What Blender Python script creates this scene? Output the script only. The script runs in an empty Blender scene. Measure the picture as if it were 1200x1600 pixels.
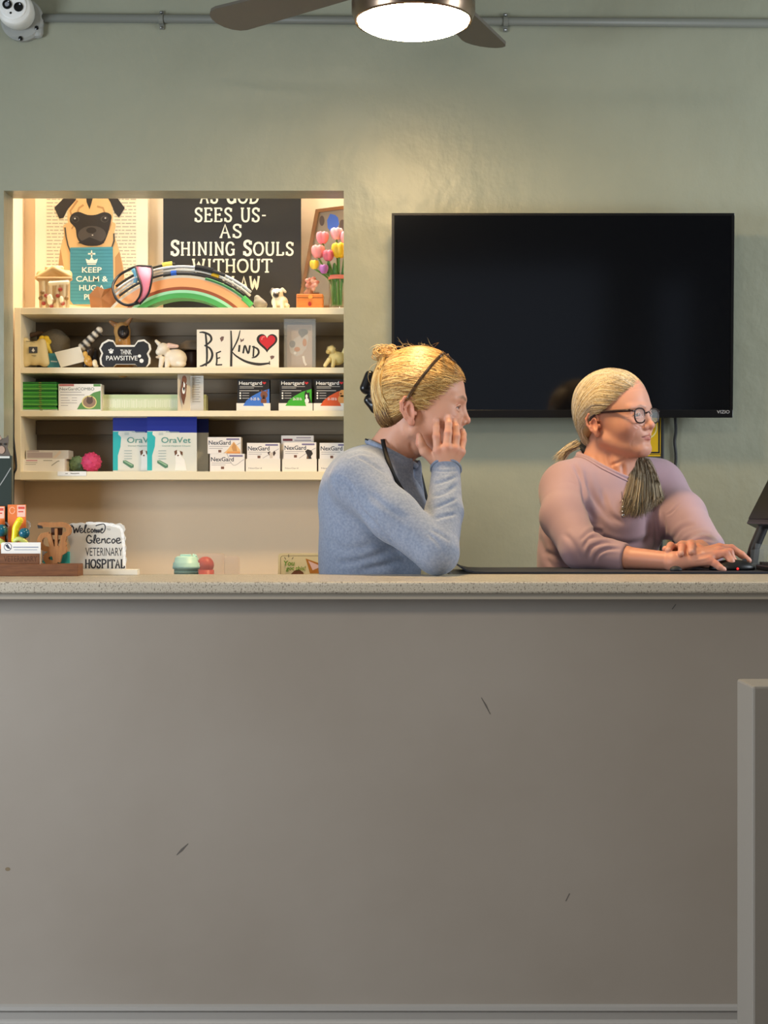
import bpy, bmesh, math, random
import numpy as np
from mathutils import Vector, Matrix

random.seed(7)
RNG = np.random.default_rng(11)
SC = bpy.context.scene
COL = SC.collection
PI = math.pi

# ------------------------------------------------------------------ camera
CZ = 1.08            # lens height above the floor
F = 2400.0           # focal length in pixels of the 1200x1600 frame
cam_data = bpy.data.cameras.new('camera')
cam_data.sensor_fit = 'VERTICAL'
cam_data.sensor_height = 36.0
cam_data.sensor_width = 27.0
cam_data.lens = 36.0 * F / 1600.0
cam = bpy.data.objects.new('camera', cam_data)
cam.location = (0, 0, CZ)
cam.rotation_euler = (PI / 2, 0, 0)
COL.objects.link(cam)
SC.camera = cam

# ------------------------------------------------------------------ exposure
SC.view_settings.view_transform = 'Standard'
SC.view_settings.look = 'None'
SC.view_settings.gamma = 1.0
SC.view_settings.use_curve_mapping = False
SC.view_settings.exposure = 0.0

# ------------------------------------------------------------------ world
W = bpy.data.worlds.new('world')
SC.world = W
W.use_nodes = True
bg = W.node_tree.nodes['Background']
bg.inputs[0].default_value = (0.62, 0.72, 0.88, 1)
bg.inputs[1].default_value = 0.24


# ------------------------------------------------------------------ large lights
def area_light(name, loc, target, sx, sy, power, color):
    l = bpy.data.lights.new(name, 'AREA')
    l.shape = 'RECTANGLE'
    l.size = sx
    l.size_y = sy
    l.energy = power
    l.color = color
    o = bpy.data.objects.new(name, l)
    o.location = loc
    d = Vector(target) - Vector(loc)
    o.rotation_euler = d.to_track_quat('-Z', 'Y').to_euler()
    COL.objects.link(o)
    return o


# daylight through the shop window to the left, and the one on the right behind the counter
area_light('daylight_left', (-2.85, 1.7, 1.15), (-0.75, 3.05, 0.45), 1.2, 1.3, 104, (0.78, 0.88, 1.0))
area_light('daylight_right', (2.75, 3.0, 1.75), (0.3, 3.6, 1.25), 0.9, 1.1, 54, (0.84, 0.92, 1.0))
area_light('ceiling_tube_alcove', (-0.55, 4.52, 3.02), (-0.55, 4.60, 1.2), 1.0, 0.14, 40, (1.0, 0.96, 0.88))
area_light('ceiling_panel_front', (-0.3, 0.9, 2.58), (-0.3, 1.3, 0.0), 0.6, 0.6, 34, (1.0, 0.86, 0.70))


# ------------------------------------------------------------------ helpers
def lin(c):
    if isinstance(c, str):
        c = tuple(int(c[i:i + 2], 16) for i in (0, 2, 4))
    out = []
    for v in c[:3]:
        v = v / 255.0
        out.append(v / 12.92 if v <= 0.04045 else ((v + 0.055) / 1.055) ** 2.4)
    return tuple(out) + (1.0,)


_M = {}


def mat(name, color=(200, 200, 200), rough=0.6, metal=0.0, spec=0.5, bump=None, var=None, trans=0.0,
        ior=1.45, alpha=1.0, vcol=False, emit=None, coat=0.0, sss=0.0, sheen=0.0, aniso=None):
    """bump=(scale, strength, detail[, stretch xyz]); var=(scale, colour2, amount[, stretch])"""
    if name in _M:
        return _M[name]
    m = bpy.data.materials.new(name)
    m.use_nodes = True
    nt = m.node_tree
    b = nt.nodes['Principled BSDF']
    b.inputs['Base Color'].default_value = lin(color)
    b.inputs['Roughness'].default_value = rough
    b.inputs['Metallic'].default_value = metal
    b.inputs['Specular IOR Level'].default_value = spec
    b.inputs['IOR'].default_value = ior
    b.inputs['Transmission Weight'].default_value = trans
    b.inputs['Alpha'].default_value = alpha
    b.inputs['Coat Weight'].default_value = coat
    if sss:
        b.inputs['Subsurface Weight'].default_value = sss
        b.inputs['Subsurface Radius'].default_value = (0.012, 0.005, 0.003)
        b.inputs['Subsurface Scale'].default_value = 0.6
    if sheen:
        b.inputs['Sheen Weight'].default_value = sheen
        b.inputs['Sheen Roughness'].default_value = 0.5
    if emit:
        b.inputs['Emission Color'].default_value = lin(emit[0])
        b.inputs['Emission Strength'].default_value = emit[1]
    src = None
    if vcol:
        a = nt.nodes.new('ShaderNodeAttribute')
        a.attribute_name = 'Col'
        src = a.outputs['Color']
        nt.links.new(src, b.inputs['Base Color'])
    if bump or var:
        tc = nt.nodes.new('ShaderNodeTexCoord')

    def noise(sc, detail, stretch):
        mp = nt.nodes.new('ShaderNodeMapping')
        mp.inputs['Scale'].default_value = stretch or (1, 1, 1)
        nt.links.new(tc.outputs['Object'], mp.inputs['Vector'])
        n = nt.nodes.new('ShaderNodeTexNoise')
        n.inputs['Scale'].default_value = sc
        n.inputs['Detail'].default_value = detail
        nt.links.new(mp.outputs[0], n.inputs['Vector'])
        return n
    if var:
        n = noise(var[0], 4, var[3] if len(var) > 3 else None)
        r = nt.nodes.new('ShaderNodeValToRGB')
        r.color_ramp.elements[0].position = 0.35
        r.color_ramp.elements[1].position = 0.68
        nt.links.new(n.outputs['Fac'], r.inputs['Fac'])
        mu = nt.nodes.new('ShaderNodeMath')
        mu.operation = 'MULTIPLY'
        mu.inputs[1].default_value = var[2]
        nt.links.new(r.outputs['Color'], mu.inputs[0])
        mx = nt.nodes.new('ShaderNodeMix')
        mx.data_type = 'RGBA'
        nt.links.new(mu.outputs[0], mx.inputs['Factor'])
        if src:
            nt.links.new(src, mx.inputs['A'])
        else:
            mx.inputs['A'].default_value = lin(color)
        mx.inputs['B'].default_value = lin(var[1])
        nt.links.new(mx.outputs['Result'], b.inputs['Base Color'])
    if bump:
        n = noise(bump[0], bump[2] if len(bump) > 2 else 3, bump[3] if len(bump) > 3 else None)
        bp = nt.nodes.new('ShaderNodeBump')
        bp.inputs['Strength'].default_value = bump[1]
        bp.inputs['Distance'].default_value = bump[4] if len(bump) > 4 else 0.002
        nt.links.new(n.outputs['Fac'], bp.inputs['Height'])
        nt.links.new(bp.outputs[0], b.inputs['Normal'])
    _M[name] = m
    return m


def at(px, py, d):
    """point of the place that stands at distance d and shows at pixel px, py"""
    return Vector(((px - 600.0) / F * d, d, CZ - (py - 800.0) / F * d))


def link(name, me, m=None, parent=None, smooth=False):
    o = bpy.data.objects.new(name, me)
    COL.objects.link(o)
    if m is not None and not me.materials:
        for x in (m if isinstance(m, (list, tuple)) else [m]):
            me.materials.append(x)
    if parent is not None:
        o.parent = parent
    if smooth:
        me.polygons.foreach_set('use_smooth', [True] * len(me.polygons))
    return o


def from_bm(name, bm, m=None, parent=None, smooth=False):
    me = bpy.data.meshes.new(name)
    bm.normal_update()
    bm.to_mesh(me)
    bm.free()
    return link(name, me, m, parent, smooth)


def thing(name, label, cat, loc=(0, 0, 0), group=None):
    o = bpy.data.objects.new(name, None)
    o.empty_display_size = 0.05
    COL.objects.link(o)
    o.location = loc
    return tag(o, label, cat, group)


def tag(o, label, cat, group=None, kind=None):
    if label:
        o['label'] = label
    if cat:
        o['category'] = cat
    if group:
        o['group'] = group
    if kind:
        o['kind'] = kind
    return o


def struct(o, label=None):
    o['kind'] = 'structure'
    if label:
        o['label'] = label
    return o


# ---- bmesh shapes
def b_box(bm, x0, x1, y0, y1, z0, z1, bev=0.0, seg=2):
    r = bmesh.ops.create_cube(bm, size=1.0)
    vs = r['verts']
    bmesh.ops.scale(bm, vec=(abs(x1 - x0), abs(y1 - y0), abs(z1 - z0)), verts=vs)
    bmesh.ops.translate(bm, vec=((x0 + x1) / 2, (y0 + y1) / 2, (z0 + z1) / 2), verts=vs)
    if bev > 0:
        es = list({e for v in vs for e in v.link_edges})
        bmesh.ops.bevel(bm, geom=es, offset=bev, segments=seg, profile=0.5, affect='EDGES')


def b_tube(bm, pts, rad, n=8, closed=False, caps=True, flat=1.0, up=(0, 0, 1)):
    """a tube along pts; rad a number or one per point; flat squashes along the second normal"""
    pts = [Vector(p) for p in pts]
    k = len(pts)
    rads = rad if isinstance(rad, (list, tuple)) else [rad] * k
    rings = []
    nrm = None
    for i in range(k):
        a = pts[(i - 1) % k] if (closed or i > 0) else pts[i]
        b = pts[(i + 1) % k] if (closed or i < k - 1) else pts[i]
        t = (b - a).normalized()
        if nrm is None:
            u = Vector(up)
            if abs(u.dot(t)) > 0.95:
                u = Vector((1, 0, 0)) if abs(t.x) < 0.9 else Vector((0, 1, 0))
            nrm = (u - t * u.dot(t)).normalized()
        else:
            nrm = (nrm - t * nrm.dot(t))
            nrm = nrm.normalized() if nrm.length > 1e-9 else t.orthogonal().normalized()
        bi = t.cross(nrm)
        rings.append([bm.verts.new(pts[i] + (nrm * math.cos(2 * PI * j / n) * flat + bi * math.sin(2 * PI * j / n)) * rads[i])
                      for j in range(n)])
    for i in range(k if closed else k - 1):
        r0, r1 = rings[i], rings[(i + 1) % k]
        for j in range(n):
            bm.faces.new((r0[j], r0[(j + 1) % n], r1[(j + 1) % n], r1[j]))
    if caps and not closed:
        bm.faces.new(rings[0][::-1])
        bm.faces.new(rings[-1])


def b_lathe(bm, prof, n=24, c=(0, 0, 0), axis='z', caps=True):
    """prof: (radius, height) list"""
    rings = []
    for r, h in prof:
        ring = []
        for j in range(n):
            a = 2 * PI * j / n
            if axis == 'z':
                p = (c[0] + r * math.cos(a), c[1] + r * math.sin(a), c[2] + h)
            elif axis == 'y':
                p = (c[0] + r * math.cos(a), c[1] - h, c[2] + r * math.sin(a))
            else:
                p = (c[0] + h, c[1] + r * math.cos(a), c[2] + r * math.sin(a))
            ring.append(bm.verts.new(p))
        rings.append(ring)
    for i in range(len(rings) - 1):
        for j in range(n):
            bm.faces.new((rings[i][j], rings[i][(j + 1) % n], rings[i + 1][(j + 1) % n], rings[i + 1][j]))
    if caps:
        bm.faces.new(rings[0][::-1])
        bm.faces.new(rings[-1])


def b_sphere(bm, c, r, seg=16, sc=(1, 1, 1), rot=None):
    ret = bmesh.ops.create_uvsphere(bm, u_segments=seg, v_segments=max(6, seg * 2 // 3), radius=r)
    vs = ret['verts']
    bmesh.ops.scale(bm, vec=sc, verts=vs)
    if rot is not None:
        bmesh.ops.rotate(bm, cent=(0, 0, 0), matrix=rot, verts=vs)
    bmesh.ops.translate(bm, vec=c, verts=vs)


def b_prism(bm, pts, y0, y1):
    """polygon of (x, z) points standing upright, from depth y0 (front) to y1"""
    f = [bm.verts.new((p[0], y0, p[1])) for p in pts]
    b = [bm.verts.new((p[0], y1, p[1])) for p in pts]
    n = len(pts)
    area = sum(pts[i][0] * pts[(i + 1) % n][1] - pts[(i + 1) % n][0] * pts[i][1] for i in range(n))
    if area < 0:
        f.reverse()
        b.reverse()
    bm.faces.new(f)
    bm.faces.new(b[::-1])
    for i in range(n):
        bm.faces.new((f[(i + 1) % n], f[i], b[i], b[(i + 1) % n]))


def box_obj(name, x0, x1, y0, y1, z0, z1, m, parent=None, bev=0.0, seg=2, off=(0, 0, 0)):
    bm = bmesh.new()
    b_box(bm, x0 - off[0], x1 - off[0], y0 - off[1], y1 - off[1], z0 - off[2], z1 - off[2], bev, seg)
    return from_bm(name, bm, m, parent)


# ---- flat prints on a face that stands at distance d from the lens (pixel outlines become metres there)
def flat(name, polys, d, m, parent=None, org=(0, 0, 0), thick=0.0002):
    bm = bmesh.new()
    for i, pts in enumerate(polys):
        q = []
        for p in pts:
            v = at(p[0], p[1], d)
            q.append((v.x - org[0], v.z - org[2]))
        e = (i % 61) * 8e-6
        b_prism(bm, q, d - thick - org[1] - e, d - org[1] - e)
    return from_bm(name, bm, m, parent)


def ell(cx, cy, rx, ry, n=20, a0=0, a1=360):
    full = abs(a1 - a0) >= 360
    k = n if full else n + 1
    return [(cx + rx * math.cos(math.radians(a0 + (a1 - a0) * i / n)),
             cy + ry * math.sin(math.radians(a0 + (a1 - a0) * i / n))) for i in range(k)]


def rect(x0, y0, x1, y1):
    return [(x0, y0), (x1, y0), (x1, y1), (x0, y1)]


def ribbon(pts, w):
    """outline of a brush stroke of width w (or widths) along pts"""
    k = len(pts)
    ws = w if isinstance(w, (list, tuple)) else [w] * k
    L, R = [], []
    for i in range(k):
        a = pts[max(0, i - 1)]
        b = pts[min(k - 1, i + 1)]
        tx, ty = b[0] - a[0], b[1] - a[1]
        l = math.hypot(tx, ty) or 1.0
        nx, ny = -ty / l, tx / l
        L.append((pts[i][0] + nx * ws[i] / 2, pts[i][1] + ny * ws[i] / 2))
        R.append((pts[i][0] - nx * ws[i] / 2, pts[i][1] - ny * ws[i] / 2))
    return [[L[i], L[i + 1], R[i + 1], R[i]] for i in range(k - 1)]


def smooth_path(pts, n=6):
    """Catmull-Rom through 2-D or 3-D points"""
    out = []
    P = [np.array(p, float) for p in pts]
    P = [2 * P[0] - P[1]] + P + [2 * P[-1] - P[-2]]
    for i in range(1, len(P) - 2):
        for j in range(n):
            t = j / n
            out.append(0.5 * ((2 * P[i]) + (P[i + 1] - P[i - 1]) * t + (2 * P[i - 1] - 5 * P[i] + 4 * P[i + 1] - P[i + 2]) * t * t
                              + (3 * P[i] - P[i - 1] - 3 * P[i + 1] + P[i + 2]) * t ** 3))
    out.append(P[-2])
    return [tuple(p) for p in out]


def strokes(name, lines, d, m, parent=None, org=(0, 0, 0), thick=0.0002, curve=True):
    """hand-drawn strokes: lines = [(points, width)]"""
    polys = []
    for pts, w in lines:
        if curve and len(pts) > 2:
            k = len(pts)
            p2 = smooth_path(pts, 5)
            if isinstance(w, (list, tuple)):
                w = [float(np.interp(i / (len(p2) - 1), np.linspace(0, 1, k), w)) for i in range(len(p2))]
            pts = p2
        polys += ribbon(pts, w)
    return flat(name, polys, d, m, parent, org, thick)


def text(name, s, cx, cy, h, d, m, parent=None, org=(0, 0, 0), width=None, bold=0.0, shear=0.0, align='CENTER', thick=0.0002):
    """printed words: capital height h pixels, centred on cx, cy in the photograph, at distance d"""
    cu = bpy.data.curves.new(name, 'FONT')
    cu.body = s
    cu.size = 1.0
    cu.align_x = 'LEFT'
    cu.offset = bold
    cu.shear = shear
    cu.resolution_u = 3
    tmp = bpy.data.objects.new(name + '_tmp', cu)
    COL.objects.link(tmp)
    dg = bpy.context.evaluated_depsgraph_get()
    me = bpy.data.meshes.new_from_object(tmp.evaluated_get(dg))
    bpy.data.objects.remove(tmp)
    bpy.data.curves.remove(cu)
    n = len(me.vertices)
    co = np.empty(n * 3)
    me.vertices.foreach_get('co', co)
    co = co.reshape(-1, 3)
    x0, x1 = co[:, 0].min(), co[:, 0].max()
    s_px = h / 0.70
    sx = s_px if width is None else width / (x1 - x0)
    if align == 'CENTER':
        X = cx + (co[:, 0] - (x0 + x1) / 2) * sx
    else:
        X = cx + (co[:, 0] - x0) * sx
    Y = cy + h / 2 - co[:, 1] * s_px
    out = np.empty((n, 3))
    out[:, 0] = (X - 600) / F * d - org[0]
    out[:, 1] = d - thick - org[1]
    out[:, 2] = CZ - (Y - 800) / F * d - org[2]
    me.vertices.foreach_set('co', out.reshape(-1))
    me.update()
    me.materials.clear()
    return link(name, me, m, parent)


# ------------------------------------------------------------------ implicit surfaces (bodies, figurines)
class Prim:
    __slots__ = ('f', 'lo', 'hi', 'k', 'op', 'col')

    def __init__(s, f, lo, hi, k=0.01, op='+', col=None):
        s.f, s.lo, s.hi, s.k, s.op, s.col = f, np.array(lo), np.array(hi), k, op, col


def cap(p0, p1, r0, r1=None, k=0.01, op='+', col=None):
    r1 = r0 if r1 is None else r1
    p0 = np.array(p0, float)
    p1 = np.array(p1, float)
    d = p1 - p0
    L = max(float(d @ d), 1e-12)

    def f(X, Y, Z):
        t = ((X - p0[0]) * d[0] + (Y - p0[1]) * d[1] + (Z - p0[2]) * d[2]) / L
        t = np.clip(t, 0, 1)
        return np.sqrt((X - p0[0] - t * d[0]) ** 2 + (Y - p0[1] - t * d[1]) ** 2 + (Z - p0[2] - t * d[2]) ** 2) - (r0 + (r1 - r0) * t)
    R = max(r0, r1)
    return Prim(f, np.minimum(p0, p1) - R, np.maximum(p0, p1) + R, k, op, col)


def elp(c, r, R=None, k=0.01, op='+', col=None):
    c = np.array(c, float)
    r = np.array(r, float)
    R = np.eye(3) if R is None else np.array(R, float)

    def f(X, Y, Z):
        x, y, z = X - c[0], Y - c[1], Z - c[2]
        a = (x * R[0, 0] + y * R[1, 0] + z * R[2, 0])
        b = (x * R[0, 1] + y * R[1, 1] + z * R[2, 1])
        e = (x * R[0, 2] + y * R[1, 2] + z * R[2, 2])
        k0 = np.sqrt((a / r[0]) ** 2 + (b / r[1]) ** 2 + (e / r[2]) ** 2)
        k1 = np.sqrt((a / r[0] ** 2) ** 2 + (b / r[1] ** 2) ** 2 + (e / r[2] ** 2) ** 2)
        return k0 * (k0 - 1) / np.maximum(k1, 1e-9)
    ext = np.sqrt((R ** 2) @ (r ** 2))
    return Prim(f, c - ext, c + ext, k, op, col)


def halfspace(lo, hi, p, n, k=0.004):
    """cuts away everything on the n side of p, within the box lo..hi"""
    p = np.array(p, float)
    n = np.array(n, float)
    n = n / np.linalg.norm(n)

    def f(X, Y, Z):
        return -((X - p[0]) * n[0] + (Y - p[1]) * n[1] + (Z - p[2]) * n[2])
    return Prim(f, lo, hi, k, '-')


def graded(lo, hi, coarse, fine, spans):
    """grid lines from lo to hi, fine inside the spans"""
    out = [lo]
    while out[-1] < hi:
        x = out[-1]
        dist = min([0 if a <= x <= b else min(abs(x - a), abs(x - b)) for a, b in spans] or [9])
        nxt = [a for a, b in spans if a > x]
        s = fine if dist == 0 else min(coarse, fine + dist * 0.25)
        if nxt:
            s = min(s, max(fine, min(nxt) - x))
        out.append(x + s)
    return np.array(out)


def sdf_grid(prims, xs, ys, zs):
    D = np.full((len(xs), len(ys), len(zs)), 0.06, np.float32)
    for p in prims:
        vs = 0.012
        m = p.k + vs
        sl = []
        for g, a, b in zip((xs, ys, zs), p.lo - m, p.hi + m):
            sl.append(slice(int(np.searchsorted(g, a)), int(np.searchsorted(g, b, side='right'))))
        if any(s.start >= s.stop for s in sl):
            continue
        X = xs[sl[0]][:, None, None]
        Y = ys[sl[1]][None, :, None]
        Z = zs[sl[2]][None, None, :]
        d = p.f(X, Y, Z).astype(np.float32)
        A = D[sl[0], sl[1], sl[2]]
        if p.op == '+':
            h = np.maximum(p.k - np.abs(A - d), 0)
            D[sl[0], sl[1], sl[2]] = np.minimum(A, d) - h * h * (0.25 / max(p.k, 1e-9))
        elif p.op == '-':
            d = -d
            h = np.maximum(p.k - np.abs(A - d), 0)
            D[sl[0], sl[1], sl[2]] = np.maximum(A, d) + h * h * (0.25 / max(p.k, 1e-9))
    return D


def surface_net(D, xs, ys, zs):
    S = D < 0
    cnt = np.zeros(tuple(s - 1 for s in D.shape), np.uint8)
    for i in (0, 1):
        for j in (0, 1):
            for k in (0, 1):
                cnt += S[i:S.shape[0] - 1 + i, j:S.shape[1] - 1 + j, k:S.shape[2] - 1 + k]
    act = (cnt > 0) & (cnt < 8)
    I, J, K = np.nonzero(act)
    ids = np.full(act.shape, -1, np.int32)
    ids[I, J, K] = np.arange(len(I))
    acc = np.zeros((len(I), 3))
    num = np.zeros(len(I))
    g = (xs, ys, zs)
    corners = [(i, j, k) for i in (0, 1) for j in (0, 1) for k in (0, 1)]
    vals = {c: D[I + c[0], J + c[1], K + c[2]].astype(np.float64) for c in corners}
    pos = {c: np.stack([xs[I + c[0]], ys[J + c[1]], zs[K + c[2]]], 1) for c in corners}
    for a in corners:
        for ax in range(3):
            if a[ax] == 0:
                b = tuple(1 if q == ax else a[q] for q in range(3))
                da, db = vals[a], vals[b]
                cr = (da < 0) != (db < 0)
                t = np.where(cr, da / np.where(cr, da - db, 1), 0)
                acc += np.where(cr[:, None], pos[a] + (pos[b] - pos[a]) * t[:, None], 0)
                num += cr
    V = acc / num[:, None]
    faces = []
    for ax in range(3):
        sl0 = [slice(None)] * 3
        sl1 = [slice(None)] * 3
        sl0[ax] = slice(0, -1)
        sl1[ax] = slice(1, None)
        A, B = S[tuple(sl0)], S[tuple(sl1)]
        ch = A != B
        o1, o2 = [q for q in range(3) if q != ax]
        idx = np.array(np.nonzero(ch)).T
        ok = (idx[:, o1] > 0) & (idx[:, o2] > 0) & (idx[:, o1] < ids.shape[o1]) & (idx[:, o2] < ids.shape[o2])
        idx = idx[ok]
        q = []
        for d1, d2 in ((-1, -1), (0, -1), (0, 0), (-1, 0)):
            c = idx.copy()
            c[:, o1] += d1
            c[:, o2] += d2
            q.append(ids[c[:, 0], c[:, 1], c[:, 2]])
        q = np.stack(q, 1)
        ins = A[idx[:, 0], idx[:, 1], idx[:, 2]]
        if ax == 1:
            ins = ~ins
        q = np.where(ins[:, None], q, q[:, ::-1])
        faces.append(q)
    return V, np.concatenate(faces)


def smooth_verts(V, Fc, it, lam=0.5):
    n = len(V)
    e = np.concatenate([Fc[:, [0, 1]], Fc[:, [1, 2]], Fc[:, [2, 3]], Fc[:, [3, 0]]])
    for _ in range(it):
        s = np.zeros_like(V)
        c = np.zeros(n)
        for ax in range(3):
            s[:, ax] = np.bincount(e[:, 0], V[e[:, 1], ax], n) + np.bincount(e[:, 1], V[e[:, 0], ax], n)
        c = np.bincount(e[:, 0], minlength=n) + np.bincount(e[:, 1], minlength=n)
        V = V + lam * (s / c[:, None] - V)
    return V


def mesh_np(name, V, Fc, m, parent=None, col=None, smooth=True, org=(0, 0, 0)):
    me = bpy.data.meshes.new(name)
    V = np.asarray(V) - np.array(org)
    n, k = Fc.shape
    me.vertices.add(len(V))
    me.vertices.foreach_set('co', V.astype(np.float32).reshape(-1))
    me.loops.add(n * k)
    me.loops.foreach_set('vertex_index', Fc.astype(np.int32).reshape(-1))
    me.polygons.add(n)
    me.polygons.foreach_set('loop_start', np.arange(0, n * k, k, dtype=np.int32))
    me.update(calc_edges=True)
    if col is not None:
        at_ = me.attributes.new('Col', 'FLOAT_COLOR', 'POINT')
        c4 = np.ones((len(V), 4), np.float32)
        c4[:, :3] = col
        at_.data.foreach_set('color', c4.reshape(-1))
    return link(name, me, m, parent, smooth)


def prim_cols(prims, V, default, sharp=0.0012):
    """colour of the surface from the coloured pieces it was grown from"""
    X, Y, Z = V[:, 0], V[:, 1], V[:, 2]
    cs, ds = [], []
    for p in prims:
        if p.op == '+' or p.col is not None:
            cs.append(lin(p.col if p.col is not None else default)[:3])
            d = p.f(X, Y, Z)
            ds.append(np.abs(d) if p.op == '-' else d)
    ds = np.stack(ds, 0)
    w = np.exp(-(ds - ds.min(0)) / sharp)
    w /= w.sum(0)
    return w.T @ np.array(cs)


def sculpt(name, prims, voxel, m, parent=None, org=(0, 0, 0), default=(200, 200, 200), it=1, sharp=0.001):
    lo = np.min([p.lo for p in prims if p.op == '+'], 0) - voxel * 3
    hi = np.max([p.hi for p in prims if p.op == '+'], 0) + voxel * 3
    xs, ys, zs = [np.arange(a, b + voxel, voxel) for a, b in zip(lo, hi)]
    D = sdf_grid(prims, xs, ys, zs)
    V, Fc = surface_net(D, xs, ys, zs)
    V = smooth_verts(V, Fc, it)
    col = prim_cols(prims, V, default, sharp)
    return mesh_np(name, V, Fc, m, parent, col, True, org)

# ================================================================== THE ROOM
WALL = mat('sage_paint', (146, 147, 128), 0.36, spec=0.45, bump=(13, 0.85, 9, (1, 1, 0.75), 0.006),
           var=(3.2, (132, 134, 116), 0.45))
CREAM = mat('cream_paint', (240, 216, 184), 0.6, spec=0.3, bump=(24, 0.25, 5, None, 0.0015))
TAUPE = mat('taupe_paint', (150, 141, 130), 0.55, spec=0.35, bump=(9, 0.35, 6, (1, 1, 1.4), 0.0025),
            var=(2.3, (141, 131, 119), 0.7))
HALFW = mat('half_wall_paint', (132, 127, 119), 0.55, spec=0.3, bump=(120, 0.12, 3, None, 0.001))
TRIM = mat('trim_paint', (150, 146, 140), 0.45)
CEIL = mat('ceiling_paint', (176, 176, 166), 0.8)
FLOOR = mat('vinyl_floor', (112, 104, 94), 0.55, var=(6, (96, 88, 80), 0.6))
NEAR_WALL = mat('front_room_paint', (150, 150, 142), 0.7)

YB = 4.30                     # face of the back wall
OX0 = at(6, 0, YB).x          # opening to the alcove
OX1 = at(537, 0, YB).x
OZ1 = at(0, 298, YB).z
TW = 0.108
AX0, AY1 = -1.099, 4.70       # alcove side wall, alcove back wall

bm = bmesh.new()
b_box(bm, -3.1, OX0, YB, YB + TW, 0, 3.1)
b_box(bm, OX1, 3.1, YB, YB + TW, 0, 3.1)
b_box(bm, OX0, OX1, YB, YB + TW, OZ1, 3.1)
b_box(bm, OX0, OX1, YB, YB + TW, 0, 0.70)
bmesh.ops.remove_doubles(bm, verts=bm.verts, dist=1e-5)
struct(from_bm('wall_back', bm, WALL), 'sage green textured wall with an opening on the left')
struct(box_obj('wall_alcove_left', AX0 - 0.08, AX0, YB + TW, AY1, 0, 3.1, CREAM), 'cream side wall of the shelf alcove')
struct(box_obj('wall_alcove_back', AX0 - 0.08, 0.10, AY1, AY1 + 0.08, 0, 3.1, CREAM), 'cream back wall of the shelf alcove')
struct(box_obj('wall_alcove_right', 0.02, 0.10, YB + TW, AY1, 0, 3.1, CREAM), 'cream right wall of the shelf alcove')
struct(box_obj('ceiling_alcove', AX0 - 0.08, 0.10, YB + TW, AY1 + 0.08, 3.1, 3.16, CREAM), 'ceiling over the shelf alcove')
struct(box_obj('floor', -3.1, 3.1, -2.6, 4.8, -0.08, 0.0, FLOOR), 'floor of the reception room')
struct(box_obj('ceiling', -3.1, 3.1, -2.6, YB + TW, 2.62, 2.70, CEIL), 'ceiling of the reception room')
bm = bmesh.new()              # left wall with a window hole
for a in ((-2.6, 1.05, 0, 2.62), (2.35, 4.41, 0, 2.62), (1.05, 2.35, 0, 0.45), (1.05, 2.35, 1.85, 2.62)):
    b_box(bm, -3.1, -3.0, a[0], a[1], a[2], a[3])
struct(from_bm('wall_left', bm, NEAR_WALL), 'left wall of the waiting side')
bm = bmesh.new()
for a in ((-2.6, 2.5, 0, 2.62), (3.5, 4.41, 0, 2.62), (2.5, 3.5, 0, 1.15), (2.5, 3.5, 2.35, 2.62)):
    b_box(bm, 3.0, 3.1, a[0], a[1], a[2], a[3])
struct(from_bm('wall_right', bm, NEAR_WALL), 'right wall of the reception room')
bm = bmesh.new()              # street side: a wide shop window and a narrow side light by the door
for a in ((-3.1, -1.6, 0, 2.62), (1.55, 1.95, 0, 2.62), (2.16, 3.1, 0, 2.62), (-1.6, 1.55, 0, 0.5), (-1.6, 1.55, 2.3, 2.62),
          (1.95, 2.16, 0, 0.3), (1.95, 2.16, 2.2, 2.62)):
    b_box(bm, a[0], a[1], -2.6, -2.5, a[2], a[3])
struct(from_bm('wall_front', bm, NEAR_WALL), 'street wall behind the viewer with shop windows')

# counter front, baseboard, half wall
cw = struct(box_obj('wall_counter', -3.0, 3.0, 3.05, 3.16, 0, 0.909, TAUPE), 'taupe painted wall below the reception counter')
SCUFF = mat('scuff', (92, 86, 80), 0.7)
DENT = mat('old_paint_chip', (120, 104, 80), 0.7)
for k, (pts, w) in enumerate([([(276, 1336), (284, 1328), (294, 1318)], [1, 4, 1]), ([(752, 1090), (759, 1102), (766, 1116)], [1, 2.5, 1]),
                              ([(884, 1408), (890, 1396)], 1.5), ([(1050, 952), (1056, 944)], 1.2)]):
    strokes('scuff_mark', [(pts, w)], 3.05, SCUFF, cw)
flat('scuff_mark', [ell(12, 1358, 4, 3)], 3.05, DENT, cw)
bm = bmesh.new()
prof = [(3.05, 0), (3.032, 0), (3.032, 0.070), (3.035, 0.074), (3.040, 0.076), (3.040, 0.090), (3.036, 0.094), (3.038, 0.101), (3.05, 0.103)]
a = [bm.verts.new((-3.0, y, z)) for y, z in prof]
b = [bm.verts.new((3.0, y, z)) for y, z in prof]
for i in range(len(prof)):
    j = (i + 1) % len(prof)
    bm.faces.new((a[i], a[j], b[j], b[i]))
bm.faces.new(a[::-1])
bm.faces.new(b)
bmesh.ops.recalc_face_normals(bm, faces=bm.faces)
struct(from_bm('baseboard_counter', bm, TRIM), 'moulded baseboard along the counter wall')
hx = at(1176, 0, 2.5).x
hz = at(0, 1072, 2.5).z
hw = struct(box_obj('wall_half', hx, 2.9, 2.5, 2.612, 0, hz, HALFW, bev=0.004), 'low pale half wall at the right edge in front of the counter')

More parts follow.
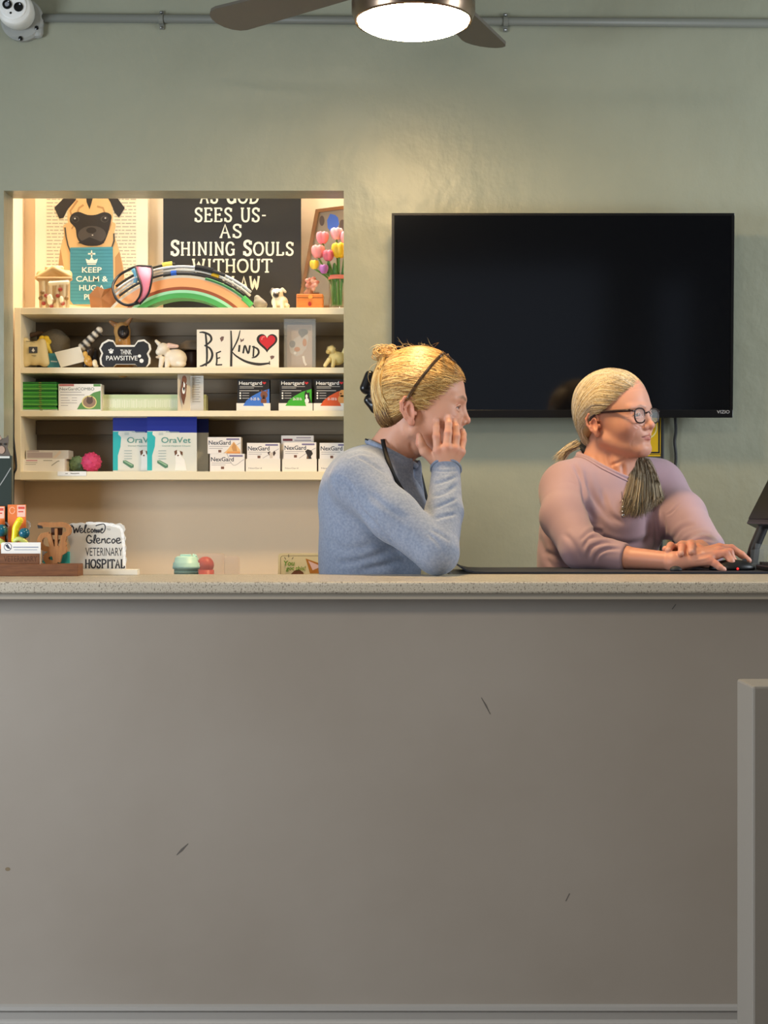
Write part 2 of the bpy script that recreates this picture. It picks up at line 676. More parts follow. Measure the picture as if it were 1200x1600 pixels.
# worktop
TOP = mat('speckled_stone', (176, 168, 152), 0.32, spec=0.5)
nt = TOP.node_tree
bs = nt.nodes['Principled BSDF']
tc = nt.nodes.new('ShaderNodeTexCoord')
col = None
prev = None
for sc, lo, hi, c in ((260, 0.60, 0.68, (122, 112, 98)), (420, 0.62, 0.70, (92, 82, 72)), (330, 0.64, 0.72, (206, 200, 186))):
    n = nt.nodes.new('ShaderNodeTexNoise')
    n.inputs['Scale'].default_value = sc
    n.inputs['Detail'].default_value = 1
    nt.links.new(tc.outputs['Object'], n.inputs['Vector'])
    r = nt.nodes.new('ShaderNodeMapRange')
    r.inputs[1].default_value = lo
    r.inputs[2].default_value = hi
    nt.links.new(n.outputs['Fac'], r.inputs[0])
    mx = nt.nodes.new('ShaderNodeMix')
    mx.data_type = 'RGBA'
    nt.links.new(r.outputs[0], mx.inputs['Factor'])
    if prev is None:
        mx.inputs['A'].default_value = lin((182, 172, 154))
    else:
        nt.links.new(prev, mx.inputs['A'])
    mx.inputs['B'].default_value = lin(c)
    prev = mx.outputs['Result']
nt.links.new(prev, bs.inputs['Base Color'])
CTZ = 0.944
ct = box_obj('countertop', -2.99, 2.99, 3.0, 3.36, 0.9205, CTZ, TOP, bev=0.0055, seg=3)
tag(ct, 'long speckled beige stone countertop on the taupe counter wall', 'countertop')
box_obj('edge_strip', -2.99, 2.99, 3.012, 3.3, 0.909, 0.9206, mat('counter_strip', (160, 150, 134), 0.5), ct)

# ------------------------------------------------------------------ television
BLACK = mat('black_plastic', (14, 14, 16), 0.35)
SCREEN = mat('screen_glass', (5, 6, 10), 0.10, spec=0.85)
tvx0, tvx1 = at(612, 0, 4.2).x, at(1145, 0, 4.2).x
tvz0, tvz1 = at(0, 652.5, 4.2).z, at(0, 335, 4.2).z
tvc = ((tvx0 + tvx1) / 2, 4.2, tvz0)
tv = thing('television', 'large black flat television mounted on the sage wall', 'television', tvc)
w2, hh = (tvx1 - tvx0) / 2, tvz1 - tvz0
box_obj('housing', -w2, w2, 0.004, 0.030, 0, hh, BLACK, tv, 0.003)
box_obj('rear_shell', -w2 * 0.8, w2 * 0.8, 0.030, 0.062, 0.04, hh * 0.8, BLACK, tv, 0.01)
box_obj('screen', -w2 + 0.007, w2 - 0.007, 0.0015, 0.006, 0.021, hh - 0.007, SCREEN, tv)
bm = bmesh.new()
b_box(bm, -w2, w2, 0, 0.006, 0, 0.021, 0.001)
b_box(bm, -w2, w2, 0, 0.006, hh - 0.007, hh, 0.001)
b_box(bm, -w2, -w2 + 0.007, 0, 0.006, 0.021, hh - 0.007)
b_box(bm, w2 - 0.007, w2, 0, 0.006, 0.021, hh - 0.007)
from_bm('bezel', bm, mat('bezel_black', (10, 10, 12), 0.28), tv)
text('logo', 'VIZIO', 1130, 643.5, 5.0, 4.2, mat('logo_grey', (150, 152, 156), 0.5), tv, tvc, width=20, bold=0.008)
box_obj('wall_bracket', -0.2, 0.2, 0.06, 0.10, 0.10, 0.40, BLACK, tv)
tv.rotation_euler = (math.radians(2.2), 0, 0)

CORD = mat('black_cord', (16, 16, 17), 0.5)


def cord(pts, r, label):
    bm = bmesh.new()
    b_tube(bm, smooth_path([at(*p) for p in pts], 5), r, 8)
    return tag(from_bm('power_cord', bm, CORD, smooth=True), label, 'cord', 'black cords on the back wall')


cord([(1034, 640, 4.285), (1035, 670, 4.293), (1035, 720, 4.293), (1034, 800, 4.293), (1032, 905, 4.293)], 0.0042,
     'black cord running down the right edge of the yellow notice')
cord([(1054, 640, 4.285), (1056, 672, 4.293), (1054, 690, 4.293), (1056, 715, 4.293), (1053, 760, 4.293), (1052, 905, 4.293)], 0.0042,
     'wavy black cord hanging from the television, right of the yellow notice')
YEL = mat('yellow_card', (226, 178, 10), 0.5)
nx0, nx1 = at(984, 0, 4.295).x, at(1032, 0, 4.295).x
no = (0.5 * (nx0 + nx1), 4.295, at(0, 713, 4.295).z)
notice = box_obj('notice', nx0, nx1, 4.292, 4.2995, at(0, 713, 4.295).z, at(0, 650, 4.295).z, YEL, off=no)
notice.location = no
tag(notice, 'yellow notice card on the wall behind the older woman\'s face', 'notice')
BLK = mat('ink_black', (18, 17, 16), 0.6)
WHT = mat('ink_white', (240, 238, 232), 0.6)
flat('border', [rect(986, 706, 1031, 708.5), rect(1028.5, 652, 1031, 707), rect(984, 709.5, 1032, 710.5)], 4.292, BLK, notice, no)
c_ = ell(1010, 668, 16, 17, 30)
flat('printed_ring', ribbon(c_ + c_[:2], 2.0), 4.292, mat('ring_cream', (240, 226, 150), 0.6), notice, no)

# ------------------------------------------------------------------ conduit, camera, fan
GAL = mat('painted_pipe', (116, 117, 108), 0.5)
bm = bmesh.new()
b_tube(bm, [at(56, 28, 4.287), at(1260, 37, 4.287)], 0.0118, 14)
tag(from_bm('conduit', bm, GAL, smooth=True), 'thin painted conduit pipe running along the top of the sage wall', 'pipe')
for k, (px, lab) in enumerate([(252, 'conduit strap on the pipe at upper left between camera and ceiling fan'),
                               (790, 'conduit strap on the pipe just right of the ceiling fan light')]):
    py = 28 + (px + 40) * 9 / 1300
    c = at(px, py, 4.287)
    bm = bmesh.new()
    b_tube(bm, [c + Vector((-0.006, 0, 0)), c + Vector((0.006, 0, 0))], 0.0142, 14)
    b_box(bm, c.x - 0.006, c.x + 0.006, 4.294, 4.2995, c.z - 0.026, c.z + 0.026, 0.001)
    s = from_bm('conduit_strap', bm, GAL)
    for dz in (0.021, -0.021):
        bm = bmesh.new()
        b_sphere(bm, (c.x, 4.2935, c.z + dz), 0.004, 8)
        from_bm('screw', bm, mat('steel', (150, 150, 148), 0.35, 1.0), s)
    tag(s, lab, 'pipe strap', 'conduit straps')

WPL = mat('white_plastic', (214, 212, 204), 0.4)
cc = at(24, 15, 4.22)
sc_ = thing('security_camera', 'white round security camera with two lenses high on the left wall', 'camera', cc)
bm = bmesh.new()
b_lathe(bm, [(0.058, -0.079), (0.060, -0.060), (0.054, -0.052)], 32, (0.004, 0, -0.008), 'y')
b_box(bm, -0.02, 0.062, 0.054, 0.079, -0.058, 0.0, 0.012)
from_bm('mount', bm, mat('grey_mount', (150, 151, 145), 0.5), sc_)
bm = bmesh.new()
b_lathe(bm, [(0.032, -0.058), (0.045, -0.040), (0.0495, -0.01), (0.0485, 0.008), (0.0455, 0.018), (0.043, 0.020)], 40, (0, 0, 0), 'y')
from_bm('shell', bm, WPL, sc_, True)
bm = bmesh.new()
b_lathe(bm, [(0.0365, 0.018), (0.0365, 0.0225), (0.034, 0.024)], 40, (-0.001, 0, 0.003), 'y')
from_bm('face_plate', bm, mat('camera_face', (228, 227, 222), 0.35), sc_)
LENS = mat('lens_black', (10, 10, 12), 0.15)
for k, (dx, dz) in enumerate([(-0.0165, 0.006), (0.0145, -0.001)]):
    bm = bmesh.new()
    b_lathe(bm, [(0.0128, 0.022), (0.0128, 0.027), (0.010, 0.0275), (0.007, 0.026)], 24, (dx, 0, dz), 'y')
    le = from_bm('lens', bm, LENS, sc_)
    if k == 0:
        bm = bmesh.new()
        b_lathe(bm, [(0.0062, 0.026), (0.0058, 0.0285), (0.0035, 0.0285)], 20, (dx, 0, dz), 'y')
        from_bm('glass', bm, mat('lens_grey', (140, 142, 150), 0.2), le)
bm = bmesh.new()
b_lathe(bm, [(0.003, 0.023), (0.003, 0.0255)], 12, (-0.007, 0, -0.017), 'y')
from_bm('sensor', bm, LENS, sc_)
for dx, dz in ((0.047, -0.034), (0.002, -0.063)):
    bm = bmesh.new()
    b_lathe(bm, [(0.0055, -0.058), (0.0055, -0.049), (0.003, -0.048)], 14, (dx, 0, dz), 'y')
    from_bm('screw', bm, LENS, sc_)

FX, FY = at(646, 0, 3.5).x, 3.5
fan = thing('ceiling_fan', 'ceiling fan with dark blades and a glowing glass bowl light', 'ceiling fan', (FX, FY, 2.62))
NICK = mat('brushed_nickel', (150, 128, 108), 0.28, 1.0)
bm = bmesh.new()
b_lathe(bm, [(0.07, 0), (0.07, -0.02), (0.055, -0.05), (0.016, -0.06), (0.016, -0.19)], 32)
from_bm('downrod', bm, NICK, fan, True)
bm = bmesh.new()
b_lathe(bm, [(0.03, -0.18), (0.10, -0.20), (0.125, -0.24), (0.125, -0.30), (0.10, -0.34), (0.06, -0.36)], 36)
from_bm('motor_housing', bm, NICK, fan, True)
zr = at(0, 33, 3.5).z - 2.62
bm = bmesh.new()
b_lathe(bm, [(0.05, -0.345), (0.128, zr + 0.055), (0.141, zr + 0.045), (0.141, zr + 0.020), (0.1345, zr + 0.002), (0.1325, zr - 0.003), (0.128, zr + 0.002)], 48)
lk = from_bm('light_ring', bm, NICK, fan, True)
GLOW = mat('lit_glass', (255, 240, 210), 0.3, emit=((255, 216, 156), 118.0))
bm = bmesh.new()
b_lathe(bm, [(0.1295, zr + 0.004), (0.126, zr - 0.004), (0.112, zr - 0.012), (0.085, zr - 0.021), (0.05, zr - 0.027), (0.004, zr - 0.030)], 32)
from_bm('glass_bowl', bm, GLOW, fan, True)
BLADE = mat('blade_wood', (92, 86, 76), 0.55)
for k in range(5):
    a = math.radians(70 + 72 * k)
    pts = []
    for t in range(0, 9):
        pts.append((0.17 + 0.40 * t / 8, -0.045 - 0.015 * t / 8))
    for t in range(0, 9):
        q = -PI / 2 + PI * t / 8
        pts.append((0.57 + 0.05 * math.cos(q), 0.06 * math.sin(q)))
    for t in range(8, -1, -1):
        pts.append((0.17 + 0.40 * t / 8, 0.045 + 0.015 * t / 8))
    bm = bmesh.new()
    vb = [bm.verts.new((x, y, -0.004)) for x, y in pts]
    vt = [bm.verts.new((x, y, 0.004)) for x, y in pts]
    bm.faces.new(vb[::-1])
    bm.faces.new(vt)
    for i in range(len(pts)):
        j = (i + 1) % len(pts)
        bm.faces.new((vb[i], vb[j], vt[j], vt[i]))
    bmesh.ops.remove_doubles(bm, verts=bm.verts, dist=1e-5)
    R_ = Matrix.Translation((0, 0, -0.302)) @ Matrix.Rotation(a, 4, 'Z') @ Matrix.Rotation(math.radians(11), 4, 'X')
    bm.transform(R_)
    bd = from_bm('blade', bm, BLADE, fan)
    bm = bmesh.new()
    b_box(bm, 0.10, 0.24, -0.018, 0.018, 0.003, 0.010, 0.002)
    bm.transform(R_)
    from_bm('blade_iron', bm, NICK, bd)

# ================================================================== THE PEOPLE
def sdf_eval(prims, P):
    P = np.asarray(P, float)
    X, Y, Z = P[..., 0], P[..., 1], P[..., 2]
    D = np.full(X.shape, 0.5)
    for p in prims:
        d = p.f(X, Y, Z)
        if p.op == '+':
            h = np.maximum(p.k - np.abs(D - d), 0)
            D = np.minimum(D, d) - h * h * (0.25 / max(p.k, 1e-9))
        else:
            ins = np.all((P >= p.lo - p.k) & (P <= p.hi + p.k), -1)
            h = np.maximum(p.k - np.abs(D + d), 0)
            D = np.where(ins, np.maximum(D, -d) + h * h * (0.25 / max(p.k, 1e-9)), D)
    return D


def sdf_grad(prims, P, e=0.0008):
    g = np.zeros_like(P)
    for ax in range(3):
        o = np.zeros(3)
        o[ax] = e
        g[..., ax] = sdf_eval(prims, P + o) - sdf_eval(prims, P - o)
    n = np.linalg.norm(g, axis=-1, keepdims=True)
    return g / np.maximum(n, 1e-9)


def project(prims, P, off=0.0, it=5):
    for _ in range(it):
        d = sdf_eval(prims, P) - off
        P = P - np.clip(d, -0.02, 0.02)[..., None] * sdf_grad(prims, P)
    return P


def ray_hit(prims, px, py, d0, d1, off=0.0, default=None):
    ds = np.linspace(d0, d1, 700)
    P = np.stack([(px - 600) / F * ds, ds, CZ - (py - 800) / F * ds], 1)
    v = sdf_eval(prims, P) - off
    i = np.argmax(v < 0)
    if v[i] >= 0:
        return np.array(at(px, py, default if default else d1))
    return P[i]


def vnormals(V, Fc):
    n = np.cross(V[Fc[:, 2]] - V[Fc[:, 0]], V[Fc[:, 3]] - V[Fc[:, 1]])
    out = np.zeros_like(V)
    for c in range(4):
        for ax in range(3):
            out[:, ax] += np.bincount(Fc[:, c], n[:, ax], len(V))
    return out / np.maximum(np.linalg.norm(out, axis=1, keepdims=True), 1e-12)


def creases(V, Fc, lines, side=-1):
    """press cloth folds or skin creases in along the normal: lines = [(px points, width px, height m, dmin, dmax)]"""
    N = vnormals(V, Fc)
    px = 600 + F * V[:, 0] / V[:, 1]
    py = 800 - F * (V[:, 2] - CZ) / V[:, 1]
    face = np.clip(-N[:, 1] * 1.6 + 0.5, 0, 1)
    disp = np.zeros(len(V))
    for ln in lines:
        pts, w, h = ln[0], ln[1], ln[2]
        lo, hi = (ln[3], ln[4]) if len(ln) > 3 else (0, 9)
        q = np.array(smooth_path(pts, 6) if len(pts) > 2 else pts, float)
        best = np.full(len(V), 1e9)
        tt = np.zeros(len(V))
        for i in range(len(q) - 1):
            a, b = q[i], q[i + 1]
            d = b - a
            L = max(d @ d, 1e-9)
            t = np.clip(((px - a[0]) * d[0] + (py - a[1]) * d[1]) / L, 0, 1)
            r = np.hypot(px - a[0] - t * d[0], py - a[1] - t * d[1])
            m = r < best
            best = np.where(m, r, best)
            tt = np.where(m, (i + t) / (len(q) - 1), tt)
        fade = np.clip(np.minimum(tt, 1 - tt) * 5, 0.0, 1)
        fade = np.where((V[:, 1] > lo) & (V[:, 1] < hi), fade, 0)
        # a valley with a soft lip on either side
        g = np.exp(-(best / w) ** 2)
        lip = np.exp(-((best - 1.9 * w) / (1.2 * w)) ** 2) * 0.45
        disp += h * (lip - g) * fade
    return V + N * (disp * face)[:, None]


class Frame:
    def __init__(s, o, R, sc):
        s.o, s.R, s.s = np.array(o, float), np.array(R, float), sc

    def T(s, p):
        return s.o + s.s * (s.R @ np.array(p, float))

    def inv(s, V):
        return (V - s.o) @ s.R / s.s

    def c(s, p0, p1, r0, r1=None, k=0.01, op='+', col=None):
        return cap(s.T(p0), s.T(p1), r0 * s.s, (r0 if r1 is None else r1) * s.s, k * s.s, op, col)

    def e(s, c, r, k=0.01, op='+', col=None, rot=None):
        return elp(s.T(c), np.array(r) * s.s, s.R if rot is None else s.R @ rot, k * s.s, op, col)

    def cut(s, p, n, k=0.004, lo=(-0.2, -0.2, -0.2), hi=(0.2, 0.2, 0.3)):
        cs = np.array([s.T((x, y, z)) for x in (lo[0], hi[0]) for y in (lo[1], hi[1]) for z in (lo[2], hi[2])])
        return halfspace(cs.min(0), cs.max(0), s.T(p), s.R @ np.array(n, float), k)


def rot3(ax, deg):
    return np.array(Matrix.Rotation(math.radians(deg), 3, ax))


def head_prims(H, jowl=0.0, jaw=.017, low=.047):
    P = []
    P += [H.e((.010, 0, .060), (.099, .074, .086), .02),
          H.e((.045, 0, .012), (.064, .063, .076), .03),
          H.e((.052, 0, -.038), (.047, low + jowl * .4, .050), .022),
          H.e((.088, 0, -.0735), (.0165, .019, .0155), .016)]
    for s in (-1, 1):
        P += [H.c((.000, s * .049, -.036), (.080, s * .015, -.076 - jowl * .3), jaw + jowl * .3, .0125 + jowl, .022),
              H.e((.064, s * .0395, -.012), (.030, .022, .025), .022),
              H.c((.1055, s * .010, .0335), (.088, s * .045, .0345), .0080, .0068, .013)]
    for s in (-1, 1):
        P += [H.e((.1115, s * .0315, .0140), (.0175, .0195, .0125), .013, '-')]
    P += [H.e((.086, 0, -.040), (.0205, .027, .021), .013)]
    # nose
    P += [H.c((.1040, 0, .024), (.1150, 0, -.0105), .0058, .0080, .009),
          H.e((.1158, 0, -.0150), (.0090, .0085, .0078), .006)]
    for s in (-1, 1):
        P += [H.e((.1065, s * .0112, -.0190), (.0088, .0058, .0066), .005)]
    for s in (-1, 1):
        P += [H.e((.1135, s * .0060, -.0245), (.0042, .0026, .0030), .002, '-')]
    # lips
    for s in (-1, 1):
        P += [H.c((.1050, s * .004, -.0380), (.0930, s * .0235, -.0436), .0044, .0018, .004),
              H.c((.1040, 0, -.0496), (.0930, s * .0215, -.0452), .0054, .0022, .004)]
    for s in (-1, 1):
        P += [H.c((.1105, 0, -.0436), (.0985, s * .0215, -.0446), .0019, .0010, .003, '-')]
    P += [H.e((.1085, 0, -.0608), (.0058, .017, .0048), .008, '-')]
    # eyes
    for s in (-1, 1):
        P += [H.e((.0870, s * .0315, .0132), (.0124, .0124, .0124), .0015)]
        up = [(.0975, .0165, .0118), (.1008, .0240, .0178), (.1010, .0315, .0196), (.0975, .0390, .0178), (.0905, .0450, .0122)]
        dn = [(.0975, .0165, .0112), (.0998, .0250, .0074), (.0995, .0325, .0066), (.0958, .0400, .0082), (.0905, .0450, .0118)]
        for arc, r in ((up, .0030), (dn, .0024)):
            for a, b in zip(arc[:-1], arc[1:]):
                P.append(H.c((a[0], s * a[1], a[2]), (b[0], s * b[1], b[2]), r, r, .0022))
    # ears
    for s in (-1, 1):
        r = rot3('Z', s * 24) @ rot3('Y', -14)
        P += [H.e((-.012, s * .0720, .006), (.0165, .0062, .0300), .006, '+', rot=r)]
        P += [H.e((-.0060, s * .0795, .004), (.0088, .0062, .0150), .004, '-', rot=r)]
        rim = [(.004, .070, .014), (.003, .073, .026), (-.006, .077, .035), (-.018, .0805, .034), (-.027, .0815, .022), (-.0265, .080, .006), (-.018, .0765, -.010), (-.006, .0725, -.020)]
        for a, b in zip(rim[:-1], rim[1:]):
            P.append(H.c((a[0], s * a[1], a[2]), (b[0], s * b[1], b[2]), .0034, .0034, .003))
        inner = [(-.008, .0765, .022), (-.018, .0785, .012), (-.017, .0775, .000), (-.008, .0745, -.010)]
        for a, b in zip(inner[:-1], inner[1:]):
            P.append(H.c((a[0], s * a[1], a[2]), (b[0], s * b[1], b[2]), .0024, .0024, .003))
        P += [H.e((-.004, s * .0715, -.0215), (.0075, .0048, .0085), .005),
              H.e((.0035, s * .0700, -.001), (.0042, .0045, .0060), .003)]
    return P


def paint_face(H, V, C, lip, brow, iris, brow_w=1.0):
    L = H.inv(V)
    x, y, z = L[:, 0], L[:, 1], np.abs(L[:, 1])
    ay = z
    zz = L[:, 2]

    def blend(mask, col):
        c = np.array(lin(col)[:3])
        m = np.clip(mask, 0, 1)[:, None]
        C[:] = C * (1 - m) + c * m

    def seg(pts):
        best = np.full(len(V), 9.0)
        Q = np.stack([x, ay, zz], 1)
        for a, b in zip(pts[:-1], pts[1:]):
            a, b = np.array(a), np.array(b)
            d = b - a
            t = np.clip(((Q - a) @ d) / (d @ d), 0, 1)
            best = np.minimum(best, np.linalg.norm(Q - a - t[:, None] * d, axis=1))
        return best
    near = (x > .05) & (zz < .13) & (zz > -.12)
    # ruddier cheeks, nose and ears: the colour of the skin itself
    blend(np.exp(-((x - .078) ** 2 + (ay - .042) ** 2 + (zz + .014) ** 2) / .022 ** 2) * .38, (196, 112, 92))
    blend(np.exp(-((x - .122) ** 2 + (ay / 1.3) ** 2 + (zz + .016) ** 2) / .012 ** 2) * .35, (200, 118, 100))
    blend(((ay > .069) & (x < .012) & (x > -.04)) * .28, (200, 108, 88))
    d = seg([(.1065, .0, -.0385), (.100, .012, -.0402), (.0935, .0225, -.0437)])
    d2 = seg([(.1070, .0, -.0500), (.101, .011, -.0488), (.0935, .0205, -.0452)])
    blend(np.clip((.0052 - np.minimum(d, d2 - .0004)) / .0014, 0, 1) * .85, lip)
    d = seg([(.112, .0, -.0436), (.105, .012, -.0442), (.0975, .0220, -.0446)])
    blend(np.clip((.0024 - d) / .0012, 0, 1) * near * .7, (110, 52, 48))
    d = seg([(.113, .012, .0325), (.108, .026, .0375), (.094, .045, .0350)])
    blend(np.clip((.0052 * brow_w - d) / .0022, 0, 1) * near * .72, brow)
    # eyes
    ed = np.abs(np.sqrt((x - .087) ** 2 + (ay - .0315) ** 2 + (zz - .0132) ** 2) - .0124)
    up = seg([(.0975, .0165, .0118), (.1008, .0240, .0178), (.1010, .0315, .0196), (.0975, .0390, .0178), (.0905, .0450, .0122)])
    dn = seg([(.0975, .0165, .0112), (.0998, .0250, .0074), (.0995, .0325, .0066), (.0958, .0400, .0082), (.0905, .0450, .0118)])
    eye = (ed < .0009) & (up > .0028) & (dn > .0022) & (zz < .0205) & (zz > .005) & (x > .085)
    blend(eye * 1.0, (222, 212, 206))
    ir = np.sqrt((ay - .0315) ** 2 + (zz - .0132) ** 2)
    blend(eye * np.clip((.0064 - ir) / .0008, 0, 1), iris)
    blend(eye * np.clip((.0032 - ir) / .0008, 0, 1), (16, 14, 14))
    lash = seg([(.0990, .0180, .0112), (.1030, .0240, .0158), (.1035, .0315, .0172), (.0995, .0395, .0155), (.0915, .0465, .0108)])
    blend(np.clip((.0020 - lash) / .0010, 0, 1) * .8, (52, 34, 28))
    return C


SKIN_A = mat('skin_tan', (205, 152, 126), 0.48, spec=0.38, vcol=True, sss=0.15, bump=(900, 0.05, 2, None, 0.0006))
SKIN_B = mat('skin_rosy', (214, 165, 145), 0.44, spec=0.42, vcol=True, sss=0.15, bump=(700, 0.10, 3, None, 0.0007))
HAIR = mat('hair', (180, 140, 80), 0.42, spec=0.45, vcol=True)


def finger(pts, r, k=0.004, col=None):
    """pts: knuckle to tip; r per joint"""
    return [cap(pts[i], pts[i + 1], r[i], r[i + 1], k, '+', col) for i in range(len(pts) - 1)]


def A3(*p):
    return np.array(at(*p))


def strand_mesh(name, paths, rads, cols, parent, org=(0, 0, 0), n=3):
    """paths (S, K, 3): one tapered lock per row"""
    S, K, _ = paths.shape
    tan = np.gradient(paths, axis=1)
    tan /= np.maximum(np.linalg.norm(tan, axis=2, keepdims=True), 1e-9)
    ref = np.where(np.abs(tan[..., 2:3]) > .9, np.array([1., 0, 0]), np.array([0, 0, 1.]))
    u = np.cross(tan, ref)
    u /= np.maximum(np.linalg.norm(u, axis=2, keepdims=True), 1e-9)
    v = np.cross(tan, u)
    t = np.linspace(0, 1, K)
    prof = np.clip(np.minimum(t * 6 + .25, (1 - t) * 2.6 + .10), 0, 1)
    R = rads[:, None] * prof[None, :]
    ang = np.arange(n) * 2 * PI / n
    V = (paths[:, :, None, :] + R[:, :, None, None] * (np.cos(ang)[None, None, :, None] * u[:, :, None, :] + np.sin(ang)[None, None, :, None] * v[:, :, None, :]))
    idx = np.arange(S * K * n).reshape(S, K, n)
    a = idx[:, :-1, :]
    b = np.roll(idx, -1, 2)[:, :-1, :]
    c = np.roll(idx, -1, 2)[:, 1:, :]
    d = idx[:, 1:, :]
    Fc = np.stack([a, b, c, d], -1).reshape(-1, 4)
    C = np.repeat(cols, K * n, 0)
    return V.reshape(-1, 3), Fc, C


def hair_cols(k, palette, weights):
    p = np.array([lin(c)[:3] for c in palette])
    i = RNG.choice(len(palette), k, p=np.array(weights) / sum(weights))
    return p[i] * RNG.uniform(0.85, 1.12, (k, 1))


def torus_ring(c, u, v, ru, rv, r, n=48, m=8, flat_=1.0):
    t = np.linspace(0, 2 * PI, n, endpoint=False)
    return [tuple(np.array(c) + np.array(u) * ru * math.cos(a) + np.array(v) * rv * math.sin(a)) for a in t]


def ribbon3(name, pts, nrm, w, th, m, parent, org):
    """flat strap along 3-D points with surface normals"""
    pts = np.array(pts)
    nrm = np.array(nrm)
    tan = np.gradient(pts, axis=0)
    tan /= np.linalg.norm(tan, axis=1, keepdims=True)
    sd = np.cross(tan, nrm)
    sd /= np.maximum(np.linalg.norm(sd, axis=1, keepdims=True), 1e-9)
    V = np.concatenate([pts + sd * w / 2, pts - sd * w / 2, pts - sd * w / 2 - nrm * th, pts + sd * w / 2 - nrm * th])
    k = len(pts)
    Fc = []
    for i in range(k - 1):
        for a in range(4):
            b = (a + 1) % 4
            Fc.append((a * k + i, b * k + i, b * k + i + 1, a * k + i + 1))
    return mesh_np(name, V, np.array(Fc), m, parent, None, True, org)


def stool(loc, h, label):
    t = thing('swivel_stool', label, 'stool', loc, 'stools behind the counter')
    G = mat('stool_black', (28, 28, 30), 0.6)
    bm = bmesh.new()
    b_lathe(bm, [(0.02, h - 0.07), (0.17, h - 0.065), (0.185, h - 0.03), (0.17, h - 0.004), (0.10, h)], 32)
    from_bm('seat', bm, G, t, True)
    bm = bmesh.new()
    b_lathe(bm, [(0.03, 0.06), (0.03, h - 0.065)], 16)
    from_bm('column', bm, mat('steel', (150, 150, 148), 0.35, 1.0), t, True)
    bm = bmesh.new()
    b_lathe(bm, [(0.19, 0.0), (0.19, 0.02), (0.05, 0.06), (0.03, 0.062)], 32)
    from_bm('base', bm, G, t, True)
    return t


# ------------------------------------------------------------------ the younger woman, leaning on her hand
O1 = A3(580, 985, 3.56)
O1[2] = 0.0
P1 = thing('person', 'woman in a heather blue sweater leaning her cheek on her hand, elbow on the counter', 'person', O1)
H1 = Frame(A3(650, 648, 3.52), rot3('Z', -6), 1.0)


def arm_near1(e):
    sh, el, wr = A3(560, 752, 3.41), A3(683, 864, 3.285), A3(697, 734, 3.455)
    return [cap(sh, A3(615, 806, 3.345), .053 + e, .048 + e, .03), cap(A3(615, 806, 3.345), el, .049 + e, .041 + e, .02),
            cap(el, A3(694, 800, 3.37), .040 + e, .036 + e, .012), cap(A3(694, 800, 3.37), wr, .036 + e, .027 + e, .012)]


def arm_far1(e):
    sh, el, ha = A3(578, 752, 3.70), A3(622, 915, 3.745), A3(690, 990, 3.66)
    return [cap(sh, el, .055 + e, .043 + e, .03), cap(el, ha, .042 + e, .030 + e, .02)]


def torso1(e):
    P = [elp(A3(578, 806, 3.555), np.array((.110, .150, .150)) + e, k=.03),
         elp(A3(563, 766, 3.555), np.array((.080, .140, .086)) + e, rot3('Y', 25), k=.04),
         cap(A3(563, 752, 3.435), A3(576, 750, 3.68), .052 + e, k=.03),
         cap(A3(612, 735, 3.548), A3(600, 800, 3.555), .064 + e, .095 + e, .03),
         cap(A3(604, 738, 3.55), A3(564, 748, 3.45), .042 + e, .048 + e, .03),
         cap(A3(604, 738, 3.55), A3(574, 748, 3.66), .042 + e, .048 + e, .03),
         elp(A3(638, 816, 3.485), np.array((.050, .060, .062)) + e, k=.03),
         elp(A3(640, 816, 3.625), np.array((.050, .060, .062)) + e, k=.03),
         elp(A3(578, 890, 3.56), np.array((.112, .145, .130)) + e, k=.05)]
    return P



def lower1(e):
    hip = A3(575, 985, 3.56)
    P = [elp(hip, np.array((.135, .175, .115)) + e, k=.05)]
    for y, ky in ((3.48, 3.47), (3.64, 3.60)):
        P += [cap((hip[0] + .03, y, .765), (.36, ky, .66), .080 + e, .058 + e, .03), cap((.36, ky, .66), (.25, ky, .20), .056 + e, .040 + e, .02)]
    return P


hand1 = []
W1 = A3(697, 732, 3.455)
mcp = [A3(684, 704, 3.434), A3(698, 700, 3.429), A3(711, 702, 3.437), A3(720, 706, 3.452)]
pip = [A3(682, 682, 3.434), A3(700, 677, 3.434), A3(713, 682, 3.443), A3(723.5, 688, 3.466)]
dip = [A3(682, 668, 3.440), A3(701, 662, 3.441), A3(712.5, 668, 3.450), A3(724, 679, 3.473)]
tip = [A3(683, 658, 3.4490), A3(700, 651, 3.452), A3(710, 659, 3.461), A3(723, 673, 3.483)]
for i in range(4):
    hand1 += [cap(W1, mcp[i], .0155, .0115, .012)]
for i in range(4):
    hand1 += finger([mcp[i], pip[i], dip[i], tip[i]], [.0098, .0090, .0080, .0070] if i < 3 else [.0088, .0080, .0072, .0062], .0035)
hand1 += [elp(A3(699, 717, 3.470), (.024, .020, .018), k=.015)]
hand1 += finger([A3(680, 719, 3.455), A3(664, 705, 3.449), A3(657, 692, 3.444), A3(655, 681, 3.444)], [.0145, .0112, .0092, .0072], .008)

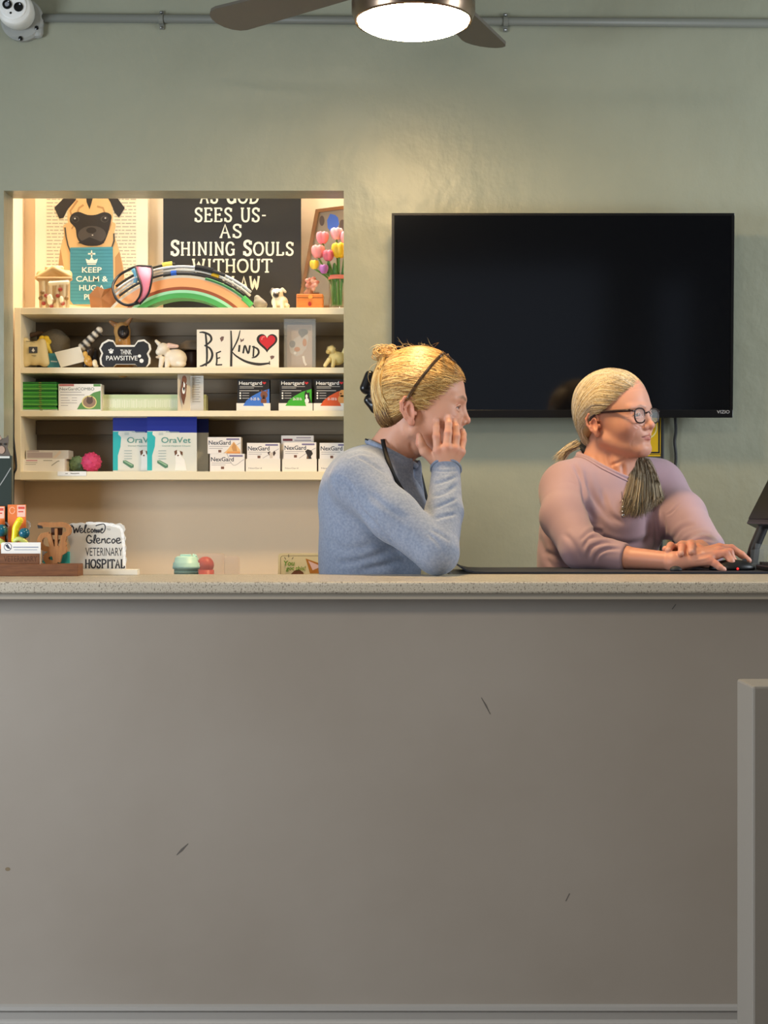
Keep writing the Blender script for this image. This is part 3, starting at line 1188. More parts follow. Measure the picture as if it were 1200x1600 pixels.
neck1 = [elp(A3(611, 714, 3.547), (.050, .052, .016), rot3('Y', 27), k=.012),
         H1.c((-.018, 0, -.020), H1.inv(A3(601, 717, 3.548)), .0455, .050, .02),
         H1.c((.035, 0, -.060), H1.inv(A3(612, 704, 3.548)), .030, .028, .02)]
HD1 = head_prims(H1)
feet = lambda pts: [cap(a, b, .036, .028, .02) for a, b in pts]
f1 = [((.25, 3.47, .10), (.36, 3.47, .055)), ((.25, 3.60, .10), (.36, 3.60, .055))]
lh1 = [cap(A3(690, 990, 3.66), A3(720, 1000, 3.62), .03, .02, .015)]
for q in range(4):
    lh1 += finger([A3(715, 996, 3.625 - .018 * q), A3(745, 1008, 3.61 - .018 * q), A3(755, 1022, 3.605 - .018 * q)], [.009, .008, .007])
lh1 += finger([A3(700, 992, 3.60), A3(715, 1004, 3.565), A3(730, 1010, 3.555)], [.011, .010, .008])
body1 = torso1(-.019) + arm_near1(-.010) + arm_far1(-.010) + lower1(-.012) + feet(f1) + lh1 + neck1 + HD1 + hand1
xs = graded(-.22, .46, .010, .0016, [(-.06, .205)])
ys = graded(3.24, 3.86, .010, .0016, [(3.425, 3.535)])
zs = graded(.0, 1.50, .012, .0016, [(1.18, 1.38)])
D = sdf_grid(body1, xs, ys, zs)
V, Fc = surface_net(D, xs, ys, zs)
V = smooth_verts(V, Fc, 1, .4)
V = creases(V, Fc, [([(712, 634), (716, 638), (718, 643)], 1.2, .0006), ([(706, 650), (712, 652), (717, 650)], 1.4, .0008),
                    ([(610, 690), (622, 708), (634, 722)], 2.5, .0014), ([(640, 690), (645, 705), (650, 716)], 3, .0016)])
C = np.tile(np.array(lin((208, 154, 128))[:3]), (len(V), 1))
C = paint_face(H1, V, C, (178, 96, 90), (112, 80, 52), (84, 104, 122), 1.0)
# nails and redder knuckles
for i in range(4):
    nl = tip[i] + np.array((0, -.0062, .001))
    m = np.exp(-(np.linalg.norm(V - nl, axis=1) / .0056) ** 4)[:, None]
    C = C * (1 - m * .6) + np.array(lin((226, 176, 160))[:3]) * m * .6
    for j, r in ((mcp[i], .010), (pip[i], .008)):
        m = np.exp(-(np.linalg.norm(V - j - np.array((0, -.007, 0)), axis=1) / r) ** 2)[:, None]
        C = C * (1 - m * .32) + np.array(lin((190, 104, 86))[:3]) * m * .32
mesh_np('body', V, Fc, SKIN_A, P1, C, True, O1)

# sweater
nh = np.array((.45, 0, .89))
nc = A3(612, 709, 3.547)
SW1 = torso1(.006) + arm_far1(.006) + arm_near1(.005)
SW1 += [cap(nc - nh * .004, nc + nh * .16, .0600, .075, .005, '-')]
wd = A3(697, 734, 3.455) - A3(694, 800, 3.37)
wp = A3(697, 727, 3.463)
SW1 += [halfspace(wp - .06, wp + .06, wp, wd, .002)]
xs = graded(-.22, .24, .006, .0032, [(-.16, .18)])
ys = graded(3.22, 3.84, .008, .0032, [(3.25, 3.56)])
zs = graded(.78, 1.24, .0032, .0032, [(.9, 1.2)])
D = sdf_grid(SW1, xs, ys, zs)
V, Fc = surface_net(D, xs, ys, zs)
V = smooth_verts(V, Fc, 2, .5)
V = creases(V, Fc, [
    ([(676, 757), (695, 752), (716, 744)], 2.6, .0030, 3.2, 3.5), ([(674, 776), (695, 770), (716, 757)], 3, .0034, 3.2, 3.5),
    ([(678, 795), (698, 786), (716, 778)], 2.6, .0030, 3.2, 3.5), ([(676, 812), (696, 806), (714, 803)], 3, .0032, 3.2, 3.5),
    ([(672, 826), (690, 836), (704, 846)], 2.6, .0026, 3.2, 3.5), ([(668, 832), (684, 848), (694, 862)], 2.6, .0022, 3.2, 3.5),
    ([(692, 846), (694, 862), (692, 876)], 2.2, .0012, 3.2, 3.4), ([(674, 735), (695, 737), (718, 735)], 1.5, .0016, 3.2, 3.6),
    ([(522, 745), (545, 758), (560, 790), (592, 826)], 3, .0028, 3.2, 3.6), ([(520, 748), (527, 762), (533, 782)], 2, .0018),
    ([(568, 800), (600, 834), (640, 872)], 4, .0040, 3.3, 3.6), ([(555, 712), (575, 722), (605, 742)], 2.4, .0022),
    ([(540, 716), (560, 708), (590, 712)], 2.4, .0024), ([(560, 890), (600, 884), (630, 874)], 5, .0038, 3.3, 3.7),
    ([(520, 880), (560, 876), (610, 862)], 5, .0030, 3.3, 3.7), ([(506, 840), (540, 858), (590, 850)], 6, .0026, 3.3, 3.7),
    ([(575, 768), (600, 790), (640, 815)], 6, .0022, 3.2, 3.4)])
KNIT1 = mat('heather_blue_knit', (118, 128, 148), 0.85, spec=0.2, sheen=0.25, bump=(520, 0.18, 3, None, 0.0008), var=(190, (150, 159, 175), 0.6))
shirt1 = mesh_np('sweater', V, Fc, KNIT1, P1, None, True, O1)
uu = np.array((.89, 0, -.45))
ring = np.array(torus_ring(nc, uu, (0, 1, 0), .0625, .0615, .005, 60))
SOL1 = torso1(.006) + arm_far1(.006)
rp = project(SOL1, ring, -.001, 4)
rp = ring
bm = bmesh.new()
b_tube(bm, [tuple(p - O1) for p in rp], 0.0068, 8, closed=True, up=tuple(nh))
from_bm('collar', bm, KNIT1, shirt1, True)
bm = bmesh.new()
wq = A3(697, 731, 3.458)
wn = wd / np.linalg.norm(wd)
wu = np.cross(wn, (0, 1, 0))
wu /= np.linalg.norm(wu)
wv = np.cross(wn, wu)
b_tube(bm, torus_ring(wq - wn * .004 - O1, wu, wv, .0330, .0325, .003, 32), 0.0032, 8, closed=True, up=tuple(wn))
from_bm('cuff', bm, KNIT1, shirt1, True)
bm = bmesh.new()
tg = A3(578, 690, 3.54)
b_box(bm, tg[0] - O1[0] - .012, tg[0] - O1[0] + .012, tg[1] - O1[1] - .022, tg[1] - O1[1] + .012, tg[2] - .0015, tg[2] + .0015)
bmesh.ops.rotate(bm, cent=tuple(tg - O1), matrix=Matrix.Rotation(math.radians(27), 3, 'Y'), verts=bm.verts)
from_bm('neck_label', bm, mat('label_black', (22, 22, 24), 0.7), shirt1)
TRO = mat('dark_trousers', (40, 42, 50), 0.85)
sculpt('trousers', lower1(.006) + [halfspace((-.5, 3, .6), (.8, 4.2, 1.2), (0, 0, .875), (0, 0, 1))], .012, TRO, P1, O1)
for a, b in f1:
    sculpt('shoe', [cap(a, b, .042, .034, .02)], .008, mat('shoe_grey', (70, 70, 74), .7), P1, O1)

# lanyard
LAN = mat('lanyard_black', (17, 17, 19), 0.6)
SL = torso1(.0075) + arm_near1(.0065)
nearp = [(598, 686), (600, 697), (604, 712), (611, 732), (621, 754), (633, 773), (648, 794), (660, 812)]
pts = []
for px, py in smooth_path(nearp, 5):
    if py < 722:
        q = ray_hit(SL + neck1, px, py, 3.3, 3.75, .004, 3.5)
    else:
        q = ray_hit(torso1(.0075), px, py, 3.3, 3.75, .003, 3.5)
    pts.append(q)
pts = np.array(pts)
for _ in range(4):
    pts[1:-1] = (pts[:-2] + 2 * pts[1:-1] + pts[2:]) / 4
ribbon3('lanyard', pts, np.tile((0.1, -.98, 0.15), (len(pts), 1)), .0098, .0016, LAN, P1, O1)
farp = smooth_path([(651, 722), (657, 740), (663, 765), (668, 785), (672, 803), (674, 820)], 5)
pts = np.array([A3(px, py, 3.575 - .04 * i / len(farp)) for i, (px, py) in enumerate(farp)])
ribbon3('lanyard', pts, np.tile((.3, -.95, 0), (len(pts), 1)), .0088, .0016, LAN, P1, O1)

# hair
HC1 = [H1.e((.006, 0, .064), (.1040, .0805, .0945), .01),
       H1.e((-.050, 0, .050), (.046, .050, .070), .02),
       H1.e((-.070, 0, .136), (.022, .026, .016), .012),
       H1.e((-.050, 0, -.002), (.040, .052, .036), .02),
       H1.cut((.018, 0, .012), (.603, 0, -.798), .012),
       H1.cut((.018, 0, .012), (.523, 0, -.853), .006)]
lo = np.min([p.lo for p in HC1[:4]], 0) - .01
hi = np.max([p.hi for p in HC1[:4]], 0) + .01
g = [np.arange(a, b, .0028) for a, b in zip(lo, hi)]
V, Fc = surface_net(sdf_grid(HC1, *g), *g)
V = smooth_verts(V, Fc, 3)
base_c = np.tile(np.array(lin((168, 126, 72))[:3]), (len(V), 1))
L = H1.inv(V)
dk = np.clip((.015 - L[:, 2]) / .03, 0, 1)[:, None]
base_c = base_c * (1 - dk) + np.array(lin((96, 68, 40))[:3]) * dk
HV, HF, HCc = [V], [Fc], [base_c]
SOLH = HC1[:4]


def add_strands(HV, HF, HC, frame, prims, ctrl, rads, pal, wts, k=12, jit=.0016, off=(.0002, .0016), sub=True):
    """ctrl (S, M, 3) local control points -> locks lying on the hair"""
    S, M, _ = ctrl.shape
    t = np.linspace(0, 1, k)
    u0 = RNG.uniform(0, .35, S) if sub else np.zeros(S)
    u1 = np.minimum(1, u0 + RNG.uniform(.6, 1.0, S)) if sub else np.ones(S)
    tt = u0[:, None] + (u1 - u0)[:, None] * t[None]
    f = tt * (M - 1)
    i = np.minimum(f.astype(int), M - 2)
    fr = (f - i)[..., None]
    fr = fr * fr * (3 - 2 * fr) * .35 + fr * .65
    r_ = np.arange(S)[:, None]
    P = ctrl[r_, i] * (1 - fr) + ctrl[r_, i + 1] * fr
    Wd = frame.o + frame.s * (P @ frame.R.T)
    Wd = Wd + RNG.normal(0, jit, (S, 1, 3)) + RNG.normal(0, jit * .25, Wd.shape)
    o = RNG.uniform(off[0], off[1], (S, 1))
    Wd = project(prims, Wd, o, 5) if prims else Wd
    for _ in range(2):
        Wd[:, 1:-1] = (Wd[:, :-2] + 2 * Wd[:, 1:-1] + Wd[:, 2:]) / 4
    v, f_, c = strand_mesh('s', Wd, rads(S), hair_cols(S, pal, wts), None)
    n0 = sum(len(x) for x in HV)
    HV.append(v)
    HF.append(f_ + n0)
    HC.append(c)


def lerp(a, b, t):
    return a + (b - a) * t


S = 4200
q = RNG.uniform(0, 1, S)
sd = np.where(RNG.uniform(0, 1, S) < .72, -1.0, 1.0)
hl = np.array([(.111, .004, .090), (.106, .030, .086), (.088, .056, .072), (.060, .068, .048), (.036, .072, .026), (.016, .073, .014)])
qi = q * 4.999
ii = qi.astype(int)
st = hl[ii] + (hl[np.minimum(ii + 1, 5)] - hl[ii]) * (qi - ii)[:, None]
st[:, 1] *= sd
en = np.stack([np.full(S, -.078), sd * RNG.uniform(.0, .03, S), .120 - .115 * q + RNG.normal(0, .008, S)], 1)
top = np.stack([lerp(.030, -.02, q), sd * lerp(.02, .078, q), lerp(.155, .04, q)], 1)
m1 = lerp(st, en, .35) + np.stack([np.zeros(S), sd * .02, .028 * (1 - q) + RNG.normal(0, .006, S)], 1)
m2 = lerp(st, en, .72) + np.stack([np.zeros(S), sd * .02, .026 * (1 - q) + RNG.normal(0, .008, S)], 1)
m1[:, 2] += .006 * np.sin(q * 24)
m2[:, 2] -= .006 * np.sin(q * 24)
PAL1 = [(206, 164, 96), (232, 200, 138), (166, 122, 66), (120, 86, 48)]
add_strands(HV, HF, HCc, H1, SOLH, np.stack([st, m1, m2, en], 1), lambda n: RNG.uniform(.0004, .0010, n), PAL1, [4, 3, 2.6, 1.6])
S = 420      # loose locks along the hairline
q = RNG.uniform(0, 1, S)
sd = np.where(RNG.uniform(0, 1, S) < .75, -1.0, 1.0)
qi = q * 4.999
ii = qi.astype(int)
st = hl[ii] + (hl[np.minimum(ii + 1, 5)] - hl[ii]) * (qi - ii)[:, None]
st[:, 1] *= sd
st += np.stack([RNG.uniform(-.002, .010, S), np.zeros(S), -RNG.uniform(-.002, .012, S)], 1)
e2_ = st + np.stack([-RNG.uniform(.03, .06, S), sd * .010, RNG.uniform(-.012, .016, S)], 1)
m1 = (st + e2_) / 2 + np.stack([np.zeros(S), sd * .006, RNG.uniform(-.004, .012, S)], 1)
add_strands(HV, HF, HCc, H1, SOLH + HD1[:9], np.stack([st, m1, e2_], 1), lambda n: RNG.uniform(.0002, .0006, n), PAL1, [3, 2, 3, 2], off=(.0004, .0018), sub=False)
# twisted roll at the back: locks rising to the knot
S = 1100
a = RNG.uniform(-1.3, 1.3, S)
sx = np.sin(a) * .046
p0 = np.stack([-.045 - .035 * np.cos(a) * .6, sx, RNG.uniform(-.02, .02, S)], 1)
p1 = np.stack([-.062 - .030 * np.cos(a), sx * 1.05, RNG.uniform(.03, .06, S)], 1)
p2 = np.stack([-.060 - .022 * np.cos(a), sx * .8, RNG.uniform(.09, .11, S)], 1)
p3 = np.stack([-.070 + 0 * a, sx * .35, RNG.uniform(.13, .15, S)], 1)
add_strands(HV, HF, HCc, H1, SOLH, np.stack([p0, p1, p2, p3], 1), lambda n: RNG.uniform(.0005, .0014, n), PAL1, [4, 3, 2.4, 1.4], off=(.0005, .004))
# nape
S = 700
a = RNG.uniform(-1.4, 1.4, S)
p0 = np.stack([-.040 - .03 * np.cos(a), np.sin(a) * .05, RNG.uniform(-.045, -.02, S)], 1)
p1 = np.stack([-.055 - .03 * np.cos(a), np.sin(a) * .05, RNG.uniform(-.01, .01, S)], 1)
p2 = np.stack([-.060 - .03 * np.cos(a), np.sin(a) * .04, RNG.uniform(.02, .05, S)], 1)
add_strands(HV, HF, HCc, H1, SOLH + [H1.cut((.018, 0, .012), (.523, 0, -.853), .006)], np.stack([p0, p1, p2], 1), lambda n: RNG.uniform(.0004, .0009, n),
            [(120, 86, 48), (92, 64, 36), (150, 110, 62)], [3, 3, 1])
# curls of the knot and a few flyaways
S = 110
ph = RNG.uniform(0, 2 * PI, S)
ctr = np.stack([-.072 + RNG.normal(0, .010, S), RNG.normal(0, .014, S), .141 + RNG.normal(0, .005, S)], 1)
rr = RNG.uniform(.009, .016, S)
tilt = RNG.uniform(-1, 1, S)
cp = np.stack([ctr + np.stack([rr * np.cos(ph + k * 1.0), rr * tilt * np.sin(ph + k) * .7, rr * .75 * np.sin(ph + k * 1.0)], 1) for k in range(6)], 1)
add_strands(HV, HF, HCc, H1, None, cp, lambda n: RNG.uniform(.0006, .0014, n), PAL1, [4, 3, 3, 1], k=20, jit=.001, sub=False)
S = 26
p0 = np.stack([RNG.uniform(-.03, .05, S), RNG.uniform(-.05, .05, S), np.full(S, .15)], 1)
p1 = p0 + np.stack([RNG.normal(-.01, .012, S), RNG.normal(0, .01, S), RNG.uniform(.002, .012, S)], 1)
p2 = p1 + np.stack([RNG.normal(-.012, .012, S), RNG.normal(0, .01, S), RNG.normal(.004, .010, S)], 1)
add_strands(HV, HF, HCc, H1, None, np.stack([p0, p1, p2], 1), lambda n: np.full(n, .00022), PAL1, [4, 3, 2, 1], sub=False)
cp = np.array([[(-.080, -.03, .120), (-.105, -.03, .110), (-.112, -.03, .085), (-.104, -.03, .066)],
               [(.018, -.070, .028), (.008, -.076, .036), (-.02, -.080, .030), (-.045, -.072, .012)]])
add_strands(HV, HF, HCc, H1, None, cp, lambda n: np.full(n, .0005), PAL1, [1, 3, 1, 0], sub=False)
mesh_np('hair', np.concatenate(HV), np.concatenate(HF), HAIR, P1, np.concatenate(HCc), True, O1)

# claw clip
CLAW = mat('clip_black', (12, 12, 13), 0.3)
cl = [H1.c((-.070, -.006, .108), (-.100, -.006, .060), .008, .008, .006), H1.c((-.100, -.006, .060), (-.094, -.006, .012), .010, .009, .006),
      H1.c((-.106, -.006, .090), (-.116, -.006, .062), .012, .013, .006), H1.c((-.108, -.006, .034), (-.094, -.006, .018), .012, .013, .006),
      H1.c((-.108, .020, .090), (-.118, .020, .062), .012, .013, .006), H1.c((-.110, .020, .034), (-.094, .020, .018), .012, .013, .006),
      H1.c((-.100, .02, .060), (-.100, -.006, .060), .009, .009, .006)]
for tz in (.078, .050, .022):
    cl.append(H1.c((-.098, -.012, tz), (-.070, -.046, tz + .004), .005, .003, .004))
sculpt('hair_clip', cl, .0022, CLAW, P1, O1)

# spectacles pushed up into the hair
TORT = mat('tortoise_frame', (52, 38, 26), 0.25, spec=0.6, var=(160, (120, 84, 44), 0.6))
LENSG = mat('spectacle_lens', (235, 240, 240), 0.05, alpha=0.10)
gl = thing('x', None, None)
bpy.data.objects.remove(gl)


def glasses(frame, org, parent, hinge_l, hinge_r, tips, up, fwd, m, rim, w, h, lens_m, name='spectacles', rims=True):
    """spectacles from two hinge points (local), temple tips, lens-up direction"""
    hl_, hr_ = np.array(hinge_l), np.array(hinge_r)
    mid = (hl_ + hr_) / 2
    wd_ = hr_ - hl_
    W_ = np.linalg.norm(wd_)
    wd_ = wd_ / W_
    up = np.array(up, float)
    up -= wd_ * (up @ wd_)
    up /= np.linalg.norm(up)
    toL = lambda p: tuple(frame.T(p) - np.array(org))
    bm = bmesh.new()
    loops = []
    for s in (-1, 1):
        c_ = mid + wd_ * s * (w / 2 + .0085) - up * h * .35 + np.array(fwd) * .006
        loop = []
        for i in range(36):
            a = 2 * PI * i / 36
            ca, sa = math.cos(a), math.sin(a)
            ex = 2 / 2.8
            p = c_ + wd_ * (w / 2) * math.copysign(abs(ca) ** ex, ca) + up * (h / 2) * math.copysign(abs(sa) ** ex, sa) - np.array(fwd) * .10 * ((ca * w / 2) ** 2) * 12
            loop.append(p)
        loops.append(loop)
        b_tube(bm, [toL(p) for p in loop], rim * frame.s, 8, closed=True, up=tuple(frame.R @ np.array(fwd)))
        b_tube(bm, [toL(c_ + wd_ * s * (w / 2) + up * h * .30), toL(hl_ if s < 0 else hr_)], rim * 1.2 * frame.s, 8)
    cb = mid + np.array(fwd) * .009
    b_tube(bm, [toL(cb - wd_ * .009 - up * h * .18), toL(cb - up * h * .08 + np.array(fwd) * .002), toL(cb + wd_ * .009 - up * h * .18)], rim * 1.1 * frame.s, 8)
    root = from_bm(name, bm, m, parent, True)
    for s, hg, tp in ((-1, hl_, tips[0]), (1, hr_, tips[1])):
        bm = bmesh.new()
        k = np.array(tp[-1])
        path = [hg] + [np.array(p) for p in tp]
        b_tube(bm, [toL(p) for p in smooth_path(path, 5)], rim * 1.15 * frame.s, 8, flat=1.6)
        from_bm('temple', bm, m, root, True)
    for loop in loops:
        bm = bmesh.new()
        vs = [bm.verts.new(toL(p)) for p in loop]
        bm.faces.new(vs)
        r = bmesh.ops.extrude_face_region(bm, geom=list(bm.faces))
        dv = Vector(frame.R @ np.array(fwd)) * .0008
        bmesh.ops.translate(bm, vec=dv, verts=[v for v in r['geom'] if isinstance(v, bmesh.types.BMVert)])
        from_bm('lens', bm, lens_m, root, True)
    return root


u1 = np.array((-.62, 0, .78))
glasses(H1, O1, P1, (.064, -.070, .131), (.064, .070, .131), ([(.036, -.0815, .098), (.004, -.085, .056), (-.012, -.082, .030)], [(.036, .0815, .098), (.004, .085, .056), (-.012, .082, .030)]),
        (-.77, 0, .63), (.63, 0, .77), TORT, .0021, .050, .038, LENSG)
stool((O1[0], O1[1], 0), .678, 'black swivel stool under the woman in the blue sweater')

# ------------------------------------------------------------------ the older woman at the keyboard
YAW = 30.0
RB = rot3('Z', -YAW)
X2 = A3(938, 900, 3.90)
O2 = np.array((X2[0], X2[1], 0.0))
P2 = thing('person', 'older woman with glasses and a grey ponytail in a mauve top, typing at the desk', 'person', O2)
H2 = Frame((.5795, 3.89, 1.2976), rot3('Z', -42) @ rot3('Y', -6.5) @ rot3('X', 2), .945)
B2 = Frame(A3(938, 810, 3.905), RB, 1.0)      # chest frame: x forward, y her left


def arm_near2(e):
    sh, el = A3(883, 767, 3.81), A3(908, 858, 3.60)
    md = A3(880, 808, 3.70)
    return [cap(sh, md, .052 + e, .0465 + e, .045), cap(md, el, .0465 + e, .040 + e, .02)]


def fore_near2(e, f=1.0):
    el, wr = A3(908, 858, 3.60), A3(1054, 877, 3.475)
    m = A3(972, 871, 3.545)
    return [cap(el, m, .039 * f + e, .0265 * f + e, .014), cap(m, wr, .0265 * f + e, .0195 * f + e, .012)]


def arm_far2(e):
    sh, el = A3(1031, 765, 4.00), A3(1102, 858, 3.74)
    md = A3(1066, 806, 3.88)
    return [cap(sh, md, .055 + e, .052 + e, .055), cap(md, el, .052 + e, .040 + e, .02)]


def fore_far2(e):
    el, wr = A3(1102, 858, 3.74), A3(1085, 866, 3.56)
    return [cap(el, wr, .038 + e, .023 + e, .014)]


def torso2(e):
    v = lambda *a: np.array(a) + e
    return [B2.e((0, 0, -.01), v(.112, .158, .150), .04),
            B2.e((-.02, 0, .068), v(.080, .140, .070), .04),
            cap(A3(888, 766, 3.83), A3(1022, 764, 4.0), .046 + e, k=.03),
            cap(A3(940, 730, 3.92), A3(890, 756, 3.83), .042 + e, .045 + e, .03),
            cap(A3(942, 728, 3.92), A3(1022, 752, 3.99), .042 + e, .048 + e, .03),
            B2.e((-.060, -.050, -.085), v(.070, .100, .160), .05),
            B2.e((.070, -.072, -.020), v(.062, .068, .066), .035),
            B2.e((.070, .072, -.020), v(.062, .068, .066), .035),
            B2.e((.005, 0, -.150), v(.130, .175, .130), .05)]


def lower2(e):
    P = [B2.e((0, 0, -.31), np.array((.145, .190, .120)) + e, .05)]
    for s, kx in ((-1, .42), (1, .42)):
        a, b, c = B2.T((.03, s * .09, -.33)), B2.T((kx, s * .10, -.36)), B2.T((kx - .06, s * .10, -.78))
        P += [cap(a, b, .085 + e, .060 + e, .03), cap(b, c, .058 + e, .042 + e, .02)]
    return P


f2 = [(B2.T((.36, s * .10, -.86)) * np.array((1, 1, 1)), B2.T((.47, s * .10, -.90))) for s in (-1, 1)]
for a, b in f2:
    a[2], b[2] = .10, .05
# right hand on the mouse
WR = A3(1054, 878, 3.475)
rm = [A3(1124, 856, 3.515), A3(1124, 861, 3.490), A3(1119, 867, 3.468), A3(1108, 876, 3.452)]       # index .. little
rp_ = [A3(1143, 857, 3.520), A3(1140, 863, 3.493), A3(1134, 864, 3.468), A3(1118, 881, 3.446)]
rd_ = [A3(1159, 867, 3.515), A3(1146, 877, 3.487), A3(1142, 876, 3.462), A3(1124, 886, 3.442)]
rt_ = [A3(1170, 876, 3.510), A3(1152, 885, 3.482), A3(1148, 889, 3.459), A3(1131, 890, 3.440)]
hand2 = []
for i in range(4):
    hand2 += [cap(WR, rm[i], .0165, .0112, .012)]
hand2 += [elp(A3(1092, 866, 3.482), (.036, .024, .0165), rot3('Y', 8), k=.012)]
for i in range(4):
    hand2 += finger([rm[i], rp_[i], rd_[i], rt_[i]], [.0098, .0092, .0080, .0068] if i < 3 else [.0088, .0080, .0070, .0062], .0035)
hand2 += finger([A3(1072, 872, 3.51), A3(1100, 880, 3.535), A3(1122, 886, 3.535)], [.014, .011, .008], .006)
# left hand draped over the right forearm, fingers towards the lens
WL = A3(1085, 866, 3.56)
lm = [A3(1052, 857, 3.530), A3(1066, 852, 3.515), A3(1080, 851, 3.512), A3(1090, 853, 3.516)]
lt1 = [A3(1048, 853, 3.500), A3(1066, 855, 3.478), A3(1081, 853, 3.476), A3(1094, 858, 3.484)]
lt2 = [A3(1044, 860, 3.478), A3(1064, 865, 3.452), A3(1080, 862, 3.452), A3(1096, 866, 3.462)]
for i in range(4):
    hand2 += [cap(WL, lm[i], .0160, .0110, .012)]
    hand2 += finger([lm[i], lt1[i], lt2[i]], [.0098, .0090, .0075], .0035)
hand2 += finger([A3(1068, 866, 3.56), A3(1045, 862, 3.545), A3(1040, 858, 3.520)], [.013, .0105, .008], .005)

neck2 = [H2.c((-.020, 0, -.022), H2.inv(A3(941, 742, 3.925)), .050, .060, .03),
         H2.c((.030, 0, -.062), H2.inv(A3(966, 748, 3.89)), .034, .044, .035)]
HD2 = head_prims(H2, jowl=.001, jaw=.0135, low=.0435)
HD2 += [H2.e((.1175, 0, -.0165), (.0102, .0105, .0092), .006), H2.e((.1065, .0128, -.0200), (.0090, .0062, .0070), .005), H2.e((.1065, -.0128, -.0200), (.0090, .0062, .0070), .005)]
body2 = torso2(-.014) + arm_near2(-.012) + fore_near2(0) + arm_far2(-.012) + fore_far2(0) + lower2(-.012) + feet(f2) + neck2 + HD2 + hand2
xs = graded(.30, 1.02, .010, .0016, [(.50, .695), (.565, .82)])
ys = graded(3.40, 4.12, .010, .0017, [(3.42, 3.54), (3.80, 3.935)])
zs = graded(.0, 1.46, .012, .0016, [(.944, 1.005), (1.19, 1.36)])
D = sdf_grid(body2, xs, ys, zs)
V, Fc = surface_net(D, xs, ys, zs)
V = smooth_verts(V, Fc, 1, .4)
V = creases(V, Fc, [([(1002, 668), (995, 674), (990, 682)], 1.8, .0006), ([(984, 652), (978, 654)], 1, .0006), ([(989, 688), (986, 694), (987, 700)], 1.4, .0005), ([(989, 664), (996, 668), (1004, 668)], 1.2, .0005),
                    ([(984, 610), (1000, 607), (1014, 608)], 1.1, .0005), ([(984, 602), (1000, 599), (1012, 600)], 1.1, .0005),
                    ([(996, 664), (1003, 667), (1008, 664)], 1.3, .0009), ([(980, 713), (968, 722), (950, 728)], 2.4, .0018),
                    ([(950, 700), (955, 725), (966, 752)], 3.4, .0028), ([(972, 722), (974, 740), (972, 756)], 3.0, .0030),
                    ([(930, 712), (935, 730), (948, 748)], 3.2, .0016),
                    ([(1084, 868), (1100, 864), (1112, 862)], 1.8, -.0009), ([(1084, 876), (1100, 873), (1110, 870)], 1.8, -.0009)])
C = np.tile(np.array(lin((214, 158, 136))[:3]), (len(V), 1))
C = paint_face(H2, V, C, (186, 112, 104), (140, 112, 94), (92, 84, 70), .8)
hz_ = V[:, 2] < 1.02
m = (hz_ * .35)[:, None]
C = C * (1 - m) + np.array(lin((200, 126, 96))[:3]) * m
for j in rm + rp_ + lt1:
    m = np.exp(-(np.linalg.norm(V - j - np.array((0, -.006, .004)), axis=1) / .009) ** 2)[:, None]
    C = C * (1 - m * .35) + np.array(lin((196, 104, 84))[:3]) * m * .35
for j in rt_ + lt2:
    nl = j + np.array((.002, -.005, .003))
    m = np.exp(-(np.linalg.norm(V - nl, axis=1) / .0052) ** 4)[:, None]
    C = C * (1 - m * .55) + np.array(lin((232, 184, 168))[:3]) * m * .55
mesh_np('body', V, Fc, SKIN_B, P2, C, True, O2)

# top with sleeves pushed up
FWD = RB @ np.array((1, 0, 0))
LFT = RB @ np.array((0, 1, 0))
UPV = np.array((0, 0, 1.0))
nn = FWD * .50 + UPV * .866
nc2 = A3(944, 730, 3.905)
SW2 = torso2(.006) + arm_near2(.007) + arm_far2(.006) + fore_near2(.0075, 1.0)[:1] + [cap(A3(965, 870, 3.550), A3(984, 872, 3.535), .0315, .0300, .01)] + \
      [cap(A3(1102, 858, 3.74), A3(1096, 861, 3.66), .044, .040, .014)]
SW2 += [cap(nc2 - nn * .035, nc2 + nn * .16, .074, .088, .008, '-')]
cd = A3(984, 873, 3.535) - A3(940, 869, 3.57)
cp_ = A3(979, 872, 3.539)
SW2 += [halfspace(cp_ - .05, cp_ + .05, cp_, cd, .003)]
xs = graded(.32, .90, .006, .0034, [(.34, .86)])
ys = graded(3.48, 4.12, .008, .0034, [(3.50, 3.95)])
zs = graded(.80, 1.26, .0034, .0034, [(.9, 1.2)])
D = sdf_grid(SW2, xs, ys, zs)
V, Fc = surface_net(D, xs, ys, zs)
V = smooth_verts(V, Fc, 2, .5)
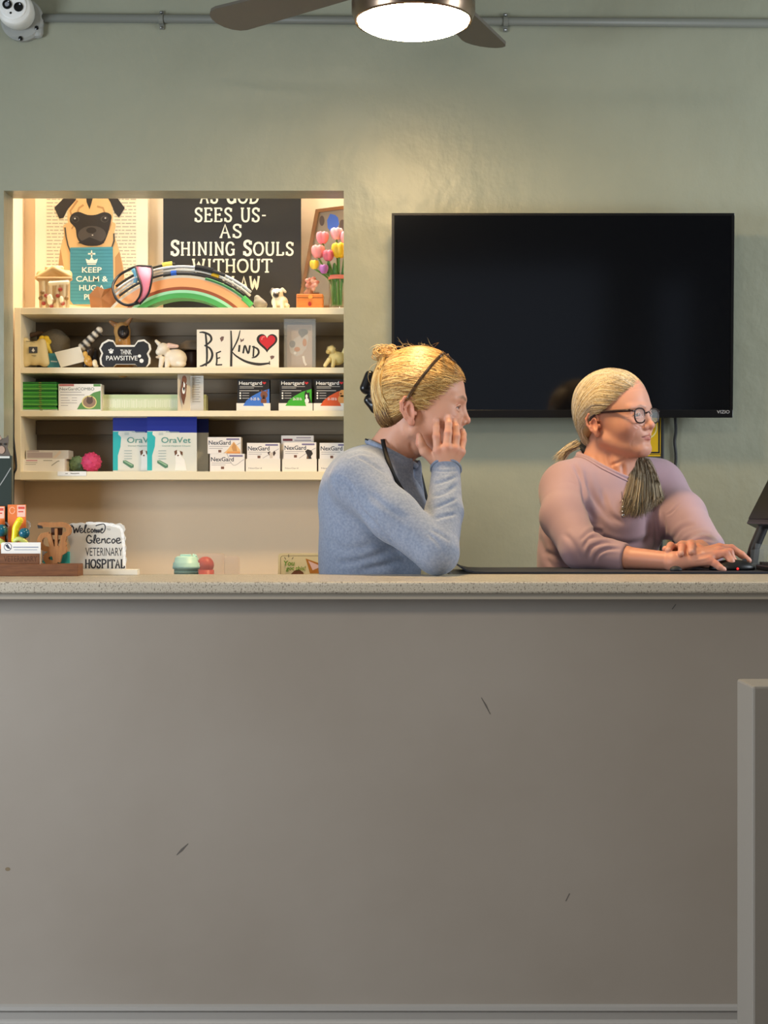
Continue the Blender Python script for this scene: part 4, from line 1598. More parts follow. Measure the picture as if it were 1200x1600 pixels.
V = creases(V, Fc, [
    ([(912, 858), (920, 842), (940, 838), (958, 842)], 2.6, .0040, 3.4, 3.7), ([(918, 874), (924, 856), (945, 848), (966, 850)], 2.6, .0040, 3.4, 3.7),
    ([(928, 884), (934, 866), (950, 858), (972, 858)], 2.4, .0036, 3.4, 3.7), ([(906, 846), (924, 830), (944, 832)], 3, .0036, 3.4, 3.75),
    ([(880, 832), (896, 850), (906, 876)], 4, .0030, 3.5, 3.8), ([(895, 722), (908, 750), (914, 785), (930, 815)], 3.2, .0052, 3.6, 3.95),
    ([(912, 735), (924, 770), (944, 800), (968, 826)], 4.5, .0052, 3.6, 3.95), ([(938, 765), (952, 800), (975, 820)], 4, .0044, 3.6, 3.95),
    ([(930, 832), (960, 850), (1000, 848), (1020, 836)], 5, .0054, 3.6, 3.95), ([(1022, 792), (1026, 830), (1022, 868)], 3.5, .0034, 3.6, 4.0),
    ([(1036, 800), (1038, 830), (1034, 860)], 3, .0034, 3.6, 4.0), ([(1062, 786), (1050, 800), (1040, 806)], 1.5, .0016, 3.6, 4.2),
    ([(1062, 862), (1074, 842), (1098, 834), (1112, 838)], 2.6, .0040, 3.6, 4.0), ([(1072, 866), (1082, 850), (1100, 842), (1118, 846)], 2.4, .0040, 3.6, 4.0),
    ([(1050, 846), (1064, 826), (1086, 818)], 3.2, .0030, 3.6, 4.0), ([(838, 832), (850, 860), (862, 888)], 5, .0036, 3.6, 4.0),
    ([(850, 860), (872, 872), (900, 888)], 4, .0032, 3.6, 4.0)])
KNIT2 = mat('mauve_jersey', (172, 144, 154), 0.72, spec=0.25, sheen=0.2, bump=(420, 0.10, 3, None, 0.0006))
shirt2 = mesh_np('jersey_top', V, Fc, KNIT2, P2, None, True, O2)
uu2 = FWD * .866 - UPV * .50
ring = np.array(torus_ring(nc2, uu2, LFT, .0765, .0765, .006, 64))
rq = project(torso2(.006), ring, .0, 4)
rq = ring * .35 + rq * .65
bm = bmesh.new()
b_tube(bm, [tuple(p - O2) for p in rq], 0.0068, 8, closed=True, up=tuple(nn), flat=1.35)
from_bm('collar', bm, KNIT2, shirt2, True)
ring2 = nc2 + (ring - nc2) * 1.16 - nn * .004
rq = project(torso2(.006), ring2, .0006, 5)
bm = bmesh.new()
b_tube(bm, [tuple(p - O2) for p in rq], 0.0022, 6, closed=True, up=tuple(nn))
from_bm('collar_seam', bm, KNIT2, shirt2, True)
cn = cd / np.linalg.norm(cd)
cu = np.cross(cn, (0, 0, 1))
cu /= np.linalg.norm(cu)
cv = np.cross(cn, cu)
bm = bmesh.new()
b_tube(bm, torus_ring(cp_ - cn * .002 - O2, cu, cv, .0300, .0300, .003, 32), 0.0022, 8, closed=True, up=tuple(cn))
from_bm('cuff', bm, KNIT2, shirt2, True)
sculpt('trousers', lower2(.006) + [halfspace((0, 3, .6), (1.4, 4.4, 1.2), (0, 0, .85), (0, 0, 1))], .012, TRO, P2, O2)
for a, b in f2:
    sculpt('shoe', [cap(a, b, .042, .034, .02)], .008, mat('shoe_grey', (70, 70, 74), .7), P2, O2)

# hair: swept back to a low tie, tail over the far shoulder
HC2 = [H2.e((-.002, 0, .064), (.1065, .0850, .0910), .01),
       H2.e((-.045, 0, .012), (.052, .070, .062), .03),
       H2.e((-.058, 0, -.030), (.034, .036, .030), .02),
       H2.cut((.030, 0, .040), (.60, 0, -.80), .012),
       H2.cut((-.004, 0, .020), (.86, 0, -.51), .010)]
lo = np.min([p.lo for p in HC2[:3]], 0) - .01
hi = np.max([p.hi for p in HC2[:3]], 0) + .01
g = [np.arange(a, b, .0028) for a, b in zip(lo, hi)]
V, Fc = surface_net(sdf_grid(HC2, *g), *g)
V = smooth_verts(V, Fc, 3)
HV, HF, HCc = [V], [Fc], [np.tile(np.array(lin((168, 142, 100))[:3]), (len(V), 1))]
PAL2 = [(206, 184, 142), (228, 216, 192), (170, 144, 102), (132, 112, 82), (204, 198, 188)]
S = 3400
q = RNG.uniform(0, 1, S)
sd = np.where(RNG.uniform(0, 1, S) < .72, -1.0, 1.0)
hl = np.array([(.104, .004, .098), (.101, .030, .092), (.086, .054, .078), (.062, .068, .058), (.036, .075, .042), (.012, .077, .036)])
qi = q * 4.999
ii = qi.astype(int)
st = hl[ii] + (hl[np.minimum(ii + 1, 5)] - hl[ii]) * (qi - ii)[:, None]
st[:, 1] *= sd
en = np.stack([-.068 + RNG.normal(0, .006, S), sd * RNG.uniform(.0, .028, S), -.038 + RNG.normal(0, .006, S)], 1)
m1 = np.stack([lerp(.040, -.02, q), sd * lerp(.045, .084, q), lerp(.138, .026, q)], 1)
m2 = np.stack([lerp(-.045, -.055, q), sd * lerp(.062, .060, q), lerp(.080, .000, q)], 1)
add_strands(HV, HF, HCc, H2, HC2[:3], np.stack([st, m1, m2, en], 1), lambda n: RNG.uniform(.0004, .0010, n), PAL2, [4, 3, 2, 1.4, 1.6], k=14)
S = 420
yy = RNG.uniform(-.034, .034, S)
st = np.stack([.106 - .10 * np.abs(yy), yy, .094 - .1 * np.abs(yy) + RNG.normal(0, .002, S)], 1)
m1 = np.stack([np.full(S, .060), yy * 1.5, np.full(S, .135)], 1)
m2 = np.stack([np.full(S, .000), yy * 2.0, np.full(S, .155)], 1)
en = np.stack([np.full(S, -.060), yy * 2.2, np.full(S, .130)], 1)
add_strands(HV, HF, HCc, H2, HC2[:3], np.stack([st, m1, m2, en], 1), lambda n: RNG.uniform(.0004, .0010, n), PAL2, [3, 4, 1, 1, 3], k=14, sub=False)
S = 2600
q = RNG.uniform(0, 1, S)
sd = np.where(RNG.uniform(0, 1, S) < .7, -1.0, 1.0)
st = np.stack([lerp(.104, -.035, q), sd * RNG.uniform(0, .012, S), np.where(q < .5, lerp(.10, .158, q * 2), .158)], 1)
m1 = np.stack([lerp(.050, -.075, q), sd * lerp(.070, .040, q), lerp(.115, .115, q)], 1)
m2 = np.stack([lerp(-.045, -.090, q), sd * lerp(.074, .040, q), lerp(.055, .040, q)], 1)
en = np.stack([-.068 + RNG.normal(0, .006, S), sd * RNG.uniform(.0, .028, S), -.034 + RNG.normal(0, .006, S)], 1)
add_strands(HV, HF, HCc, H2, HC2[:3], np.stack([st, m1, m2, en], 1), lambda n: RNG.uniform(.0004, .0010, n), PAL2, [4, 3, 2, 1.4, 1.6], k=14)
# tail: from the tie, behind the neck, over the far shoulder and down the chest
BS = torso2(.008) + arm_far2(.006)
S = 1500
w = RNG.uniform(-1, 1, S)
z0 = RNG.uniform(0, 1, S)
c0 = np.stack([A3(1002 + 13 * a, 714 + 5 * abs(a), 3.865) for a in w])
c1 = np.stack([A3(1004 + 20 * a + 3 * b, 744, 3.835) for a, b in zip(w, z0)])
c2 = np.stack([A3(1006 + 30 * a, 776 + 6 * b, 3.80) for a, b in zip(w, z0)])
c3 = np.stack([A3(1003 + 31 * a + 3.5 * RNG.normal(), 812 - 24 * max(0, a) - 8 * abs(RNG.normal()) * 1.6 - 4 * abs(a), 3.775) for a, b in zip(w, z0)])
cpw = np.stack([c0, c1, c2, c3], 1)
for j in range(1, 4):
    for it in range(S):
        h = ray_hit(BS, 600 + F * cpw[it, j, 0] / cpw[it, j, 1], 800 - F * (cpw[it, j, 2] - CZ) / cpw[it, j, 1], 3.6, 4.15, 0.0, 3.84)
        cpw[it, j] = h + np.array((0, -1, 0)) * (.004 + .022 * (1 - w[it] ** 2) * z0[it] * (1.0 if j < 3 else .7))
add_strands(HV, HF, HCc, Frame((0, 0, 0), np.eye(3), 1.0), None, cpw, lambda n: RNG.uniform(.0004, .0011, n),
            [(150, 134, 108), (184, 170, 146), (112, 98, 78), (206, 194, 170), (84, 72, 58)], [4, 3, 3, 1.5, 1.6], k=14, jit=.002, sub=False)
# short end of the tail behind the near shoulder
S = 220
t0 = H2.inv(A3(903, 694, 3.93))
t1 = H2.inv(A3(874, 716, 3.945))
p0 = t0 + RNG.normal(0, .006, (S, 3))
p2 = t1 + RNG.normal(0, .008, (S, 3))
add_strands(HV, HF, HCc, H2, None, np.stack([p0, (p0 + p2) / 2 + np.array((-.004, 0, .004)), p2], 1), lambda n: RNG.uniform(.0005, .001, n), PAL2, [4, 3, 2, 1, 1], sub=False)
mesh_np('hair', np.concatenate(HV), np.concatenate(HF), HAIR, P2, np.concatenate(HCc), True, O2)
TIE = mat('hair_tie_grey', (44, 44, 44), 0.8, bump=(160, .6, 3, None, .003))
tc_ = H2.T((-.072, 0, -.044))
tdir = H2.R @ np.array((-.6, 0, -.8))
tu = H2.R @ np.array((0, 1, 0))
tv_ = np.cross(tdir, tu)
bm = bmesh.new()
for r, o in ((.024, -.010), (.025, .0), (.024, .010)):
    b_tube(bm, torus_ring(tc_ + tdir * o - O2, tu, tv_, r, r, .01, 28), .0095, 8, closed=True, up=tuple(tdir))
from_bm('hair_tie', bm, TIE, P2, True)

# glasses worn
BRN = mat('dark_brown_frame', (46, 28, 28), 0.25, spec=0.6)
gx = .106
glasses(H2, O2, P2, (.104, -.069, .025), (.104, .069, .025), ([(.05, -.074, .031), (.012, -.078, .034), (-.012, -.079, .024), (-.020, -.077, .008)], [(.05, .074, .031), (.012, .078, .034), (-.012, .079, .024), (-.020, .077, .008)]),
        (.10, 0, 1), (1, 0, -.10), BRN, .0021, .049, .038, LENSG)
# pendant on a thin chain
SIL = mat('silver', (210, 210, 215), 0.2, 1.0)
pts = [ray_hit(torso2(.006), px, py, 3.6, 4.1, .002, 3.8) for px, py in ((971, 768), (972, 780), (973, 790))]
bm = bmesh.new()
b_tube(bm, [tuple(p - O2) for p in pts], .0007, 6)
nk = from_bm('necklace', bm, SIL, P2, True)
for py, r in ((793, .0040), (800, .0030), (806, .0046)):
    q = ray_hit(torso2(.006), 973, py, 3.6, 4.1, .003, 3.8) - O2
    bm = bmesh.new()
    b_sphere(bm, tuple(q), r, 12, (1, .7, 1.15))
    from_bm('pendant', bm, SIL, nk, True)
stool((O2[0], O2[1], 0), .60, 'black swivel stool under the woman in the mauve top')

# ================================================================== SHELVES AND WHAT STANDS ON THEM
DS = 4.48                                   # front of the shelf unit
Z1, Z2, Z3, Z4 = [at(0, y, DS).z for y in (480.5, 574, 641.5, 736.5)]
SHELF = mat('shelf_cream', (240, 226, 192), 0.45, spec=0.35)
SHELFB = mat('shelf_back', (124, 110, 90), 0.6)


def picture(name, layers, d, parent, org, step=0.00014):
    """one printed picture: flat layers of ink, each with its own colour"""
    bm = bmesh.new()
    ms = []
    for i, (polys, m) in enumerate(layers):
        if m not in ms:
            ms.append(m)
        k0 = len(bm.faces)
        for pts in polys:
            q = []
            for p in pts:
                v = at(p[0], p[1], d)
                q.append((v.x - org[0], v.z - org[2]))
            b_prism(bm, q, d - step * (i + 1) - org[1], d - org[1])
        bm.faces.ensure_lookup_table()
        for f in bm.faces[k0:]:
            f.material_index = ms.index(m)
    return from_bm(name, bm, ms, parent)


def ink(c, rough=0.6):
    return mat('ink_%02x%02x%02x' % tuple(c), c, rough)


def standing(name, label, cat, x0, x1, ytop, zb, d, depth, m, group=None, bev=0.0):
    """a box standing on height zb whose front face shows from x0 to x1 up to ytop"""
    X0, X1 = at(x0, 0, d).x, at(x1, 0, d).x
    zt = at(0, ytop, d).z
    o = (0.5 * (X0 + X1), d, zb)
    ob = box_obj(name, X0, X1, d, d + depth, zb, zt, m, bev=bev, off=o)
    ob.location = o
    tag(ob, label, cat, group)
    return ob, o


def solid_fig(name, label, cat, org, prims, voxel, m, group=None, it=1, default=(200, 200, 200), sharp=.001):
    o = sculpt(name, prims, voxel, m, None, org, default, it, sharp)
    o.location = org
    return tag(o, label, cat, group)


def pe(px, py, d, rx, rz, ry=None, col=None, k=.004, op='+', rot=None):
    s = d / F
    ry = (rx + rz) / 2 if ry is None else ry
    return elp(at(px, py, d), (rx * s, ry * s, rz * s), rot, k, op, col)


def pc(a, b, r0, r1=None, col=None, k=.004, op='+'):
    s = a[2] / F
    return cap(at(*a), at(*b), r0 * s, (r0 if r1 is None else r1) * s, k, op, col)


GLAZE = mat('glazed_ceramic', (230, 225, 215), 0.3, vcol=True)
MATTE = mat('painted_resin', (220, 215, 200), 0.6, vcol=True)

# unit
ux0, ux1 = at(22.5, 0, DS).x, at(566, 0, DS).x
su = thing('wall_shelf', 'cream wall shelf unit with four boards seen through the opening', 'shelf', ((ux0 + ux1) / 2, DS, at(0, 749.5, DS).z))
uo = su.location
pw = 0.0185
for a in (ux0, ux1 - pw):
    box_obj('side_panel', a, a + pw, DS, 4.695, at(0, 749.5, DS).z, Z1, SHELF, su, 0.001, off=uo)
for zt, yb in ((Z1, 491), (Z2, 583), (Z3, 650.5), (Z4, 749.5)):
    zb = at(0, yb, DS).z
    b = box_obj('shelf_board', ux0 + pw, ux1 - pw, DS + 0.001, 4.686, zb, zt - 0.0003, SHELF, su, 0.0008, off=uo)
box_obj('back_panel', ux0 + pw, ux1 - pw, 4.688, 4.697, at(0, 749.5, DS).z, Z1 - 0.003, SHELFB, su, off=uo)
for zt in (Z1, Z2, Z3):
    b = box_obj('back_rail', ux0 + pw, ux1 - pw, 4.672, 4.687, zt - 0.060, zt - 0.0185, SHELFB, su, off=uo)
sl, so = standing('shelf_label', 'small white paper label stuck on the lowest shelf edge', 'label', 90, 135, 736.5, at(0, 743.5, DS).z, DS - .001, .0008, WHT)
strokes('lettering', [([(102, 740), (106, 740)], 1), ([(110, 739.5), (116, 740), (124, 739.6)], 1.2)], DS - .001, ink((120, 112, 100)), sl, so)

# cords and plate on the alcove side wall
bm = bmesh.new()
b_tube(bm, smooth_path([at(19.5, 625, 4.47), at(20.5, 680, 4.47), at(25, 728, 4.47), at(21, 745, 4.47), at(20, 800, 4.47), at(19, 905, 4.47)], 6), .0035, 8)
tag(from_bm('power_cord', bm, CORD, smooth=True), 'black cord bending past the left end of the shelf unit', 'cord')
pl = box_obj('outlet_plate', AX0, AX0 + .006, 4.485, 4.56, at(0, 632, 4.5).z, at(0, 606, 4.5).z, WPL, bev=.001, off=(AX0, 4.52, at(0, 632, 4.5).z))
pl.location = (AX0, 4.52, at(0, 632, 4.5).z)
tag(pl, 'white outlet plate on the alcove side wall left of the shelf', 'outlet')

# ------------------------------------------------------------------ on top of the unit
z1p = lambda pts: [(x / 4.2857, 290 + y / 4.2857) for x, y in pts]
z2p = lambda pts: [(240 + x / 3.75, 290 + y / 3.75) for x, y in pts]
CANV = mat('canvas_white', (238, 226, 200), 0.75)
cv, co = standing('canvas_print', 'white canvas print of a pug holding a teal sign against the alcove wall', 'picture', 55, 231, 246, Z1, 4.662, .030, CANV)
rr_ = random.Random(3)
words_ = []


def soft(pts, n=4):
    k = len(pts)
    out = []
    for i in range(k):
        a, b, c, d = [np.array(pts[(i + j) % k], float) for j in (-1, 0, 1, 2)]
        for j in range(n):
            t = j / n
            out.append(tuple(.5 * (2 * b + (c - a) * t + (2 * a - 5 * b + 4 * c - d) * t * t + (3 * b - a - 3 * c + d) * t ** 3)))
    return out


for row in range(38):
    y = 268 + row * 5.35
    x = 73.0
    while x < 211:
        w_ = rr_.uniform(3, 11)
        words_.append(rect(x, y, min(212.5, x + w_), y + 1.5))
        x += w_ + rr_.uniform(1.3, 2.2)
PGE = ink((236, 222, 192))
fur, furd, blk, gry = ink((220, 182, 128)), ink((182, 136, 88)), ink((44, 40, 40)), ink((78, 72, 70))
head = soft(z1p([(515, 60), (455, 170), (460, 260), (500, 330), (520, 395), (700, 395), (738, 300), (758, 200), (740, 110), (700, 50), (600, 10), (550, 30)]))
bodyp = soft(z1p([(450, 250), (430, 330), (405, 420), (392, 540), (400, 640), (440, 790), (800, 790), (832, 600), (800, 440), (765, 330), (750, 240)]))
mask_ = soft(z1p([(480, 195), (468, 240), (505, 285), (515, 345), (545, 390), (610, 405), (685, 392), (718, 335), (738, 260), (746, 200), (700, 178), (640, 196), (585, 196), (525, 176)]))
earl = z1p([(500, 40), (430, 82), (364, 148), (398, 222), (425, 216), (452, 160), (510, 95)])
earr = z1p([(690, 30), (740, 112), (768, 182), (797, 214), (836, 150), (790, 88), (720, 30)])
picture('pug_print', [([rect(72, 262, 213, 472)], PGE), (words_, ink((176, 164, 144))), ([bodyp], fur),
                      ([z1p([(800, 440), (832, 600), (800, 790), (772, 790), (770, 480)]), z1p([(405, 420), (392, 540), (400, 640), (420, 700), (430, 560)])], furd),
                      ([head], fur), (ribbon(z1p([(520, 100), (470, 170), (480, 200)]), 3) + ribbon(z1p([(560, 130), (530, 150), (520, 175)]), 3) + ribbon(z1p([(650, 140), (690, 150), (700, 180)]), 3)
                                      + ribbon(z1p([(530, 215), (500, 260), (480, 290)]), 2) + ribbon(z1p([(735, 200), (742, 260), (730, 300)]), 2), furd),
                      ([earl, earr, mask_, z1p([(575, 20), (580, 110), (600, 160), (615, 110), (640, 20)])], blk),
                      ([[(x, y) for x, y in ell(617 / 4.2857, 290 + 330 / 4.2857, 22, 14)], z1p(ell(505, 225, 26, 22)), z1p(ell(700, 225, 26, 22))], gry),
                      ([z1p(ell(505, 228, 20, 17)), z1p(ell(702, 226, 20, 17)), z1p(ell(612, 300, 34, 20)), z1p([(520, 385), (600, 345), (700, 385), (610, 402)])], blk),
                      ([z1p(ell(502, 221, 6, 5)), z1p(ell(706, 218, 6, 5)), z1p(ell(620, 332, 5, 4))], ink((210, 206, 200)))], 4.662, cv, co)
sg = picture('teal_sign_print', [(ribbon(z1p([(435, 280), (442, 340), (455, 400), (482, 468)]), 2.2) + ribbon(z1p([(762, 320), (764, 370), (750, 410), (722, 448)]), 2.2), ink((74, 70, 66))),
                                 ([z1p([(470, 415), (755, 410), (762, 780), (740, 795), (490, 795), (470, 770)])], ink((72, 148, 170))),
                                 ([rect(110.2, y, 176.5, y + 1.0) for y in np.arange(390, 473, 5.3)], ink((58, 128, 150))),
                                 ([z1p([(574, 490), (582, 520), (645, 520), (655, 490), (630, 500), (614, 478), (598, 500)]), z1p(ell(614, 458, 5, 26)), z1p(rect(590, 452, 638, 462)), z1p(rect(585, 524, 642, 530))], ink((240, 240, 232)))],
             4.6605, cv, co)
for s, cx, cy, w_ in (('KEEP', 615, 564, 131), ('CALM &', 616, 624, 212), ('HUG A', 615, 684, 168), ('PUG', 612, 745, 96)):
    text('lettering', s, cx / 4.2857, 290 + cy / 4.2857, 8.4, 4.6588, ink((244, 244, 236)), cv, co, width=w_ / 4.2857, bold=.012)

SLATE = mat('slate_black', (40, 38, 36), 0.6, bump=(40, .15, 4))
cb, cbo = standing('chalkboard_sign', 'large black chalkboard sign with white lettering beside the pug picture', 'sign', 255, 470, 240, Z1, 4.640, .020, SLATE)
GL = {  # painted serif capitals: strokes in a unit box, y up
    'A': [[(.12, 0), (.5, 1), (.88, 0)], [(.26, .36), (.74, .36)], [(0, 0), (.24, 0)], [(.76, 0), (1, 0)]],
    'S': [[(.84, .78), (.76, .94), (.5, 1), (.22, .92), (.16, .72), (.36, .57), (.66, .45), (.86, .28), (.76, .07), (.5, 0), (.24, .05), (.14, .24)], [(.85, 1), (.85, .74)], [(.13, 0), (.13, .27)]],
    'G': [[(.86, .78), (.74, .95), (.5, 1), (.22, .88), (.1, .5), (.22, .12), (.5, 0), (.78, .08), (.86, .2)], [(.86, 0), (.86, .44)], [(.6, .44), (1, .44)]],
    'O': [[(.5, 1), (.2, .88), (.06, .5), (.2, .12), (.5, 0), (.8, .12), (.94, .5), (.8, .88), (.5, 1)]],
    'D': [[(.16, 0), (.16, 1)], [(0, 1), (.5, 1), (.82, .84), (.94, .5), (.82, .16), (.5, 0), (0, 0)]],
    'E': [[(.18, 0), (.18, 1)], [(0, 1), (.84, 1)], [(.18, .52), (.66, .52)], [(0, 0), (.86, 0)], [(.85, 1), (.85, .8)], [(.87, 0), (.87, .22)], [(.66, .62), (.66, .42)]],
    'F': [[(.18, 0), (.18, 1)], [(0, 1), (.84, 1)], [(.18, .52), (.66, .52)], [(0, 0), (.4, 0)], [(.85, 1), (.85, .8)]],
    'U': [[(.16, 1), (.16, .3), (.28, .06), (.5, 0), (.72, .06), (.84, .3), (.84, 1)], [(0, 1), (.34, 1)], [(.66, 1), (1, 1)]],
    'H': [[(.16, 0), (.16, 1)], [(.84, 0), (.84, 1)], [(.16, .52), (.84, .52)], [(0, 1), (.32, 1)], [(0, 0), (.32, 0)], [(.68, 1), (1, 1)], [(.68, 0), (1, 0)]],
    'I': [[(.5, 0), (.5, 1)], [(.2, 1), (.8, 1)], [(.2, 0), (.8, 0)]],
    'N': [[(.16, 0), (.16, 1)], [(.16, 1), (.84, 0)], [(.84, 0), (.84, 1)], [(0, 1), (.24, 1)], [(0, 0), (.32, 0)], [(.68, 1), (1, 1)]],
    'L': [[(.2, 0), (.2, 1)], [(.02, 1), (.4, 1)], [(.02, 0), (.88, 0)], [(.88, 0), (.88, .24)]],
    'W': [[(.1, 1), (.3, 0), (.5, .8), (.7, 0), (.9, 1)], [(0, 1), (.22, 1)], [(.78, 1), (1, 1)]],
    'T': [[(.5, 0), (.5, 1)], [(.04, 1), (.96, 1)], [(.04, 1), (.04, .78)], [(.96, 1), (.96, .78)], [(.3, 0), (.7, 0)]],
    'P': [[(.18, 0), (.18, 1)], [(0, 1), (.55, 1), (.86, .88), (.88, .66), (.6, .48), (.18, .48)], [(0, 0), (.4, 0)]],
    '-': [[(.1, .45), (.8, .45)]],
    ' ': [],
}
GWID = {'I': .45, ' ': .55, '-': .55, 'W': 1.25, 'S': .82, 'E': .85, 'L': .82, 'O': 1.05}


def serif_lines(s, x0, x1, y0, y1, w, big=(), gap=.16):
    tot = sum(GWID.get(c, .95) * (1.05 if i in big else 1) for i, c in enumerate(s)) + gap * (len(s) - 1)
    u = (x1 - x0) / tot
    x = x0
    out = []
    for i, c in enumerate(s):
        g = GWID.get(c, .95) * u * (1.05 if i in big else 1)
        top = y0 - (2.5 if i in big else 0)
        for st_ in GL[c]:
            p = [(x + a * g, y1 - b * (y1 - top)) for a, b in st_]
            if len(p) > 4:
                p = smooth_path(p, 3)
            out += ribbon(p, w * (1.35 if i in big else 1) * (1.0 if len(st_) > 2 or abs(st_[0][0] - st_[-1][0]) < .05 else .72))
        x += g + gap * u
    return out


CHALK = mat('chalk_paint', (236, 232, 214), 0.7)
for s, x0, x1, y0, y1, big in (('AS GOD', 312, 404, 297, 317, (3,)), ('SEES US-', 304, 417, 325.5, 346, ()), ('AS', 343, 378, 351, 371, ()),
                               ('SHINING SOULS', 267, 459, 379, 398.5, (0, 8)), ('WITHOUT', 300, 425, 405.5, 425, ()), ('FLAW', 347, 406, 432.5, 452, ())):
    flat('lettering', serif_lines(s, x0, x1, y0, y1, 3.1, big), 4.640, CHALK, cb, cbo)

# house figurine
hb = at(85, 0, 4.56)
THA, WLL, RED = (206, 172, 118), (226, 208, 172), (150, 52, 40)
hp = []
hp += [elp(at(85, 462, 4.56), (.040, .03, .036), None, .006, '+', WLL)]
for i in range(9):
    hp.append(pc((63 + i * 5.4, 440 + (i % 2), 4.53), (64 + i * 5.2, 480, 4.53), 2.6, 2.8, (232, 214, 178) if i % 2 else (196, 164, 120), .001))
hp += [pc((58, 434, 4.545), (84, 420, 4.55), 4, 5, THA), pc((84, 420, 4.55), (109, 432, 4.545), 5, 4, THA), pc((60, 436, 4.53), (110, 436, 4.53), 3.5, 3.5, (178, 140, 92)),
       pc((64, 429, 4.56), (106, 429, 4.56), 7, 7, THA), pc((74, 419, 4.56), (96, 419, 4.56), 4, 4, (222, 196, 150)), pc((78, 443, 4.524), (106, 441, 4.524), 3, 2.5, (236, 224, 192))]
for i, (x, y) in enumerate([(63, 466), (68, 474), (72, 462), (84, 470), (90, 462), (98, 474), (104, 466), (80, 478), (94, 452), (66, 457)]):
    hp.append(pe(x, y, 4.522, 3.4, 3.0, 3, RED if i % 3 else (128, 96, 52), .001))
hp += [pe(78, 468, 4.519, 5, 9, 2, (240, 228, 200), .001), pe(96, 468, 4.519, 3.5, 6, 2, (238, 222, 190), .001)]
solid_fig('house_figurine', 'small rustic cottage figurine with tan roof and red flowers, on top of the shelf', 'figurine', (hb.x, 4.56, Z1), hp, .0022, MATTE)

# folded cardboard
TAN = mat('kraft_card', (190, 138, 92), 0.8)
bm = bmesh.new()
kp = [at(139, 461, 4.55), at(152, 447, 4.53), at(163, 452, 4.51), at(176, 449, 4.55), at(184, 482.5, 4.54), at(160, 482.5, 4.51), at(142, 482.5, 4.55), at(158, 466, 4.505)]
vs = [bm.verts.new(p) for p in kp]
for f in ((0, 1, 7), (1, 2, 7), (2, 3, 7), (7, 3, 4), (7, 4, 5), (0, 7, 5), (0, 5, 6)):
    bm.faces.new([vs[i] for i in f])
r = bmesh.ops.solidify(bm, geom=bm.faces[:], thickness=.003)
cbx = from_bm('cardboard_piece', bm, TAN)
tag(cbx, 'crumpled tan cardboard piece at the left foot of the rainbow', 'cardboard')

# rainbow with collars
RCX, RCY, RD = 285, 580, 4.52
rb = thing('rainbow_arch', 'wooden rainbow arch with green, brown and peach bands on the shelf top', 'ornament', (at(RCX, 0, RD).x, RD, Z1))


def sector(r0, r1, ybase):
    a0 = math.acos(min(1, (RCY - ybase) / r0))
    a1 = math.acos(min(1, (RCY - ybase) / r1))
    o_ = [(RCX + r1 * math.sin(-a1 + 2 * a1 * i / 40), RCY - r1 * math.cos(-a1 + 2 * a1 * i / 40)) for i in range(41)]
    i_ = [(RCX + r0 * math.sin(a0 - 2 * a0 * i / 40), RCY - r0 * math.cos(a0 - 2 * a0 * i / 40)) for i in range(41)]
    return o_ + i_


for r0, r1, c in ((114.6, 122.5, (70, 158, 84)), (122.5, 127, (150, 214, 176)), (127, 132, (150, 78, 46)), (132, 146, (238, 172, 118)), (146, 150, (206, 200, 186))):
    flat('band', [sector(r0, r1, 483)], RD, mat('band_%02x%02x%02x' % c, c, .5), rb, rb.location, thick=-.07)


def arc_pts(r, a0, a1, d, n=26):
    return [at(RCX + r * math.sin(math.radians(a0 + (a1 - a0) * i / n)), RCY - r * math.cos(math.radians(a0 + (a1 - a0) * i / n)), d) for i in range(n + 1)]


def collar(r, d, a0, a1, c, tab_a, tab_c, tab_w, label, c2=None):
    o = Vector(at(RCX, RCY - r, d))
    t = thing('pet_collar', label, 'collar', o, 'collars on the rainbow')
    bm = bmesh.new()
    p = arc_pts(r, a0, a1, d)
    b_tube(bm, [x - o for x in p], .0042, 8, flat=.9)
    from_bm('strap', bm, mat('strap_%02x%02x%02x' % c, c, .6), t, True)
    bm = bmesh.new()
    p = arc_pts(r, tab_a - tab_w, tab_a + tab_w, d, 6)
    b_tube(bm, [x - o for x in p], .0078, 8, flat=1.1)
    from_bm('buckle', bm, mat('buckle_%02x%02x%02x' % tab_c, tab_c, .4), t)
    if c2:
        bm = bmesh.new()
        p = arc_pts(r, tab_a + 5, tab_a + 12, d - .004, 6)
        b_tube(bm, [x - o for x in p], .0050, 8)
        from_bm('tag', bm, mat('buckle_%02x%02x%02x' % c2, c2, .4), t)
    return t


collar(153.5, 4.525, -40, 40, (60, 60, 62), -5, (40, 86, 176), 1.6, 'dark collar nearest the rainbow with a blue buckle')
collar(158.5, 4.535, -41, 42, (232, 230, 222), 19, (228, 184, 40), 2.2, 'white collar on the rainbow with a yellow buckle')
collar(163.5, 4.528, -40, 41, (206, 208, 210), 12, (24, 24, 26), 5.0, 'pale grey collar on the rainbow with a large black buckle', (40, 40, 44))
collar(168.0, 4.537, -38, -4, (46, 42, 34), -8, (206, 190, 84), 2.6, 'black and yellow patterned collar at the crest of the rainbow')
collar(149.0, 4.512, 14, 46, (52, 120, 70), 43, (56, 160, 72), 3.5, 'dark green collar with bright green buckle at the right foot of the rainbow')
hn = thing('pet_harness', 'pink and black pet harness looped round the left end of the rainbow', 'harness', at(212, 445, 4.50))
ho = hn.location
PNK, BLKS = mat('harness_pink', (232, 138, 160), .7), mat('strap_black', (22, 20, 22), .6)
hz1 = lambda pts, d: [Vector(at(x / 4.2857, 290 + y / 4.2857, d + e)) - ho for x, y, e in pts]
mid = [(950, 545, .02), (985, 600, -.01), (990, 660, -.02), (970, 720, -.02), (920, 780, -.01)]
lft = [(905, 540, .02), (925, 610, -.01), (945, 680, -.022), (935, 740, -.02), (900, 790, -.01)]
